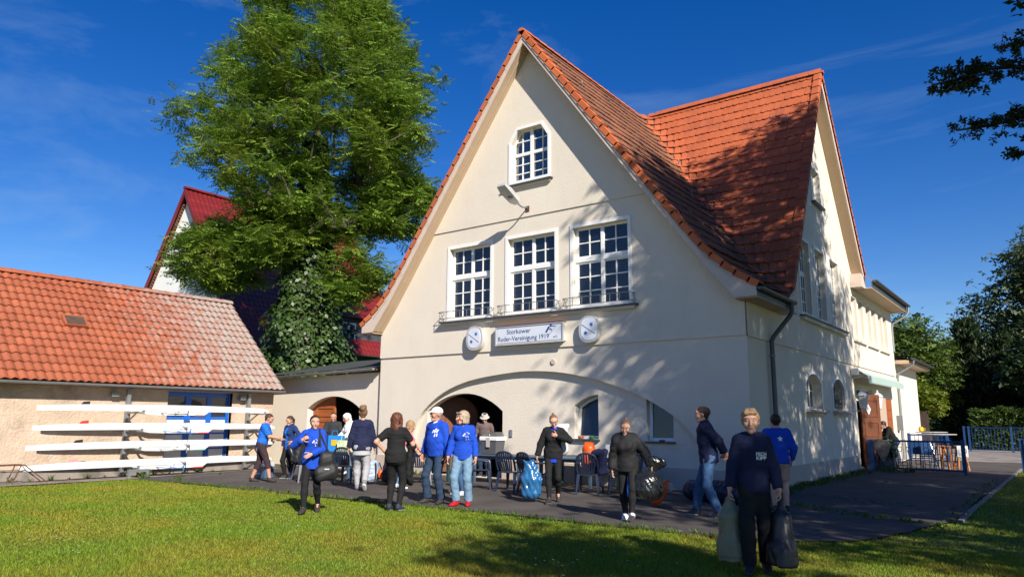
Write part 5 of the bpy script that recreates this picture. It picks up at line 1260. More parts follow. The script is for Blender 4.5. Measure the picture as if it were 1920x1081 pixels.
    if bottom:
        e = bottom.get('e', .010); to = bottom.get('to', .97)
        L = [cap(loc3((0, -.01, -.03)), loc3((0, -.006, .10)), (hw*g*s+e, hd_*g*s+e), (hw*.95*g*s+e, hd_*.93*g*s+e), X_)]
        L += leg(0, e, to, bottom.get('flare', 1.0))+leg(1, e, to, bottom.get('flare', 1.0))
        if f: L += [cap(loc3((x, -.055, -.03)), loc3((x, -.05, -.01)), .085*s+e, k=.04) for x in (.07, -.07)]
        smooth_obj(bottom.get('nm', 'trousers'), sdf_mesh(L, res*.9, .03, [(loc3((0, 0, .12)), R@A3(0, 0, 1))], folds(bottom.get('wr', .004), 1.1, seed+5)), bottom['m'], th)
    if shoes:
        for q in (0, 1):
            fw, fp = fd[q]; An = ankles[q]; rt = math.cos(fp); dn = fw*rt-A3(0, 0, math.sin(fp)); upv = A3(0, 0, 1)*rt+fw*math.sin(fp); sx = np.cross(dn, upv)
            sole = An-upv*.062*s; L = [cap(An-upv*.03*s-dn*.025*s, An-upv*.035*s+dn*.05*s, (.039*s, .040*s), (.042*s, .034*s), sx), cap(sole+dn*.02*s, sole+dn*.165*s+upv*.002, (.042*s, .036*s), (.040*s, .024*s), sx, k=.03), cap(An+upv*.004*s-dn*.012*s, An-upv*.02*s, .045*s, k=.02), cap(An-upv*.012*s, An-upv*.045*s+dn*.10*s, (.042*s, .042*s), (.040*s, .032*s), sx, k=.03)]
            V, F = sdf_mesh(L, .009, .02, [(sole-upv*.022*s, -upv)])
            o = smooth_obj('shoe', (V, F), [shoes['m'], shoes.get('sole', shoes['m'])], th)
            ctr = V[F].mean(1); o.data.polygons.foreach_set('material_index', (((ctr-sole)@upv) < -.004*s).astype(np.int32))
    if hair:
        kd = hair['k']; s = hsz; hx = hm@A3(1, 0, 0); e = hair.get('e', .012); V = None
        if kd in ('short', 'pony', 'bun', 'bob', 'long', 'shaved'):
            L = [cap(hl((0, -.022, .036)), hl((0, -.022, .038)), (.078*s*hs_k+e, .098*s*hs_k+e), None, hx, k=.02), cap(hl((0, -.05, .01)), hl((0, -.055, -.05)), (.068*s+e*.7, .045*s+e*.6), (.050*s+e*.5, .030*s+e*.5), hx, k=.03)]
            L += [cap(hl((0, .115, .015)), hl((0, .14, -.14)), (.076*s, .085*s), (.075*s, .10*s), hx, neg=True)]
            if kd == 'bob': L += [cap(hl((x*.070, -.005, .02)), hl((x*.078, .012, -.092)), (.020*s, .045*s), (.020*s, .050*s), hx, k=.02) for x in (-1, 1)]+[cap(hl((0, -.075, .01)), hl((0, -.07, -.085)), (.075*s, .040*s), (.078*s, .045*s), hx, k=.03), cap(hl((-.05, .085, .075)), hl((.05, .085, .075)), .018*s, k=.02)]
            if kd == 'pony': L += [cap(hl((0, -.112, .035)), hl((0, -.145, -.03)), .026*s, .030*s), cap(hl((0, -.145, -.03)), hl((.02, -.12, -.20)), .030*s, .012*s)]
            if kd == 'bun': bs_ = hair.get('bun', 1.0); L += [cap(hl((0, -.10, .085)), hl((0, -.118, .10)), .034*s*bs_, k=.02)]+([cap(hl((-.03, -.05, .125)), hl((.03, -.06, .13)), .045*s, k=.02)] if bs_ > 1.2 else [])
            if kd == 'long': L += [cap(hl((0, -.075, .0)), hl((0, -.085, -.16)), (.082*s, .045*s), (.085*s, .035*s), hx, k=.03)]+[cap(hl((x*.072, .0, .0)), hl((x*.075, .01, -.14)), (.022*s, .045*s), (.02*s, .04*s), hx, k=.02) for x in (-1, 1)]
            if kd == 'short' and hair.get('fringe'): L += [cap(hl((-.045, .075, .090)), hl((.05, .082, .085)), .020*s, k=.015), cap(hl((-.03, .04, .112)), hl((.035, .05, .108)), .024*s, k=.03)]
            cuts = [] if kd in ('bob', 'long', 'pony') else [(hl((0, -.05, -.085)), hm@A3(0, .5, -1))]
            smooth_obj('hair', sdf_mesh(L, .0075*s, .012, cuts, wrinkle(hair.get('wr', .004), 3.2, seed+9, .4)), hair['m'], th)
            for x in (-1, 1):
                V, F = ell((0, 0, 0), (.015*s, .004*s, .0030*s)); smooth_obj('eyebrow', (V@hm.T+hl((x*.033, .0925, .037)), F), hair['m'], th)
        if hair.get('cap'):
            m2 = hair['cap']
            L = [cap(hl((0, -.016, .045)), hl((0, -.016, .046)), (.088*s, .108*s), None, hx), cap(hl((-.03, .105, .048)), hl((.03, .105, .048)), (.04*s, .012*s), None, hm@A3(0, 1, 0), k=.02)]
            smooth_obj('flat_cap', sdf_mesh(L, .008, .02, [(hl((0, 0, .030)), hm@A3(0, .10, -1))]), m2, th)
        if hair.get('bucket'):
            L = [cap(hl((0, -.015, .03)), hl((0, -.015, .105)), (.092*s, .106*s), (.078*s, .09*s), hx, fa=True, fb=True, k=0), cap(hl((0, -.015, .018)), hl((0, -.015, .045)), (.135*s, .148*s), (.10*s, .112*s), hx, fa=True, fb=True, k=0)]
            smooth_obj('bucket_hat', sdf_mesh(L, .008, .01), hair['bucket'], th)
        if hair.get('scarf'):
            L = [cap(hl((0, -.018, .04)), hl((0, -.018, .042)), (.088*s, .108*s), None, hx), cap(hl((0, -.07, 0)), hl((0, -.075, -.09)), (.07*s, .05*s), (.055*s, .04*s), hx, k=.03), cap(hl((0, .12, .0)), hl((0, .15, -.14)), (.078*s, .085*s), (.08*s, .10*s), hx, neg=True)]
            smooth_obj('head_scarf', sdf_mesh(L, .008, .012, (), wrinkle(.005, 2.0, seed)), hair['scarf'], th)
        if hair.get('glasses'):
            gm = MB(); dk = hair['glasses'] == 'sun'
            for x in (-1, 1):
                ring = [tuple(hl((x*.033+.025*math.cos(t), .104, .014+.019*math.sin(t)))) for t in np.linspace(0, 6.283, 13)[:-1]]
                gm.tube(ring, .0022, 4, closed=True); gm.tube([tuple(hl((x*.058, .102, .02))), tuple(hl((x*.080, -.01, .02)))], .0022, 4)
                if dk: gm.add(ring, [tuple(range(12))])
            gm.tube([tuple(hl((-.008, .106, .02))), tuple(hl((.008, .106, .02)))], .0022, 4)
            gm.build('glasses', m_black, th)
        s = s0_
    if extra: extra(out, th)
    return out
def decal(o, verts, faces, origin, ux, uz, fwd, name, m, off=.004):
    """flat print projected on to a garment. verts 2D in metres; origin etc. in person space"""
    me = o.data; V = [v.co.copy() for v in me.vertices]; bvh = BVHTree.FromPolygons(V, [tuple(p.vertices) for p in me.polygons])
    out = []
    for (x, z) in verts:
        p = Vector(origin)+Vector(ux)*x+Vector(uz)*z; hit = bvh.ray_cast(p+Vector(fwd)*.5, -Vector(fwd))
        q = hit[0] if hit[0] is not None else p; out.append(tuple(q+Vector(fwd)*off))
    return MB().add(out, faces).build(name, m, o, fix=False)
def text_mesh(txt, size, bold=0.0, align='LEFT', sub=False):
    cu = bpy.data.curves.new('t', 'FONT'); cu.body = txt; cu.size = size; cu.align_x = align; cu.offset = bold; cu.resolution_u = 3; cu.fill_mode = 'FRONT'; cu.extrude = 0
    ob = bpy.data.objects.new('t', cu); COL.objects.link(ob); dg = bpy.context.evaluated_depsgraph_get(); me = bpy.data.meshes.new_from_object(ob.evaluated_get(dg))
    V = [(v.co.x, v.co.y) for v in me.vertices]; F = [tuple(p.vertices) for p in me.polygons]
    bpy.data.objects.remove(ob); bpy.data.curves.remove(cu); bpy.data.meshes.remove(me); return V, F
# ================================================================ people
c_royal = cloth('royal_blue_jersey', (.012, .062, .43)); c_navy = cloth('navy_fleece', (.014, .018, .05)); c_black = cloth('black_jersey', (.014, .014, .015)); c_blacks = cloth('black_windproof', (.016, .016, .018), r=.72)
c_jean = cloth('blue_denim', (.045, .10, .21), v=.25); c_jeanl = cloth('light_denim', (.15, .25, .36), v=.2); c_jeand = cloth('dark_denim', (.025, .045, .085), v=.25); c_greyj = cloth('grey_denim', (.34, .34, .355), v=.12)
c_white = cloth('white_jersey', (.78, .78, .77)); c_pink = cloth('pink_cotton', (.72, .16, .22)); c_brown = cloth('brown_canvas', (.045, .026, .03)); c_taupe = cloth('taupe_cotton', (.14, .10, .095)); c_tshirt = cloth('charcoal_cotton', (.03, .031, .034))
c_shade = cloth('sky_blue_cotton', (.016, .13, .55)); c_beige = cloth('beige_canvas', (.45, .30, .24)); c_red = cloth('red_leather', (.42, .012, .018), r=.5); c_shoe = cloth('dark_trainer', (.04, .035, .035), r=.6); c_shoeb = cloth('navy_trainer', (.03, .035, .06), r=.6); c_shoew = cloth('white_trainer', (.72, .72, .72), r=.5)
h_brown = mat('brown_hair', (.055, .028, .016), r=.55, v=.35, s=60, b=.4, bs=150); h_dark = mat('dark_hair', (.022, .014, .011), r=.5, v=.35, s=60, b=.4, bs=150); h_red = mat('auburn_hair', (.11, .035, .018), r=.5, v=.35, s=60, b=.4, bs=150)
h_blond = mat('blond_hair', (.30, .19, .095), r=.55, v=.35, s=60, b=.4, bs=150); h_grey = mat('ash_blond_hair', (.36, .28, .20), r=.5, v=.45, s=45, b=.4, bs=150); h_light = mat('light_brown_hair', (.17, .095, .05), r=.55, v=.35, s=60, b=.4, bs=150)
m_print = mat('white_print', (.8, .8, .8), r=.7, v=.02, b=0)
EMB = ([(-.055, .0), (-.03, .0), (-.022, .02), (-.05, .02)], [(-.04, .022), (-.015, .022), (-.005, .045), (-.028, .045)], [(-.018, .0), (.0, .0), (.03, .065), (.012, .065)], [(.01, .0), (.03, .0), (.05, .05), (.034, .05)], [(-.005, -.06), (.012, -.06), (.010, -.012), (-.002, -.012)], [(.028, -.055), (.045, -.055), (.04, -.01), (.03, -.01)])
def emblem(sc=1.0, at=(-.075, 0, .33)):
    def f(o, th):
        V = []; F = []
        for q in EMB: F.append(tuple(range(len(V), len(V)+4))); V += [(x*sc, z*sc) for x, z in q]
        c = o['loc3'](at, o['R2']); decal(o.get('over') or o['top'], V, F, c, o['R2']@A3(-1, 0, 0), o['R2']@A3(0, 0, 1), o['R2']@A3(0, 1, 0), 'emblem', m_print)
    return f
sn = lambda m, w=True: dict(m=m, sole=c_shoew if w else m)
p1 = person('person in blue shirt and dark knee breeches standing beside the boats', (-10.98, -4.72), 45, 1.74, 'm', 1.02, lean=(0, .12), feet=((.10, .26, 0, 0), (-.10, -.22, 0, 0)), hands=((.10, .44, 1.10), (-.06, .40, 1.05)), elbow=((.3, -1, -.6), (-.3, -1, -.6)), palm=((0, 0, -1), (0, 0, 1)), curl=(.25, .35), head=(0, .42, 0),
       top=dict(m=c_shade, sleeve=.42, e=0.015, hem=-.10, wr=.009, nm='shirt'), bottom=dict(m=c_brown, e=0.015, to=.4, flare=1.05, wr=.007), shoes=sn(c_shoe, False), hair=dict(k='short', m=h_brown, e=0.006), skin=1, seed=3)
p2 = person('person in navy zip jacket over blue shirt facing the person in knee breeches', (-11.35, -3.6), 275, 1.68, 'f', .95, feet=((.09, .02, 0, 0), (-.10, -.04, 0, 0)), hands=((.22, .05, .84), (-.27, .16, 1.02)), elbow=((.6, -.8, 0), (-1, -.3, 0)), head=(.0, .32, 0),
       top=dict(m=c_shade, sleeve=.3, e=0.012, hem=-.14), over=dict(m=cloth('navy_track_top', (.014, .035, .12)), sleeve=.95, e=0.019, hem=-.10, open=.055, collar=.05, wr=.009), bottom=dict(m=c_black, e=0.012), shoes=sn(c_shoe), hair=dict(k='pony', m=h_brown, e=0.009), seed=4)
p3 = person('person in royal blue hoodie and black leggings carrying a black shoulder bag', (-5.12, -7.75), 308, 1.66, 'f', .98, feet=((.06, .24, 0, .05), (-.09, -.20, .03, .35)), hands=((.155, .17, 1.29), (-.03, .24, 1.03)), elbow=((1, -.2, -.9), (-1, -.2, -.5)), palm=((-.6, -.5, 0), (.4, -1, 0)), curl=(.9, .55), head=(.45, .08, 0),
       top=dict(m=c_royal, sleeve=.97, e=0.021, hem=-.17, hood=True, wr=.011, nm='hoodie'), bottom=dict(m=c_black, e=0.006, nm='leggings'), shoes=dict(m=c_shoe, sole=c_shoe), hair=dict(k='pony', m=h_dark, e=0.008), seed=5, extra=emblem(1.0, (-.07, 0, .30)), res=.012)
p4 = person('person in charcoal t-shirt and blue neck scarf behind the bag table', (-12.3, -1.35), 312, 1.80, 'm', 1.0, hands=((.2, .30, .98), (-.16, .30, 1.0)), head=(0, .3, 0), top=dict(m=c_tshirt, sleeve=.45, e=0.012, hem=-.08), over=dict(m=c_royal, sleeve=.01, e=-.01, hem=.47, collar=.06, nm='neck_scarf'), bottom=dict(m=c_jeand, e=0.015), shoes=sn(c_shoe), hair=dict(k='short', m=h_brown, e=0.003), skin=1, seed=6)
p5 = person('person in white hoodie and white head scarf leaning over the bags', (-11.25, -1.55), 250, 1.78, 'f', 1.0, lean=(0, .14), hands=((.14, .38, 1.0), (-.14, .36, 1.0)), head=(.1, .38, 0), top=dict(m=c_white, sleeve=.96, e=0.021, hem=-.12, hood=True, wr=.012, nm='hoodie'), bottom=dict(m=c_greyj, e=0.012), shoes=sn(c_shoew), hair=dict(k='none', m=h_grey, scarf=c_white, glasses='clear'), seed=7)
p6 = person('person seen from behind in navy bomber jacket and pale grey jeans', (-7.35, -4.62), 136, 1.86, 'f', 1.12, feet=((.09, -.30, .12, .75), (-.07, .14, 0, 0)), hands=((.27, .10, .88), (-.27, .02, .86)), head=(-.1, -.05, 0),
       top=dict(m=c_navy, sleeve=.95, e=0.025, hem=-.10, wr=.010, nm='jacket'), over=dict(m=cloth('grey_marl_jersey', (.4, .4, .42)), sleeve=.003, wr=.002, e=0.012, hem=-.20, nm='long_shirt'), bottom=dict(m=c_greyj, e=0.014, wr=.006), shoes=sn(cloth('grey_trainer', (.2, .2, .21))), hair=dict(k='bun', m=h_light, e=.014, bun=1.5, wr=.007), seed=8)
p7 = person('person seen from behind in black top and black leggings, hand on hip', (-4.12, -6.72), 128, 1.72, 'f', 1.06, feet=((.08, -.03, 0, 0, -.5), (-.09, .02, 0, 0, -.1)), hands=((.22, .26, 1.03), (-.20, .03, 1.03)), elbow=((.9, -.7, -.3), (-1, -.5, -.05)), palm=((0, 0, 1), (0, -1, 0)), curl=(.8, .5), head=(-.55, .0, 0),
       top=dict(m=c_black, sleeve=.36, e=0.016, hem=-.09, wr=.007, nm='top'), bottom=dict(m=c_black, e=0.006, nm='leggings'), shoes=sn(c_shoeb), hair=dict(k='long', m=h_red, e=0.012, wr=.006), seed=9, res=.012)
p8 = person('person in pink shirt and jeans bending behind the person in black top and leggings', (-7.0, -3.75), 62, 1.66, 'f', 1.0, hip=(0, -.05, -.02), lean=(0, .42), hands=((.16, .52, .86), (-.16, .50, .86)), head=(0, .2, 0), top=dict(m=c_pink, sleeve=.4, e=0.012, hem=-.05), bottom=dict(m=c_jeanl, e=0.012), shoes=sn(c_shoew), hair=dict(k='long', m=h_blond, e=0.012), seed=10)
p9 = person('person in white cap and royal blue half-zip jacket with dark jeans', (-4.36, -5.38), 268, 1.83, 'm', 1.2, feet=((.15, .06, 0, 0, -.25), (-.14, .0, 0, 0, .3)), hands=((.30, .05, .87), (-.30, .03, .86)), head=(-.45, .02, 0), curl=(.6, .6),
       top=dict(m=c_white, sleeve=.05, e=.002, hem=.2, collar=.02, wr=.002), over=dict(m=c_royal, sleeve=.96, e=0.020, hem=-.09, collar=.05, neck=.065, wr=.009, nm='jacket'), bottom=dict(m=c_jeand, e=0.014, flare=1.5, wr=.007), shoes=dict(m=c_shoe, sole=c_shoe), hair=dict(k='short', m=h_grey, e=0.003, cap=c_white, glasses='sun'), seed=11, extra=emblem(1.25, (-.085, 0, .34)), res=.012, skin=1)
p10 = person('person in royal blue jacket, light blue jeans and red shoes', (-3.70, -5.36), 298, 1.77, 'f', 1.06, feet=((.10, .07, 0, 0, -.5), (-.11, -.01, 0, 0, .1)), hands=((.27, .10, .86), (-.25, .06, .86)), head=(-.75, .02, 0), curl=(.55, .55),
       top=dict(m=c_royal, sleeve=.96, e=0.019, hem=-.10, collar=.05, neck=.055, wr=.010, nm='jacket'), bottom=dict(m=c_jeanl, e=0.016, flare=1.45, wr=.006), shoes=dict(m=c_red, sole=c_red), hair=dict(k='bob', m=h_grey, e=0.014), seed=12, extra=emblem(1.15, (-.08, 0, .33)), res=.012)
p11 = person('person in dark top and jeans half hidden behind the person in red shoes', (-4.95, -3.95), 250, 1.76, 'f', 1.0, top=dict(m=c_black, sleeve=.9, e=0.012, hem=-.08), bottom=dict(m=c_jean, e=0.010), shoes=sn(cloth('grey_knit_trainer', (.5, .5, .52))), hair=dict(k='long', m=h_light, e=0.010), seed=13)
p12 = person('person in pale bucket hat and taupe t-shirt inside the arched doorway', (-7.85, .45), 292, 1.80, 'm', .98, lean=(-.06, .12), hands=((.20, .22, .95), (-.36, .12, .88)), head=(.1, .4, 0), top=dict(m=c_taupe, sleeve=.42, e=0.014, hem=-.10), bottom=dict(m=c_jeand, e=0.015), shoes=sn(c_shoe), hair=dict(k='short', m=h_brown, e=0.005, bucket=cloth('pale_hat_cotton', (.48, .46, .44))), seed=14)
p13 = person('person in glasses and black half-zip carrying a blue plastic bag', (-2.66, -3.85), 297, 1.72, 'f', .98, lean=(-.05, .06), feet=((.05, .26, 0, .05), (-.08, -.20, .07, .5)), hands=((.34, .12, .80), (-.10, .20, 1.30)), elbow=((.8, -.4, 0), (-1.2, -.1, -.35)), palm=(None, (0, -1, 0)), curl=(1.2, 1.0), head=(.15, .38, .12),
       top=dict(m=cloth('bright_blue_jersey', (.012, .05, .50)), sleeve=.05, e=.011, hem=-.15, wr=.003), over=dict(m=c_black, sleeve=.97, e=.024, hem=-.07, collar=.03, neck=.075, wr=.008), bottom=dict(m=c_black, e=0.005, nm='leggings'), shoes=sn(c_shoe), hair=dict(k='bun', m=h_light, e=.005, bun=.7, glasses='clear'), seed=15, res=.012)
def shoulder_blob(loc3, R2, s): return [cap(loc3((.15, .05, .40), R2), loc3((.20, .06, .30), R2), .085*s, .06*s, k=.03), cap(loc3((.06, -.02, .50), R2), loc3((.16, .03, .46), R2), .07*s, .075*s, k=.03)]
p14 = person('person in black windbreaker carrying a black rubbish bag', (-.30, -5.22), 293, 1.62, 'f', 1.0, lean=(.04, .08), feet=((.06, -.16, .0, .1), (-.08, .24, .04, -.45)), hands=((.27, .06, .80), (-.44, .10, .93)), elbow=((.9, -.6, 0), (-.9, -.6, -.2)), curl=(.6, 1.2), head=(.0, .32, -.1),
       top=dict(m=c_royal, sleeve=.05, e=.004, hem=-.03, wr=.003), over=dict(m=c_blacks, sleeve=.97, e=0.034, hem=-.09, hood=True, wr=.014, wf=.9, blob=shoulder_blob, cuff=1.3, nm='windbreaker'), bottom=dict(m=c_black, e=0.006, nm='leggings'), shoes=dict(m=c_shoew, sole=c_shoew), hair=dict(k='bun', m=h_light, e=.006, bun=.8), seed=16, res=.012)
p15 = person('person in navy jacket and jeans with hands behind the back', (.56, -3.92), 198, 1.85, 'm', 1.05, lean=(0, .06), feet=((.10, .22, 0, 0), (-.10, -.14, 0, .2)), hands=((.10, -.24, .98), (-.02, -.26, 1.0)), elbow=((1, -.6, 0), (-1, -.6, 0)), head=(0, .02, 0),
       top=dict(m=c_navy, sleeve=.96, e=0.021, hem=-.10, collar=.07, wr=.009, nm='jacket'), bottom=dict(m=c_jean, e=0.012, flare=1.35, wr=.008), shoes=sn(c_shoeb), hair=dict(k='short', m=h_brown, e=0.008), seed=17, res=.012)
def star_back(o, th):
    V = [(.055*(1 if q % 2 == 0 else .42)*math.sin(q*math.pi/5), .055*(1 if q % 2 == 0 else .42)*math.cos(q*math.pi/5)) for q in range(10)]+[(0, 0)]
    c = o['loc3']((.03, 0, .34), o['R2']); decal(o['top'], V, [(q, (q+1) % 10, 10) for q in range(10)], c, o['R2']@A3(1, 0, 0), o['R2']@A3(0, 0, 1), o['R2']@A3(0, -1, 0), 'star_emblem', m_print)
p16 = person('person in royal blue jacket and shorts hidden behind the person carrying dry bags', (1.34, -2.6), 118, 1.74, 'm', 1.05, lean=(.0, .12), hands=((.25, .12, .90), (-.25, .12, .90)), top=dict(m=c_royal, sleeve=.95, e=0.019, hem=-.10, wr=.009, nm='jacket'), bottom=dict(m=c_beige, e=.014, to=-.15, nm='shorts'), shoes=sn(c_shoe), hair=dict(k='short', m=h_dark, e=0.008), seed=18, extra=star_back)
def boy_print(o, th):
    tx = {}
    for t, z in (('FISCH', .0), ('KIPP', -.042)):
        V, F = text_mesh(t, .052, .0012); w = max(v[0] for v in V); V = [(v[0]*.105/w, v[1]+z) for v in V]
        c = o['loc3']((-.045, 0, .305), o['R2']); decal(o['top'], V, F, c, o['R2']@A3(-1, 0, 0), o['R2']@A3(0, 0, 1), o['R2']@A3(0, 1, 0), 'lettering', m_print)
    L = [cap(o['NB']+A3(0, .0, .0), o['NB']+A3(0, .012, .045), .062*o['s'], .058*o['s'], fb=True)]
    smooth_obj('neckerchief', sdf_mesh(L, .009, .01, (), wrinkle(.006, 2.5, 2)), cloth('pale_blue_check', (.22, .38, .62)), th)
p17 = person('person in navy hooded sweatshirt carrying a dry bag in each hand', (2.70, -7.98), 287, 1.72, 'm', .80, sw=.136, hscale=1.13, am=.95, feet=((.07, .16, 0, 0), (-.09, -.10, 0, .15)), hands=((.27, .05, .80), (-.28, .07, .79)), elbow=((.9, -.8, 0), (-.9, -.8, 0)), curl=(1.25, 1.25), head=(.05, .02, 0),
       top=dict(m=c_navy, sleeve=.97, e=0.025, hem=-.09, hood=True, wr=.006, wf=.8, nm='hoodie'), bottom=dict(m=c_black, e=0.017, flare=1.25, wr=.009), shoes=dict(m=c_shoe, sole=c_shoe), hair=dict(k='short', m=h_blond, e=.015, fringe=True, wr=.006), seed=19, extra=boy_print, res=.0105, hres=.0048)
p18 = person('person in black hooded top stooping over a table behind the blue gate', (.62, 12.9), 205, 1.74, 'm', 1.0, hip=(0, -.05, -.02), lean=(0, .48), hands=((.14, .52, .95), (-.10, .50, 1.0)), head=(0, .25, 0), top=dict(m=c_black, sleeve=.96, e=0.019, hem=-.08, hood=True, nm='hoodie'), bottom=dict(m=c_jeand, e=0.015), shoes=sn(c_shoe), hair=dict(k='short', m=h_dark, e=0.010), skin=1, seed=20)

# ================================================================ bags and bundles
def blob(name, label, cat, loc, rz, prims, m, h=.014, wr=.008, wf=1.0, k=.04, cuts=(), part=None, seed=3, group=None, cz_=None):
    t = thing(name, label, cat, loc, rz, group); OFF[t.name] = Vector((0, 0, 0))
    smooth_obj(part or 'bag_body', sdf_mesh(prims, h, k, cuts, crease(cz_, wf, seed) if cz_ else wrinkle(wr, wf, seed)), m, t); return t
m_olive = mat('olive_tarpaulin', (.17, .16, .09), r=.5, v=.12, s=4, b=.1, bs=30, spec=.5); m_blackt = mat('black_tarpaulin', (.014, .014, .016), r=.45, v=.2, s=4, b=.15, bs=30, spec=.5)
m_bin = mat('black_polythene', (.014, .014, .015), r=.22, v=.2, s=4, b=.5, bs=16, bd=.02, spec=.6); m_bluep = mat('blue_polythene', (.02, .115, .27), r=.25, v=.2, s=4, b=.4, bs=16, bd=.02, spec=.6)
m_orangeb = mat('orange_tarpaulin', (.72, .10, .012), r=.4, v=.1, s=4, b=.1, bs=30); m_navyp = mat('navy_tarpaulin', (.014, .022, .05), r=.35, v=.2, s=4, b=.3, bs=20); m_pack = mat('black_nylon', (.017, .017, .019), r=.6, v=.2, s=12, b=.2, bs=120); m_greyp = mat('pale_grey_nylon', (.52, .52, .53), r=.5, v=.06, s=5, b=.1)
def drybag(label, hp, h_, r_, m, seed):
    """roll-top dry bag hanging from a hand at hp"""
    zb = hp[2]-h_; bl = .05*math.sin(seed)
    t = blob('dry_bag', label, 'bag', (hp[0], hp[1], 0), 0.4*seed, [cap((0, 0, hp[2]-.21), (bl, .02, zb-.12), (r_*.66, r_*.5), (r_*1.08, r_*.84), (1, 0, 0), fb=True, k=.05), cap((0, 0, hp[2]-.03), (0, 0, hp[2]-.20), (.022, .016), (r_*.62, r_*.46), (1, 0, 0), k=.03), cap((bl, .02, zb+.02), (bl, .02, zb-.08), (r_*1.06, r_*.86), (r_*1.06, r_*.85), (1, 0, 0), fb=True, k=.03)], m, .0105, .010, .85, seed=seed, group='dry bags carried in both hands', cz_=.020)
    mm = MB(); mm.tube([(-.05, 0, hp[2]-.10), (-.045, 0, hp[2]-.03), (0, 0, hp[2]-.008), (.045, 0, hp[2]-.03), (.05, 0, hp[2]-.10)], .010, 6); mm.build('handle', m_pack, t); return t
def hw_(p, q, d=.085):
    dv = p['WR'][q]-p['EL'][q]; dv = dv/np.linalg.norm(dv); v = p['W'](p['WR'][q]+dv*d); return v
hR, hL = hw_(p17, 0), hw_(p17, 1)
drybag('olive green dry bag in the right hand of the person in navy sweatshirt', hR, .52, .165, m_olive, 2)
drybag('black dry bag in the left hand of the person in navy sweatshirt', hL, .56, .17, m_blackt, 5)
strap = thing('strap', 'loose black strap dangling beside the olive dry bag', 'strap', (hR.x+.15, hR.y+.1, 0))
MB().tube([(hR.x+.13, hR.y+.09, hR.z-.2), (hR.x+.18, hR.y+.11, .40), (hR.x+.16, hR.y+.10, .16), (hR.x+.13, hR.y+.08, .05)], .014, 6).build('webbing', m_pack, strap)
h14 = hw_(p14, 1)
zb_ = h14.z
blob('rubbish_bag', 'shiny black rubbish bag held by the person in black windbreaker', 'bag', (h14.x-.06, h14.y-.04, 0), .55, [cap((-.03, 0, .62), (-.04, 0, .50), (.20, .16), (.235, .18), (1, 0, 0), k=.08), cap((.03, 0, zb_-.02), (-.02, 0, .64), .03, (.19, .15), k=.05), cap((.03, 0, zb_+.01), (.08, .0, zb_+.13), (.04, .03), (.13, .06), (1, 0, 0), k=.03), cap((.07, 0, zb_+.09), (.24, .02, zb_+.12), (.07, .035), (.03, .015), k=.03)], m_bin, .0105, .020, 1.25, seed=7, cz_=.024)
h13 = hw_(p13, 0)
blob('plastic_bag', 'blue plastic sack carried beside the person in glasses', 'bag', (h13.x-.10, h13.y+.02, 0), .5, [cap((-.03, 0, h13.z-.36), (-.02, 0, .18), (.17, .10), (.185, .11), (1, 0, 0), k=.06), cap((0, 0, h13.z-.02), (-.02, 0, h13.z-.36), (.05, .03), (.19, .11), (1, 0, 0), k=.06), cap((-.16, 0, h13.z-.02), (-.05, 0, h13.z-.2), .02, (.10, .06), k=.05)], m_bluep, .0105, .018, 1.1, seed=8, cz_=.024)
c = p13['W'](p13['loc3']((-.13, -.16, .30), p13['R2']))
bp_ = blob('backpack', 'pale grey roll-top backpack on the back of the person in glasses', 'bag', (c.x, c.y, 0), rad(297-90), [cap((0, 0, c.z+.20), (0, 0, c.z-.22), (.15, .09), (.16, .11), (1, 0, 0)), cap((-.13, 0, c.z+.26), (.12, 0, c.z+.24), .05)], m_greyp, .014, .006, seed=9)
# black shoulder bag of the woman in the blue hoodie
c = p3['W'](A3(-.27, .12, .74)); s0 = p3['W'](p3['loc3']((-.12, .06, .52), p3['R2']))
sb = blob('shoulder_bag', 'large black shoulder bag hanging at the hip of the person in blue hoodie', 'bag', (c.x, c.y, 0), rad(308-90)+.25, [cap((-.06, 0, c.z+.15), (.05, 0, c.z+.15), (.13, .075), None, (0, 0, 1), k=.05), cap((-.12, 0, c.z-.06), (.11, 0, c.z-.10), (.13, .085), None, (0, 0, 1), k=.05)], m_pack, .012, .006, seed=10)
q = Matrix.Rotation(-(rad(308-90)+.25), 3, 'Z') @ (Vector((s0.x-c.x, s0.y-c.y, 0))); sm = MB()
for dx in (-.10, .09): sm.tube([(dx, 0, c.z+.15), (q.x*.5+dx*.5, q.y*.55+.07, (c.z+s0.z)/2+.04), (q.x, q.y+.04, s0.z-.02), (q.x, q.y-.04, s0.z+.03)], .016, 6)
sm.build('strap', m_pack, sb)
MB().box(-.05, .03, .092, .097, c.z-.02, c.z+.0).build('logo_patch', m_greyp, sb)
c = p3['W'](p3['loc3']((0, -.17, .30), p3['R2']))
bk_ = blob('backpack', 'black backpack worn by the person in the blue hoodie', 'bag', (c.x, c.y, 0), rad(308-90), [cap((0, 0, c.z+.14), (0, 0, c.z-.20), (.13, .07), (.15, .09), (1, 0, 0))], m_pack, .014, .006, seed=11)
MB().tube([(.10, .05, c.z+.18), (.12, .22, c.z+.16), (.125, .305, c.z+.05), (.13, .28, c.z-.12)], .022, 6).tube([(-.10, .05, c.z+.18), (-.12, .22, c.z+.16), (-.125, .30, c.z+.05), (-.13, .26, c.z-.12)], .022, 6).build('strap', m_pack, bk_)
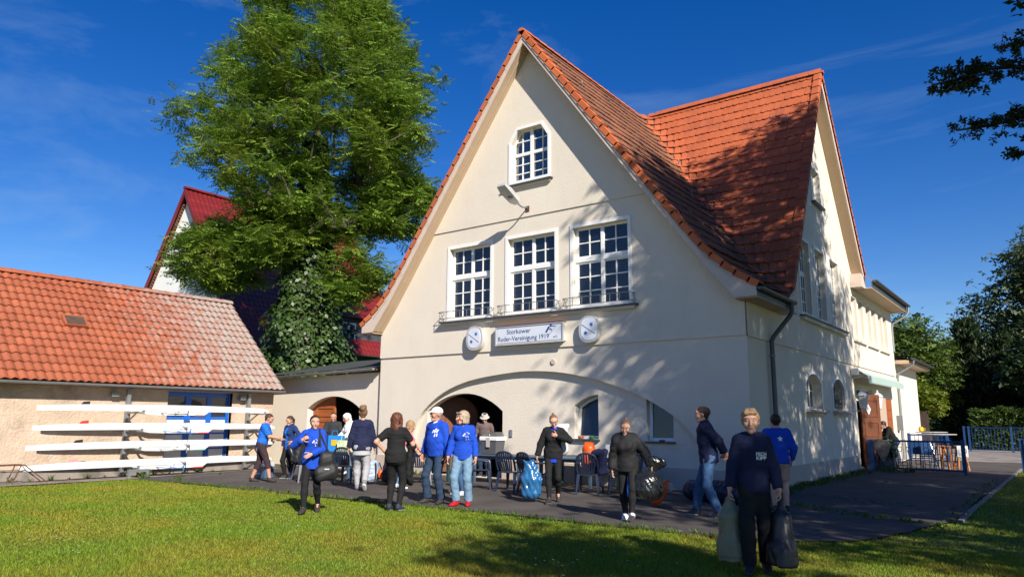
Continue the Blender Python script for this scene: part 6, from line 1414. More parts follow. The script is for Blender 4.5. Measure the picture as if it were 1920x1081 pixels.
# black jacket over the arm of the woman in black
e7, w7 = p7['W'](p7['EL'][0]), p7['W'](p7['WR'][0]); mx_ = (e7+w7)/2
blob('folded_jacket', 'black jacket draped over the forearm of the person in black top', 'jacket', (mx_.x, mx_.y, 0), math.atan2(w7.y-e7.y, w7.x-e7.x), [cap((-.08, 0, mx_.z+.03), (.14, 0, mx_.z+.03), .062), cap((-.06, .03, mx_.z), (-.02, .06, mx_.z-.52), (.06, .05), (.09, .05), (1, 0, 0)), cap((.08, -.03, mx_.z), (.10, -.03, mx_.z-.62), (.07, .05), (.10, .05), (1, 0, 0)), cap((.02, .05, mx_.z-.2), (.05, .04, mx_.z-.58), (.09, .05), (.11, .05), (1, 0, 0))], c_black, .013, .014, 1.0, part='jacket_cloth', seed=12)
# bags on the ground
og = blob('dry_bag', 'small orange dry bag lying on the asphalt behind the person in black windbreaker', 'bag', (-.80, -3.12, 0), .6, [cap((-.02, 0, .14), (.10, 0, .34), (.13, .12), (.11, .10), (0, 1, 0)), cap((.12, 0, .38), (.22, 0, .47), (.10, .05), (.03, .03), (0, 1, 0))], m_orangeb, .011, .006, .9, seed=13, cz_=.012)
MB().tube([(.18, -.05, .44), (.28, -.02, .40), (.29, .03, .30), (.2, .06, .25)], .012, 6).build('strap', m_greyp, og)
blob('duffel_bag', 'long navy duffel lying by the wall behind the person in navy jacket', 'bag', (-.15, -1.75, 0), -.15, [cap((-.52, 0, .20), (.40, 0, .21), (.20, .20), (.22, .21), k=.03), cap((-.60, 0, .20), (-.56, 0, .20), .16)], m_navyp, .013, .014, 1.0, seed=14, cz_=.02)
blob('rubbish_bag', 'dark lumpy sack standing behind the navy duffel', 'bag', (.10, -1.25, 0), .2, [cap((0, 0, .2), (0, 0, .36), (.2, .18), (.12, .1)), cap((-.06, 0, .42), (.10, 0, .45), .06)], m_bin, .013, .016, 1.2, seed=15, cz_=.02)
blob('sports_bag', 'bright blue bag on the ground behind the person in black windbreaker', 'bag', (-1.72, -2.35, 0), .3, [cap((-.12, 0, .16), (.14, 0, .17), (.16, .15), None), cap((-.05, 0, .38), (.05, 0, .42), .10)], mat('blue_nylon', (.012, .09, .40), r=.5, b=.1), .016, .010, seed=16)
rnd_spots = [(-8.75, -3.2, .24, m_pack, 'black rucksack slumped at the left of the luggage heap'), (-8.35, -3.3, .22, mat('silver_blue_nylon', (.30, .36, .46), r=.35, v=.3, s=6, b=.2), 'silver blue rucksack in the luggage heap'), (-7.95, -3.15, .23, m_pack, 'black rucksack with orange pouch in the luggage heap'), (-8.2, -2.85, .27, c_royal, 'royal blue holdall at the back of the luggage heap')]
for i, (x, y, r_, m, lab) in enumerate(rnd_spots):
    t = blob('rucksack', lab, 'bag', (x, y, 0), .7+i, [cap((0, 0, .20), (0, .03, .48), (r_*.85, r_*.7), (r_*.7, r_*.5), (1, 0, 0)), cap((0, r_*.5, .16), (0, r_*.5, .30), (r_*.55, .09), None, (1, 0, 0), k=.02), cap((-r_*.7, .02, .14), (-r_*.7, .02, .28), .08)], m, .016, .010, 1.1, seed=20+i, group='luggage heap by the tables')
    MB().tube([(-.07, -r_*.5, .52), (-.10, -r_*.72, .38), (-.09, -r_*.6, .12)], .018, 6).tube([(.07, -r_*.5, .52), (.10, -r_*.72, .38), (.09, -r_*.6, .12)], .018, 6).build('strap', m_pack, t)
    if i == 2: smooth_obj('pouch', sdf_mesh([cap((.0, r_*.95, .22), (.02, r_*.95, .30), .07)], .01, .02), m_orangeb, t)
blob('rucksack', 'black rucksack propped on the chair beside the person in navy zip jacket', 'bag', (-10.75, -3.75, 0), 2.2, [cap((0, 0, .52), (0, 0, .95), (.19, .14), (.15, .11), (1, 0, 0)), cap((0, .13, .50), (0, .13, .70), (.12, .06), None, (1, 0, 0), k=.02)], m_pack, .015, .010, seed=28)
# ================================================================ sign, badges, floodlight
m_signw = mat('sign_enamel', (.62, .66, .74), r=.35, v=.03, b=0); m_signb = mat('sign_blue', (.01, .05, .20), r=.4, b=0); m_copper = mat('copper_edge', (.30, .13, .06), r=.5, v=.3, s=8, b=.1, m=.3); m_silver = mat('silver_rim', (.60, .60, .60), r=.35, v=.08, m=.4, b=0)
sg = thing('club_sign', 'long white enamel sign with blue lettering below the windows', 'sign', (-5.87, -.04, 3.88))
MB().box(-6.98, -4.76, -.17, -.045, 3.63, 4.12).build('sign_case', m_silver, sg)
MB().box(-7.0, -4.74, -.20, -.05, 4.12, 4.15).build('top_cover', m_copper, sg)
trimband(rect(-7.0, -4.74, 3.60, 4.14), .045, fF, -.20, -.165).build('sign_frame', m_silver, sg)
MB().box(-6.93, -4.81, -.18, -.172, 3.67, 4.08).build('sign_board', m_signw, sg)
def lettering(txt, size, x, z, w, name='lettering', y=-.184):
    V, F = text_mesh(txt, size, .0008); x1 = max(v[0] for v in V); x0 = min(v[0] for v in V)
    MB().add([(x+(v[0]-x0)*w/(x1-x0), y, z+v[1]) for v in V], F).build(name, m_signb, sg, fix=False)
lettering('Storkower', .18, -6.60, 3.905, .80); lettering('Ruder-Vereinigung 1919', .18, -6.90, 3.715, 1.70); lettering('e.V.', .085, -5.06, 3.72, .14)
rw_ = MB(); y = -.185
for poly in ([(-5.42, 3.80), (-5.30, 3.98), (-5.20, 4.0), (-5.06, 4.0), (-5.06, 3.975), (-5.22, 3.97), (-5.26, 3.93), (-5.34, 3.80)], [(-5.27, 3.90), (-5.20, 3.925), (-5.15, 3.86), (-5.18, 3.85), (-5.21, 3.89), (-5.26, 3.87)], [(-5.28, 3.72), (-5.265, 3.72), (-4.985, 4.0), (-5.06, 3.985), (-5.02, 3.975)]):
    rw_.add([(-5.14+(u+5.2)*.85, y, 3.94+(v-3.88)*.85) for u, v in poly], [tuple(range(len(poly)))])
rw_.add([(-5.14+.03*math.cos(t), y, 4.065+.026*math.sin(t)) for t in np.linspace(0, 6.283, 13)[:-1]], [tuple(range(12))]); rw_.build('rower_logo', m_signb, sg, fix=False)
for bx, lab in ((-7.76, 'oval crest with two blue stars left of the club sign'), (-3.97, 'oval crest with two blue stars right of the club sign')):
    bd_ = thing('crest', lab, 'crest', (bx, -.04, 3.87), group='crests beside the club sign')
    ov = lambda w, h_: [(bx+math.copysign(abs(math.cos(t))**.75, math.cos(t))*w, 3.87+math.copysign(abs(math.sin(t))**.85, math.sin(t))*h_) for t in np.linspace(0, 2*math.pi, 33)[:-1]]
    MB().prism(ov(.30, .345), fF, -.20, -.045).build('crest_case', m_silver, bd_, smooth=True); MB().prism(ov(.235, .285), fF, -.212, -.19).build('crest_face', m_signw, bd_)
    MB().bar((bx-.20, -.214, 4.00), (bx+.20, -.214, 3.74), .006, .016, up=(0, 1, 0)).build('divider', m_zinc, bd_)
    for (dx, dz) in ((.08, .11), (-.09, -.10)):
        st = [(bx+dx+.07*(1 if q % 2 == 0 else .45)*math.sin(q*math.pi/7), -.2145, 3.87+dz+.07*(1 if q % 2 == 0 else .45)*math.cos(q*math.pi/7)) for q in range(14)]+[(bx+dx, -.2145, 3.87+dz)]
        MB().add(st, [(q, (q+1) % 14, 14) for q in range(14)]).build('star', mat('star_blue', (.01, .10, .45), r=.4, b=0) if 'star_blue' not in bpy.data.materials else bpy.data.materials['star_blue'], bd_, fix=False)
fl_ = thing('floodlight', 'grey floodlight on a bracket below the attic window', 'lamp', (-5.98, -.07, 7.41))
MB().box(-6.04, -5.92, -.09, -.07, 7.33, 7.49).build('wall_plate', m_rust if True else None, fl_)
MB().tube([(-5.98, -.08, 7.44), (-5.98, -.35, 7.40), (-5.99, -.55, 7.46)], .022, 6).build('arm', m_iron, fl_)
V = []
for (t, w, h_) in ((0, .08, .08), (.12, .15, .14), (.52, .17, .14), (.74, .14, .07)):
    c_ = Vector((-6.0, -.52, 7.46))+Vector((-.12, -.80, .48)).normalized()*t; upn = Vector((0, .5, .85))
    V += [c_+Vector((-w, 0, 0))-upn*h_*.5, c_+Vector((w, 0, 0))-upn*h_*.5, c_+Vector((w*.8, 0, 0))+upn*h_*.7, c_+Vector((-w*.8, 0, 0))+upn*h_*.7]
F = [(0, 1, 2, 3), (12, 13, 14, 15)]
for i in range(3): F += [(4*i+j, 4*i+(j+1) % 4, 4*i+4+(j+1) % 4, 4*i+4+j) for j in range(4)]
MB().add(V, F).build('lamp_housing', m_silver, fl_, smooth=True)
c_ = Vector((-6.0, -.52, 7.46))+Vector((-.12, -.80, .48)).normalized()*.32
MB().lathe([(.001, -.03), (.09, -.02), (.10, .02), (.001, .03)], (c_.x, c_.y, c_.z-.07), 12).build('lens', m_glass2, fl_, smooth=True)

# ================================================================ chairs and tables in the yard
m_chair = mat('navy_plastic', (.016, .026, .055), r=.42, v=.15, s=5, b=.05, spec=.5); m_tab = mat('blue_grey_table', (.06, .10, .15), r=.5, v=.15, s=5, b=.1); m_tabg = mat('green_table', (.02, .055, .05), r=.5, v=.15, b=.05)
def make_chair(label):
    t = thing('garden_chair', label, 'chair', (0, 0, 0), 0.0001, 'navy plastic garden chairs'); OFF[t.name] = Vector((0, 0, 0))
    V = []; F = []; nx, ny = 8, 6                                           # dished seat; chair faces +y
    for lay in (0, -.018):
        for j in range(ny+1):
            for i in range(nx+1):
                x = -.235+.47*i/nx; y = -.20+.43*j/ny; V.append((x*(1-.06*(1-j/ny)), y, .43-.022*math.cos((i/nx-.5)*math.pi)*math.sin(min(1, j/ny+.2)*math.pi*.8)+lay-(.012 if j == ny else 0)))
    n = (nx+1)*(ny+1)
    for j in range(ny):
        for i in range(nx): a = j*(nx+1)+i; F += [(a, a+1, a+nx+2, a+nx+1), (n+a, n+a+nx+1, n+a+nx+2, n+a+1)]
    for i in range(nx): F += [(i, n+i, n+i+1, i+1), (ny*(nx+1)+i, ny*(nx+1)+i+1, n+ny*(nx+1)+i+1, n+ny*(nx+1)+i)]
    MB().add(V, F).build('seat', m_chair, t, smooth=True)
    yb = lambda z: -.20-.16*(z-.42)/.44
    arch = [(-.225, .46), (-.235, .62), (-.215, .76), (-.15, .845), (0, .875), (.15, .845), (.215, .76), (.235, .62), (.225, .46)]
    MB().tube([(x, yb(z), z) for x, z in catmull(arch, 3)], .024, 6).build('back_frame', m_chair, t, smooth=True)
    for q in range(7):
        x = -.165+.055*q; zt = .86-.7*x*x-1.5*abs(x)**3; MB().add([(x*.8-.018, yb(.45), .44), (x*.8+.018, yb(.45), .44), (x+.019, yb(.65)-.012, .65), (x+.016, yb(zt), zt), (x-.016, yb(zt), zt), (x-.019, yb(.65)-.012, .65)]+[(x*.8-.018, yb(.45)-.012, .44), (x*.8+.018, yb(.45)-.012, .44), (x+.019, yb(.65)-.026, .65), (x+.016, yb(zt)-.012, zt), (x-.016, yb(zt)-.012, zt), (x-.019, yb(.65)-.026, .65)],
            [(0, 1, 2, 5), (5, 2, 3, 4), (7, 6, 11, 8), (8, 11, 10, 9), (0, 5, 11, 6), (5, 4, 10, 11), (1, 7, 8, 2), (2, 8, 9, 3)]).build('back_slat', m_chair, t)
    for s in (-1, 1):
        MB().tube(catmull([(s*.235, yb(.64), .64), (s*.275, -.14, .655), (s*.285, .05, .65), (s*.278, .16, .635), (s*.265, .20, .58), (s*.258, .215, .44)], 3), .022, 6).build('armrest', m_chair, t, smooth=True)
        for (x0, y0, x1, y1) in ((.225, .205, .262, .25), (.205, -.19, .245, -.30)):
            MB().add([(s*(x0-.035), y0-.03, .43), (s*(x0+.03), y0-.03, .43), (s*(x0+.03), y0+.03, .43), (s*(x0-.035), y0+.03, .43), (s*(x1-.018), y1-.018, 0), (s*(x1+.014), y1-.018, 0), (s*(x1+.014), y1+.018, 0), (s*(x1-.018), y1+.018, 0)], [(3, 2, 1, 0), (4, 5, 6, 7), (0, 1, 5, 4), (1, 2, 6, 5), (2, 3, 7, 6), (3, 0, 4, 7)]).build('leg', m_chair, t)
    return t
ch = make_chair('navy plastic chair just right of the person in red shoes')
spots = [(-5.55, -2.55, -.95, None), (-4.72, -2.45, .1, 'navy plastic chair with its back to the viewer, first right of the doorway'), (-4.02, -2.55, -.25, 'navy plastic chair beside the blue plastic sack'), (-2.98, -1.92, .35, 'navy plastic chair holding the orange dry bag under the first arch window'),
         (-2.2, -1.75, 1.2, 'navy plastic chair partly hidden by the person in black windbreaker'), (-9.15, -3.45, .4, 'navy plastic chair between the bag table and the person in navy bomber'), (-10.85, -3.55, -.5, 'navy plastic chair beside the person in navy zip jacket under the black rucksack'), (-11.45, -3.0, -.2, 'navy plastic chair behind the person in the navy zip jacket'), (-10.1, -3.9, .9, 'navy plastic chair at the front of the bag table'), (-7.55, -2.5, .9, 'navy plastic chair behind the luggage heap')]
for i, (x, y, rz, lab) in enumerate(spots):
    if i == 0: ch.location = (x, y, 0); ch.rotation_euler = (0, 0, rz)
    else: dup(ch, (x, y, 0), rz, lab)
def table(label, x0, x1, y0, y1, m, z=.72, group='garden tables'):
    t = thing('garden_table', label, 'table', ((x0+x1)/2, (y0+y1)/2, 0), group=group)
    MB().box(x0, x1, y0, y1, z-.035, z).build('table_top', m, t, bevel=.01)
    MB().box(x0+.06, x1-.06, y0+.06, y1-.06, z-.10, z-.036).build('apron', m, t)
    for x in (x0+.10, x1-.10):
        for y in (y0+.10, y1-.10): MB().add([(x-.04, y-.04, z-.10), (x+.04, y-.04, z-.10), (x+.04, y+.04, z-.10), (x-.04, y+.04, z-.10), (x-.028, y-.028, 0), (x+.028, y-.028, 0), (x+.028, y+.028, 0), (x-.028, y+.028, 0)], [(3, 2, 1, 0), (4, 5, 6, 7), (0, 1, 5, 4), (1, 2, 6, 5), (2, 3, 7, 6), (3, 0, 4, 7)]).build('leg', m, t)
table('blue-grey table standing before the open arched doorway', -6.75, -5.15, -1.55, -.75, m_tab); table('blue-grey table between the doorway and the first arch window', -5.1, -3.5, -1.55, -.75, m_tab); table('dark green table against the wall below the first arch window', -4.9, -2.9, -.70, -.1, m_tabg)
table('blue table loaded with shopping bags before the link doorway', -11.3, -9.65, -3.0, -2.2, m_tab); table('dark green table behind the luggage heap', -8.9, -7.3, -2.2, -1.5, m_tabg)
# things on the tables
gb = thing('storage_box', 'dark grey storage box with white rim and clear lid on the table', 'box', (-6.25, -1.2, .72))
MB().add([(-.22, -.16, 0), (.22, -.16, 0), (.22, .16, 0), (-.22, .16, 0), (-.25, -.19, .34), (.25, -.19, .34), (.25, .19, .34), (-.25, .19, .34)], [(3, 2, 1, 0), (4, 5, 6, 7), (0, 1, 5, 4), (1, 2, 6, 5), (2, 3, 7, 6), (3, 0, 4, 7)])
def place(mb, at): mb.v = [(x+at[0], y+at[1], z+at[2]) for x, y, z in mb.v]; return mb
place(MB().add([(-.22, -.16, 0), (.22, -.16, 0), (.22, .16, 0), (-.22, .16, 0), (-.25, -.19, .34), (.25, -.19, .34), (.25, .19, .34), (-.25, .19, .34)], [(3, 2, 1, 0), (4, 5, 6, 7), (0, 1, 5, 4), (1, 2, 6, 5), (2, 3, 7, 6), (3, 0, 4, 7)]), (-6.25, -1.2, .722)).build('box_body', mat('grey_plastic', (.09, .09, .095), r=.5, b=0), gb, bevel=.015)
place(MB().box(-.28, .28, -.21, .21, .34, .44), (-6.25, -1.2, .722)).build('rim', m_white, gb, bevel=.015)
place(MB().prism([(-.25, .44), (.25, .44), (.20, .55), (-.20, .55)], fF, -.17, .17), (-6.25, -1.2, .722)).build('lid', glass_mat('clear_plastic', (.10, .10, .105), .1, .55, .1), gb, bevel=.02)
place(MB().box(-.06, .06, -.215, -.205, .18, .42), (-6.25, -1.2, .722)).build('clasp', m_silver, gb)
def tote(label, x, y, z, w, d, h_, m, rz, panel=None):
    t = thing('carrier_bag', label, 'bag', (x, y, z), rz, 'bags on the table'); OFF[t.name] = Vector((0, 0, 0)); a = w/2; b = d/2
    V = [(-a, -b, .003), (a, -b, .003), (a, b, .003), (-a, b, .003), (-a*1.05, -b*.8, h_), (a*1.05, -b*.8, h_*.98), (a*1.05, b*.8, h_), (-a*1.05, b*.8, h_*.97), (-a*.92, 0, h_*.5), (a*.92, 0, h_*.5)]
    MB().add(V, [(3, 2, 1, 0), (0, 1, 5, 4), (2, 3, 7, 6), (1, 2, 9), (2, 6, 9), (6, 5, 9), (5, 1, 9), (3, 0, 8), (0, 4, 8), (4, 7, 8), (7, 3, 8)]).build('bag_body', m, t, fix=False)
    MB().tube([(-a*.5, -b*.8, h_), (-a*.4, -b*.8, h_+.12), (a*.4, -b*.8, h_+.12), (a*.5, -b*.8, h_)], .010, 5).build('handle', m, t)
    if panel: MB().box(-a*.45, a*.45, -b-.004, -b+.004, h_*.35, h_*.72).build('printed_panel', panel, t)
m_lime = mat('lime_bag', (.30, .55, .03), r=.5, b=.05); m_ltblue = mat('azure_bag', (.02, .22, .62), r=.45, b=.05); m_yellow = mat('yellow_print', (.75, .45, .02), r=.5, b=0); m_cream = mat('cream_bag', (.62, .62, .40), r=.6, b=.05, c2=(.25, .5, .25), c2s=12)
cz = .722
tote('lime green carrier bag at the left end of the bag table', -11.05, -2.75, cz, .30, .2, .40, m_lime, .25); tote('azure shopping bag with yellow badge in the middle of the bag table', -10.45, -2.75, cz, .38, .24, .42, m_ltblue, .3, m_yellow); tote('dark blue shopping bag with white print on the bag table', -10.78, -2.85, cz, .24, .2, .42, m_signb, .3, m_white); tote('pale printed carrier bag at the right end of the bag table', -10.0, -2.8, cz, .42, .2, .30, m_cream, .35)
cl_ = thing('cool_box', 'blue-grey cool box with pale lid beside the person at the boats', 'box', (-12.0, -3.85, 0)); 
place(MB().box(-.19, .19, -.14, .14, .0, .30), (-12.0, -3.85, 0)).build('box_body', mat('slate_blue_plastic', (.05, .10, .17), r=.5, b=0), cl_, bevel=.02); place(MB().box(-.20, .20, -.15, .15, .302, .42), (-12.0, -3.85, 0)).build('lid', mat('pale_grey_plastic', (.45, .47, .5), r=.5, b=0), cl_, bevel=.02)
place(MB().tube([(-.2, 0, .36), (-.22, -.05, .2), (-.2, -.16, .12), (.0, -.17, .12)], .012, 6), (-12.0, -3.85, 0)).build('handle', m_white, cl_)
bt_ = thing('bottle', 'white plastic bottle with red cap on the table by the doorway', 'bottle', (-4.55, -1.3, .72)); place(MB().lathe([(.035, 0), (.038, .02), (.038, .11), (.015, .15)], n=12), (-4.55, -1.3, .722)).build('bottle_body', m_white, bt_, smooth=True); place(MB().lathe([(.017, .15), (.017, .175)], n=10), (-4.55, -1.3, .722)).build('bottle_cap', m_red, bt_)
ob = blob('dry_bag', 'tall orange dry bag standing on a chair under the arch window', 'bag', (-3.0, -1.9, 0), .3, [cap((0, 0, .60), (0, .0, .96), (.145, .13), (.14, .12), (1, 0, 0)), cap((-.06, 0, 1.06), (.06, 0, 1.06), .045)], m_orangeb, .012, .005, .8, seed=31, cz_=.010)
blob('draped_jacket', 'dark jacket hung over the chair beside the orange dry bag', 'jacket', (-2.68, -2.0, 0), .3, [cap((-.1, 0, .88), (.12, 0, .90), .08), cap((-.08, .05, .85), (-.10, .05, .50), (.10, .06), (.12, .06), (1, 0, 0)), cap((.08, -.04, .85), (.1, -.06, .48), (.10, .06), (.12, .06), (1, 0, 0))], c_navy, .014, .012, part='jacket_cloth', seed=32)
cb = thing('notice_sheet', 'pale printed sheet on the table left of the orange dry bag', 'paper', (-3.1, -.9, .72)); place(MB().add([(-.16, 0, 0), (.16, 0, 0), (.16, .07, .30), (-.16, .07, .30)], [(0, 1, 2, 3)]).add([(-.16, .14, 0), (.16, .14, 0), (.16, .072, .30), (-.16, .072, .30)], [(0, 1, 2, 3)]), (-3.1, -.75, .722)).build('sheet', mat('grey_card', (.35, .37, .40), r=.7, b=0), cb)
for x, m, lab in ((-4.45, mat('terracotta_pot', (.38, .10, .05), b=.05), 'small terracotta pot on the first arch window sill'), (-4.12, mat('green_pot', (.04, .22, .05), b=.05), 'small green pot on the first arch window sill'), (-2.2, mat('dark_red_pot', (.22, .05, .035), b=.05), 'small dark red bowl on the second arch window sill')):
    pt = thing('flower_pot', lab, 'pot', (x, .13, 1.07)); h_ = .035 if x > -3 else .075
    place(MB().lathe([(.055, 0), (.075, .02), (.08, h_*.7), (.065, h_), (.05, h_), (.05, h_*.6)], n=14), (x, .15, 1.116 if x < -3 else 1.096)).build('pot', m, pt, smooth=True)

# ================================================================ terrace entrance on the right
m_fblue = mat('blue_fence_paint', (.014, .055, .17), r=.5, v=.15, s=6, b=.08); m_teak = mat('orange_wood', (.46, .17, .04), r=.5, v=.2, s=8, b=.08); m_lamp = mat('white_lantern', (.62, .62, .60), r=.4, b=0); m_awn = mat('striped_awning', (.36, .46, .42), r=.8, v=.05, b=.05)
MB().prism(rect(0, 1.03, .03, 2.5), lambda u, v, d: (.05+u*.388+d*.92, 10.75+u*.92-d*.388, v), 0, .05).build('door_leaf', m_wood, club, label='brown panelled terrace door standing open')
for z0, z1 in ((.25, .95), (1.1, 1.6), (1.75, 2.35)): trimband(rect(.12, .9, z0, z1), .06, lambda u, v, d: (.05+u*.388+d*.92, 10.75+u*.92-d*.388, v), .07, .05).build('door_moulding', m_wood, club)
MB().box(-.02, .02, 13.35, 15.6, .5, 2.5).build('tiled_panel', mat('beige_tile', (.48, .36, .28), r=.7, v=.05, b=.1), club)
w = window('terrace_window', rect(10.55, 13.3, 2.3, 2.72), [(10.55, 11.9, 2.3, 2.72, 2, 1), (11.9, 13.3, 2.3, 2.72, 2, 1)], fS, -.12, -1, club)
MB().box(-.1, .0, 15.7, 16.9, .0, 2.5).build('door_leaf', m_door, club, label='orange-brown narrow door near the far corner')
for q in range(6): MB().box(.0, .018, 15.85, 16.75,   .25+q*.36, .50+q*.36).build('door_panel', m_door, club)
mb_ = thing('meter_box', 'grey meter box on the far corner of the clubhouse wall', 'box', (.1, 18.0, 1.5)); MB().box(.0, .16, 17.7, 18.15, 1.25, 1.85).build('box_body', m_iron, mb_, bevel=.01); MB().box(.16, .17, 17.75, 18.10, 1.3, 1.8).build('box_door', m_zinc, mb_)
dm = thing('diamond_sign', 'small white diamond shaped sign beside the terrace door', 'sign', (.2, 10.9, 2.0)); fd_ = lambda u, v, d: (.05+u*.388+d*.92, 10.75+u*.92-d*.388, v)
MB().prism([(.20, 2.0), (.34, 1.82), (.48, 2.0), (.34, 2.18)], fd_, .075, .085).build('sign_plate', m_white, dm)
def lantern(label, x, y, z):
    t = thing('wall_lantern', label, 'lamp', (0, y, z), group='white lanterns beside the terrace door')
    MB().tube([(.0, y, z-.32), (x*.5, y, z-.36), (x, y, z-.30)], .018, 6).box(.0, .03, y-.05, y+.05, z-.45, z-.2).build('bracket', m_lamp, t)
    MB().lathe([(.07, -.28), (.10, -.26), (.16, .12), (.17, .14)], (x, y, z), 6).build('lantern_glass', m_lamp, t); MB().lathe([(.19, .14), (.11, .24), (.04, .28), (.03, .36), (.0, .37)], (x, y, z), 6).build('lantern_roof', m_lamp, t)
lantern('white lantern left of the open terrace door', .36, 9.75, 2.28); lantern('white lantern right of the open terrace door', .40, 11.95, 2.30)
aw_ = thing('awning', 'pale green rolled awning with scalloped edge above the terrace door', 'awning', (.2, 13.4, 3.2))
MB().tube([(.16, 9.95, 3.22), (.16, 17.0, 3.22)], .085, 10).build('roller', m_lamp, aw_, smooth=True); MB().add([(.18, 10.1, 3.28), (.18, 16.9, 3.28), (.50, 16.9, 3.08), (.50, 10.1, 3.08)], [(0, 1, 2, 3)]).build('canopy', m_awn, aw_)
V = []; F = []; nsc = 34
for q in range(nsc*4+1):
    y = 10.1+6.8*q/(nsc*4); V += [(.505, y, 3.09), (.505, y, 2.90-.07*abs(math.sin(q*math.pi/4)))]
MB().add(V, [(2*q, 2*q+2, 2*q+3, 2*q+1) for q in range(nsc*4)]).build('valance', m_awn, aw_)
for y in (9.98, 17.0): MB().box(.03, .25, y-.04, y+.04, 3.1, 3.32).build('end_bracket', m_lamp, aw_)
tubes([[(.03, 10.2, 3.0), (.45, 10.15, 3.08)], [(.03, 16.8, 3.0), (.45, 16.85, 3.08)]], .02).build('arm', m_zinc, aw_)
def fence(name, label, a, b, hgt, nb, posts, m=m_fblue, cat='fence', group=None, ring=.075, wheel=False):
    a, b = Vector(a), Vector(b); d = (b-a); L = d.length; d.normalize(); t = thing(name, label, cat, tuple(a), group=group); at = lambda s, z: a+d*s+Vector((0, 0, z))
    for z in (.11, hgt-.04): MB().bar(at(0, z), at(L, z), .05, .06).build('rail', m, t)
    for s in posts: MB().bar(at(s, 0), at(s, hgt+.03), .10, .10).build('post', m, t)
    for q in range(nb):
        s = L*(q+.5)/nb; MB().bar(at(s, .13), at(s, hgt-.06), .018, .018).build('baluster', m, t)
        if q % 2:
            for z in (.33, hgt-.30): MB().tube([at(s+ring*math.cos(k)+L/nb*.5, z+ring*math.sin(k)) for k in np.linspace(0, 6.283, 13)[:-1]], .010, 5, closed=True).build('ring', m, t)
    if wheel: MB().lathe([(.0, -.03), (.07, -.03), (.09, 0), (.07, .03), (.0, .03)], (0, 0, 0), 12).build('wheel', m_black, t); w_ = [o for o in t.children if o.name.startswith('wheel')][0]; w_.location = at(L-.12, .09)-a; w_.rotation_euler = (rad(90), 0, 0)
    return t
gt = fence('sliding_gate', 'low blue metal gate with rings closing off the terrace', (.08, 11.0, 0), (2.95, 10.52, 0), 1.02, 22, (.02, 2.9), cat='gate', wheel=True)
MB().box(.10, .34, 10.86, 11.04, 0, 1.0).build('gate_post', m_fblue, gt)
fence('railing', 'blue metal fence panel with rings in front of the hedge', (.9, 33.2, 0), (6.2, 31.4, 0), 1.35, 34, (0, .25, 2.4, 4.6), ring=.09); fence('railing', 'short blue rail behind the terrace tables', (.2, 19.0, 0), (1.6, 19.3, 0), 1.1, 10, (0, 1.4))
fence('gate_leaf', 'blue gate leaf swung open at the right edge', (4.35, 12.7, 0), (5.6, 12.2, 0), 1.05, 9, (0, .12), cat='gate')
def high_table(label, x, y, z, r_):
    t = thing('bar_table', label, 'table', (x, y, 0), group='standing tables on the terrace'); MB().lathe([(r_, z-.03), (r_+.01, z-.015), (r_, z)], (x, y, 0), 20).build('table_top', mat('pale_laminate', (.42, .40, .37), r=.4, b=0) if 'pale_laminate' not in bpy.data.materials else bpy.data.materials['pale_laminate'], t)
    MB().tube([(x, y, .04), (x, y, z-.03)], .035, 8).build('stem', m_zinc, t); MB().lathe([(.26, 0), (.26, .015), (.05, .045)], (x, y, 0), 16).build('foot', m_zinc, t)
high_table('nearer grey standing table behind the gate', 1.85, 13.9, 1.18, .62); high_table('farther cream standing table behind the first', 1.35, 16.6, 1.22, .55)
jg = thing('jug', 'small yellow jug on the farther standing table', 'jug', (1.05, 16.3, 1.22)); MB().lathe([(.05, 0), (.09, .04), (.085, .12), (.06, .17), (.07, .19)], (1.05, 16.3, 1.222), 12).build('jug_body', m_yellow, jg, smooth=True); MB().tube([(1.13, 16.3, 1.37), (1.19, 16.3, 1.34), (1.18, 16.3, 1.27), (1.13, 16.3, 1.26)], .012, 5).build('handle', m_yellow, jg)
for i, (x, y, rz, lab) in enumerate(((2.25, 12.6, .2, 'orange wooden bar stool behind the gate'), (2.62, 12.9, .5, 'orange wooden bar stool with white cloth near the gate end'), (2.0, 13.2, .9, 'orange wooden bar stool tucked behind the other stools'))):
    t = thing('bar_stool', lab, 'stool', (x, y, 0), rz, 'wooden bar stools'); OFF[t.name] = Vector((0, 0, 0))
    MB().lathe([(.16, .76), (.17, .78), (.16, .80)], n=16).build('seat', m_teak, t)
    for q in range(4):
        an_ = math.pi/4+q*math.pi/2; MB().bar((.12*math.cos(an_), .12*math.sin(an_), .76), (.23*math.cos(an_), .23*math.sin(an_), 0), .04, .04).build('leg', m_teak, t)
    for z, r_ in ((.3, .19), (.5, .165)): MB().tube([(r_*math.cos(k), r_*math.sin(k), z) for k in np.linspace(0, 6.283, 17)[:-1]], .010, 5, closed=True).build('foot_ring', m_zincd, t)
    if i == 1: MB().box(-.17, .17, -.17, -.16, .45, .81).box(-.17, .17, -.17, .1, .805, .815).build('cloth', m_lamp, t)
for i, (x, y, lab) in enumerate(((1.35, 12.4, 'blue folding chair behind the gate'), (1.75, 12.3, 'second blue folding chair leaning by the bar stools'))):
    t = thing('folding_chair', lab, 'chair', (x, y, 0), .1+.2*i, 'folding chairs behind the gate'); OFF[t.name] = Vector((0, 0, 0))
    MB().box(-.22, .22, -.03, .0, .50, .92).build('backrest', m_fblue, t, bevel=.01); MB().box(-.21, .21, .0, .38, .44, .47).build('seat', m_fblue, t, bevel=.01)
    for s in (-.2, .2): MB().bar((s, -.02, .9), (s, .38, 0), .025, .025).build('leg', m_zincd, t); MB().bar((s, .36, .45), (s, -.10, 0), .025, .025).build('leg', m_zincd, t)
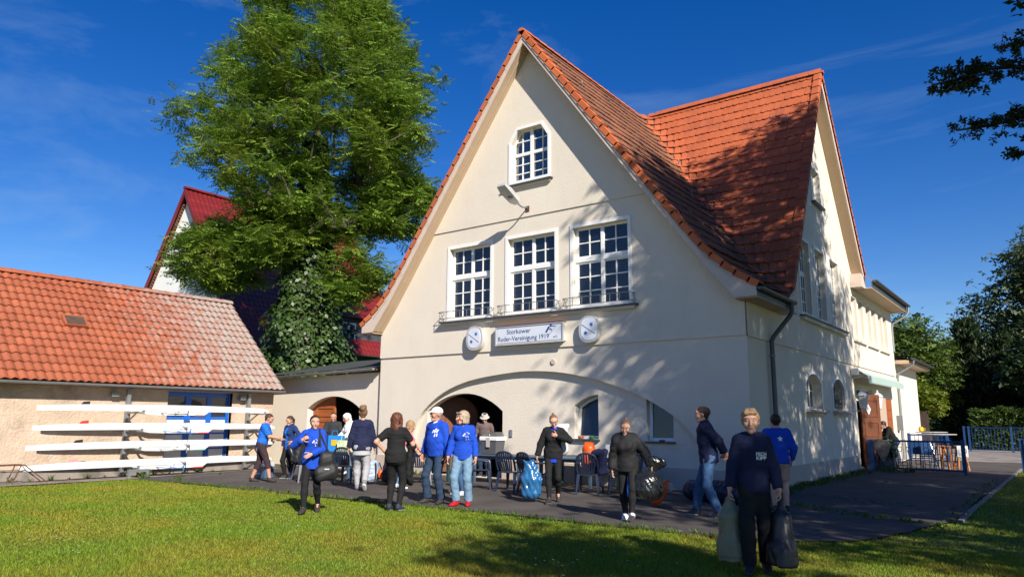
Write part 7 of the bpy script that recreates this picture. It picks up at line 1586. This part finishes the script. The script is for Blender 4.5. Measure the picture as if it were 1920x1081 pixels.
tp = blob('tarpaulin', 'grey tarpaulin hung over the gate in a point', 'tarpaulin', (.62, 10.84, 0), -.16, [cap((-.30, 0, .97), (.30, 0, .97), .03), cap((-.22, .0, .90), (0, 0, .45), (.10, .022), (.05, .02), (1, 0, 0)), cap((.22, 0, .90), (0, 0, .45), (.10, .022), (.05, .02), (1, 0, 0)), cap((0, 0, .92), (0, 0, .32), (.18, .022), (.07, .02), (1, 0, 0))], mat('grey_canvas', (.15, .145, .14), r=.8, b=.1), .014, .004, part='canvas')
ft = thing('folded_trestle', 'folded metal trestle leaning behind the gate', 'trestle', (1.95, 11.6, 0))
tubes([[(1.85, 11.5, .02), (2.05, 11.7, .95)], [(2.15, 11.5, .02), (1.9, 11.7, .95)], [(1.88, 11.52, .3), (2.12, 11.52, .3)], [(1.95, 11.6, .95), (2.05, 11.7, .95)], [(2.0, 11.5, .02), (2.0, 11.75, .9)]], .016, 6).build('frame', m_alu, ft)
bf = thing('board_fence', 'brown board fence below the yellow-green bush', 'fence', (-2.3, 36.5, 0)); m_bd = mat('brown_board', (.085, .055, .04), r=.9, v=.3, s=5, b=.3, objr=.3)
for q in range(14): MB().box(-3.6+q*.17, -3.6+q*.17+.16, 36.4+.01*(q % 2), 36.43+.01*(q % 2), 0, 2.25+.03*math.sin(q*2.1)).build('board', m_bd, bf)
for z in (.5, 1.8): MB().box(-3.6, -1.2, 36.45, 36.5, z, z+.1).build('rail', m_bd, bf)
shd = thing('garden_shed', 'pale blue shed with brown tiled roof and satellite dish', 'shed', (-2.2, 55, 0))
MB().box(-5, 1.2, 54, 57, 0, 3.9).build('wall', mat('pale_blue_render', (.30, .38, .46), r=.85, b=.1), shd); MB().add([(-5.3, 53.6, 3.85), (1.6, 53.6, 3.85), (1.6, 57, 5.3), (-5.3, 57, 5.3)], [(0, 1, 2, 3)]).build('roof', m_tileb, shd)
MB().box(-1.8, .9, 53.97, 54.01, 1.9, 2.5).build('lattice_panel', m_lamp, shd); MB().lathe([(.0, -.06), (.30, .02), (.45, .12), (.43, .12), (.0, -.03)], (0, 0, 0), 16).build('satellite_dish', m_zinc, shd)
sdh = [o for o in shd.children if o.name.startswith('satellite')][0]; sdh.location = (.6, -1.6, 5.1); sdh.rotation_euler = (rad(75), 0, .5)
hb = thing('planter', 'dark planter with leafy plants inside the gate by the door', 'planter', (.55, 11.7, 0)); MB().box(.25, .85, 11.4, 11.7, 0, .42).build('trough', m_zincd, hb); rg = np.random.default_rng(3)
quads_obj('foliage', scatter(leaf_template('oval'), np.stack([rg.uniform(.25, .9, 260), rg.uniform(11.35, 11.75, 260), .42+np.abs(rg.normal(size=260))*.24], 1), 1.1, .3, rg=rg), m_leafm, hb)
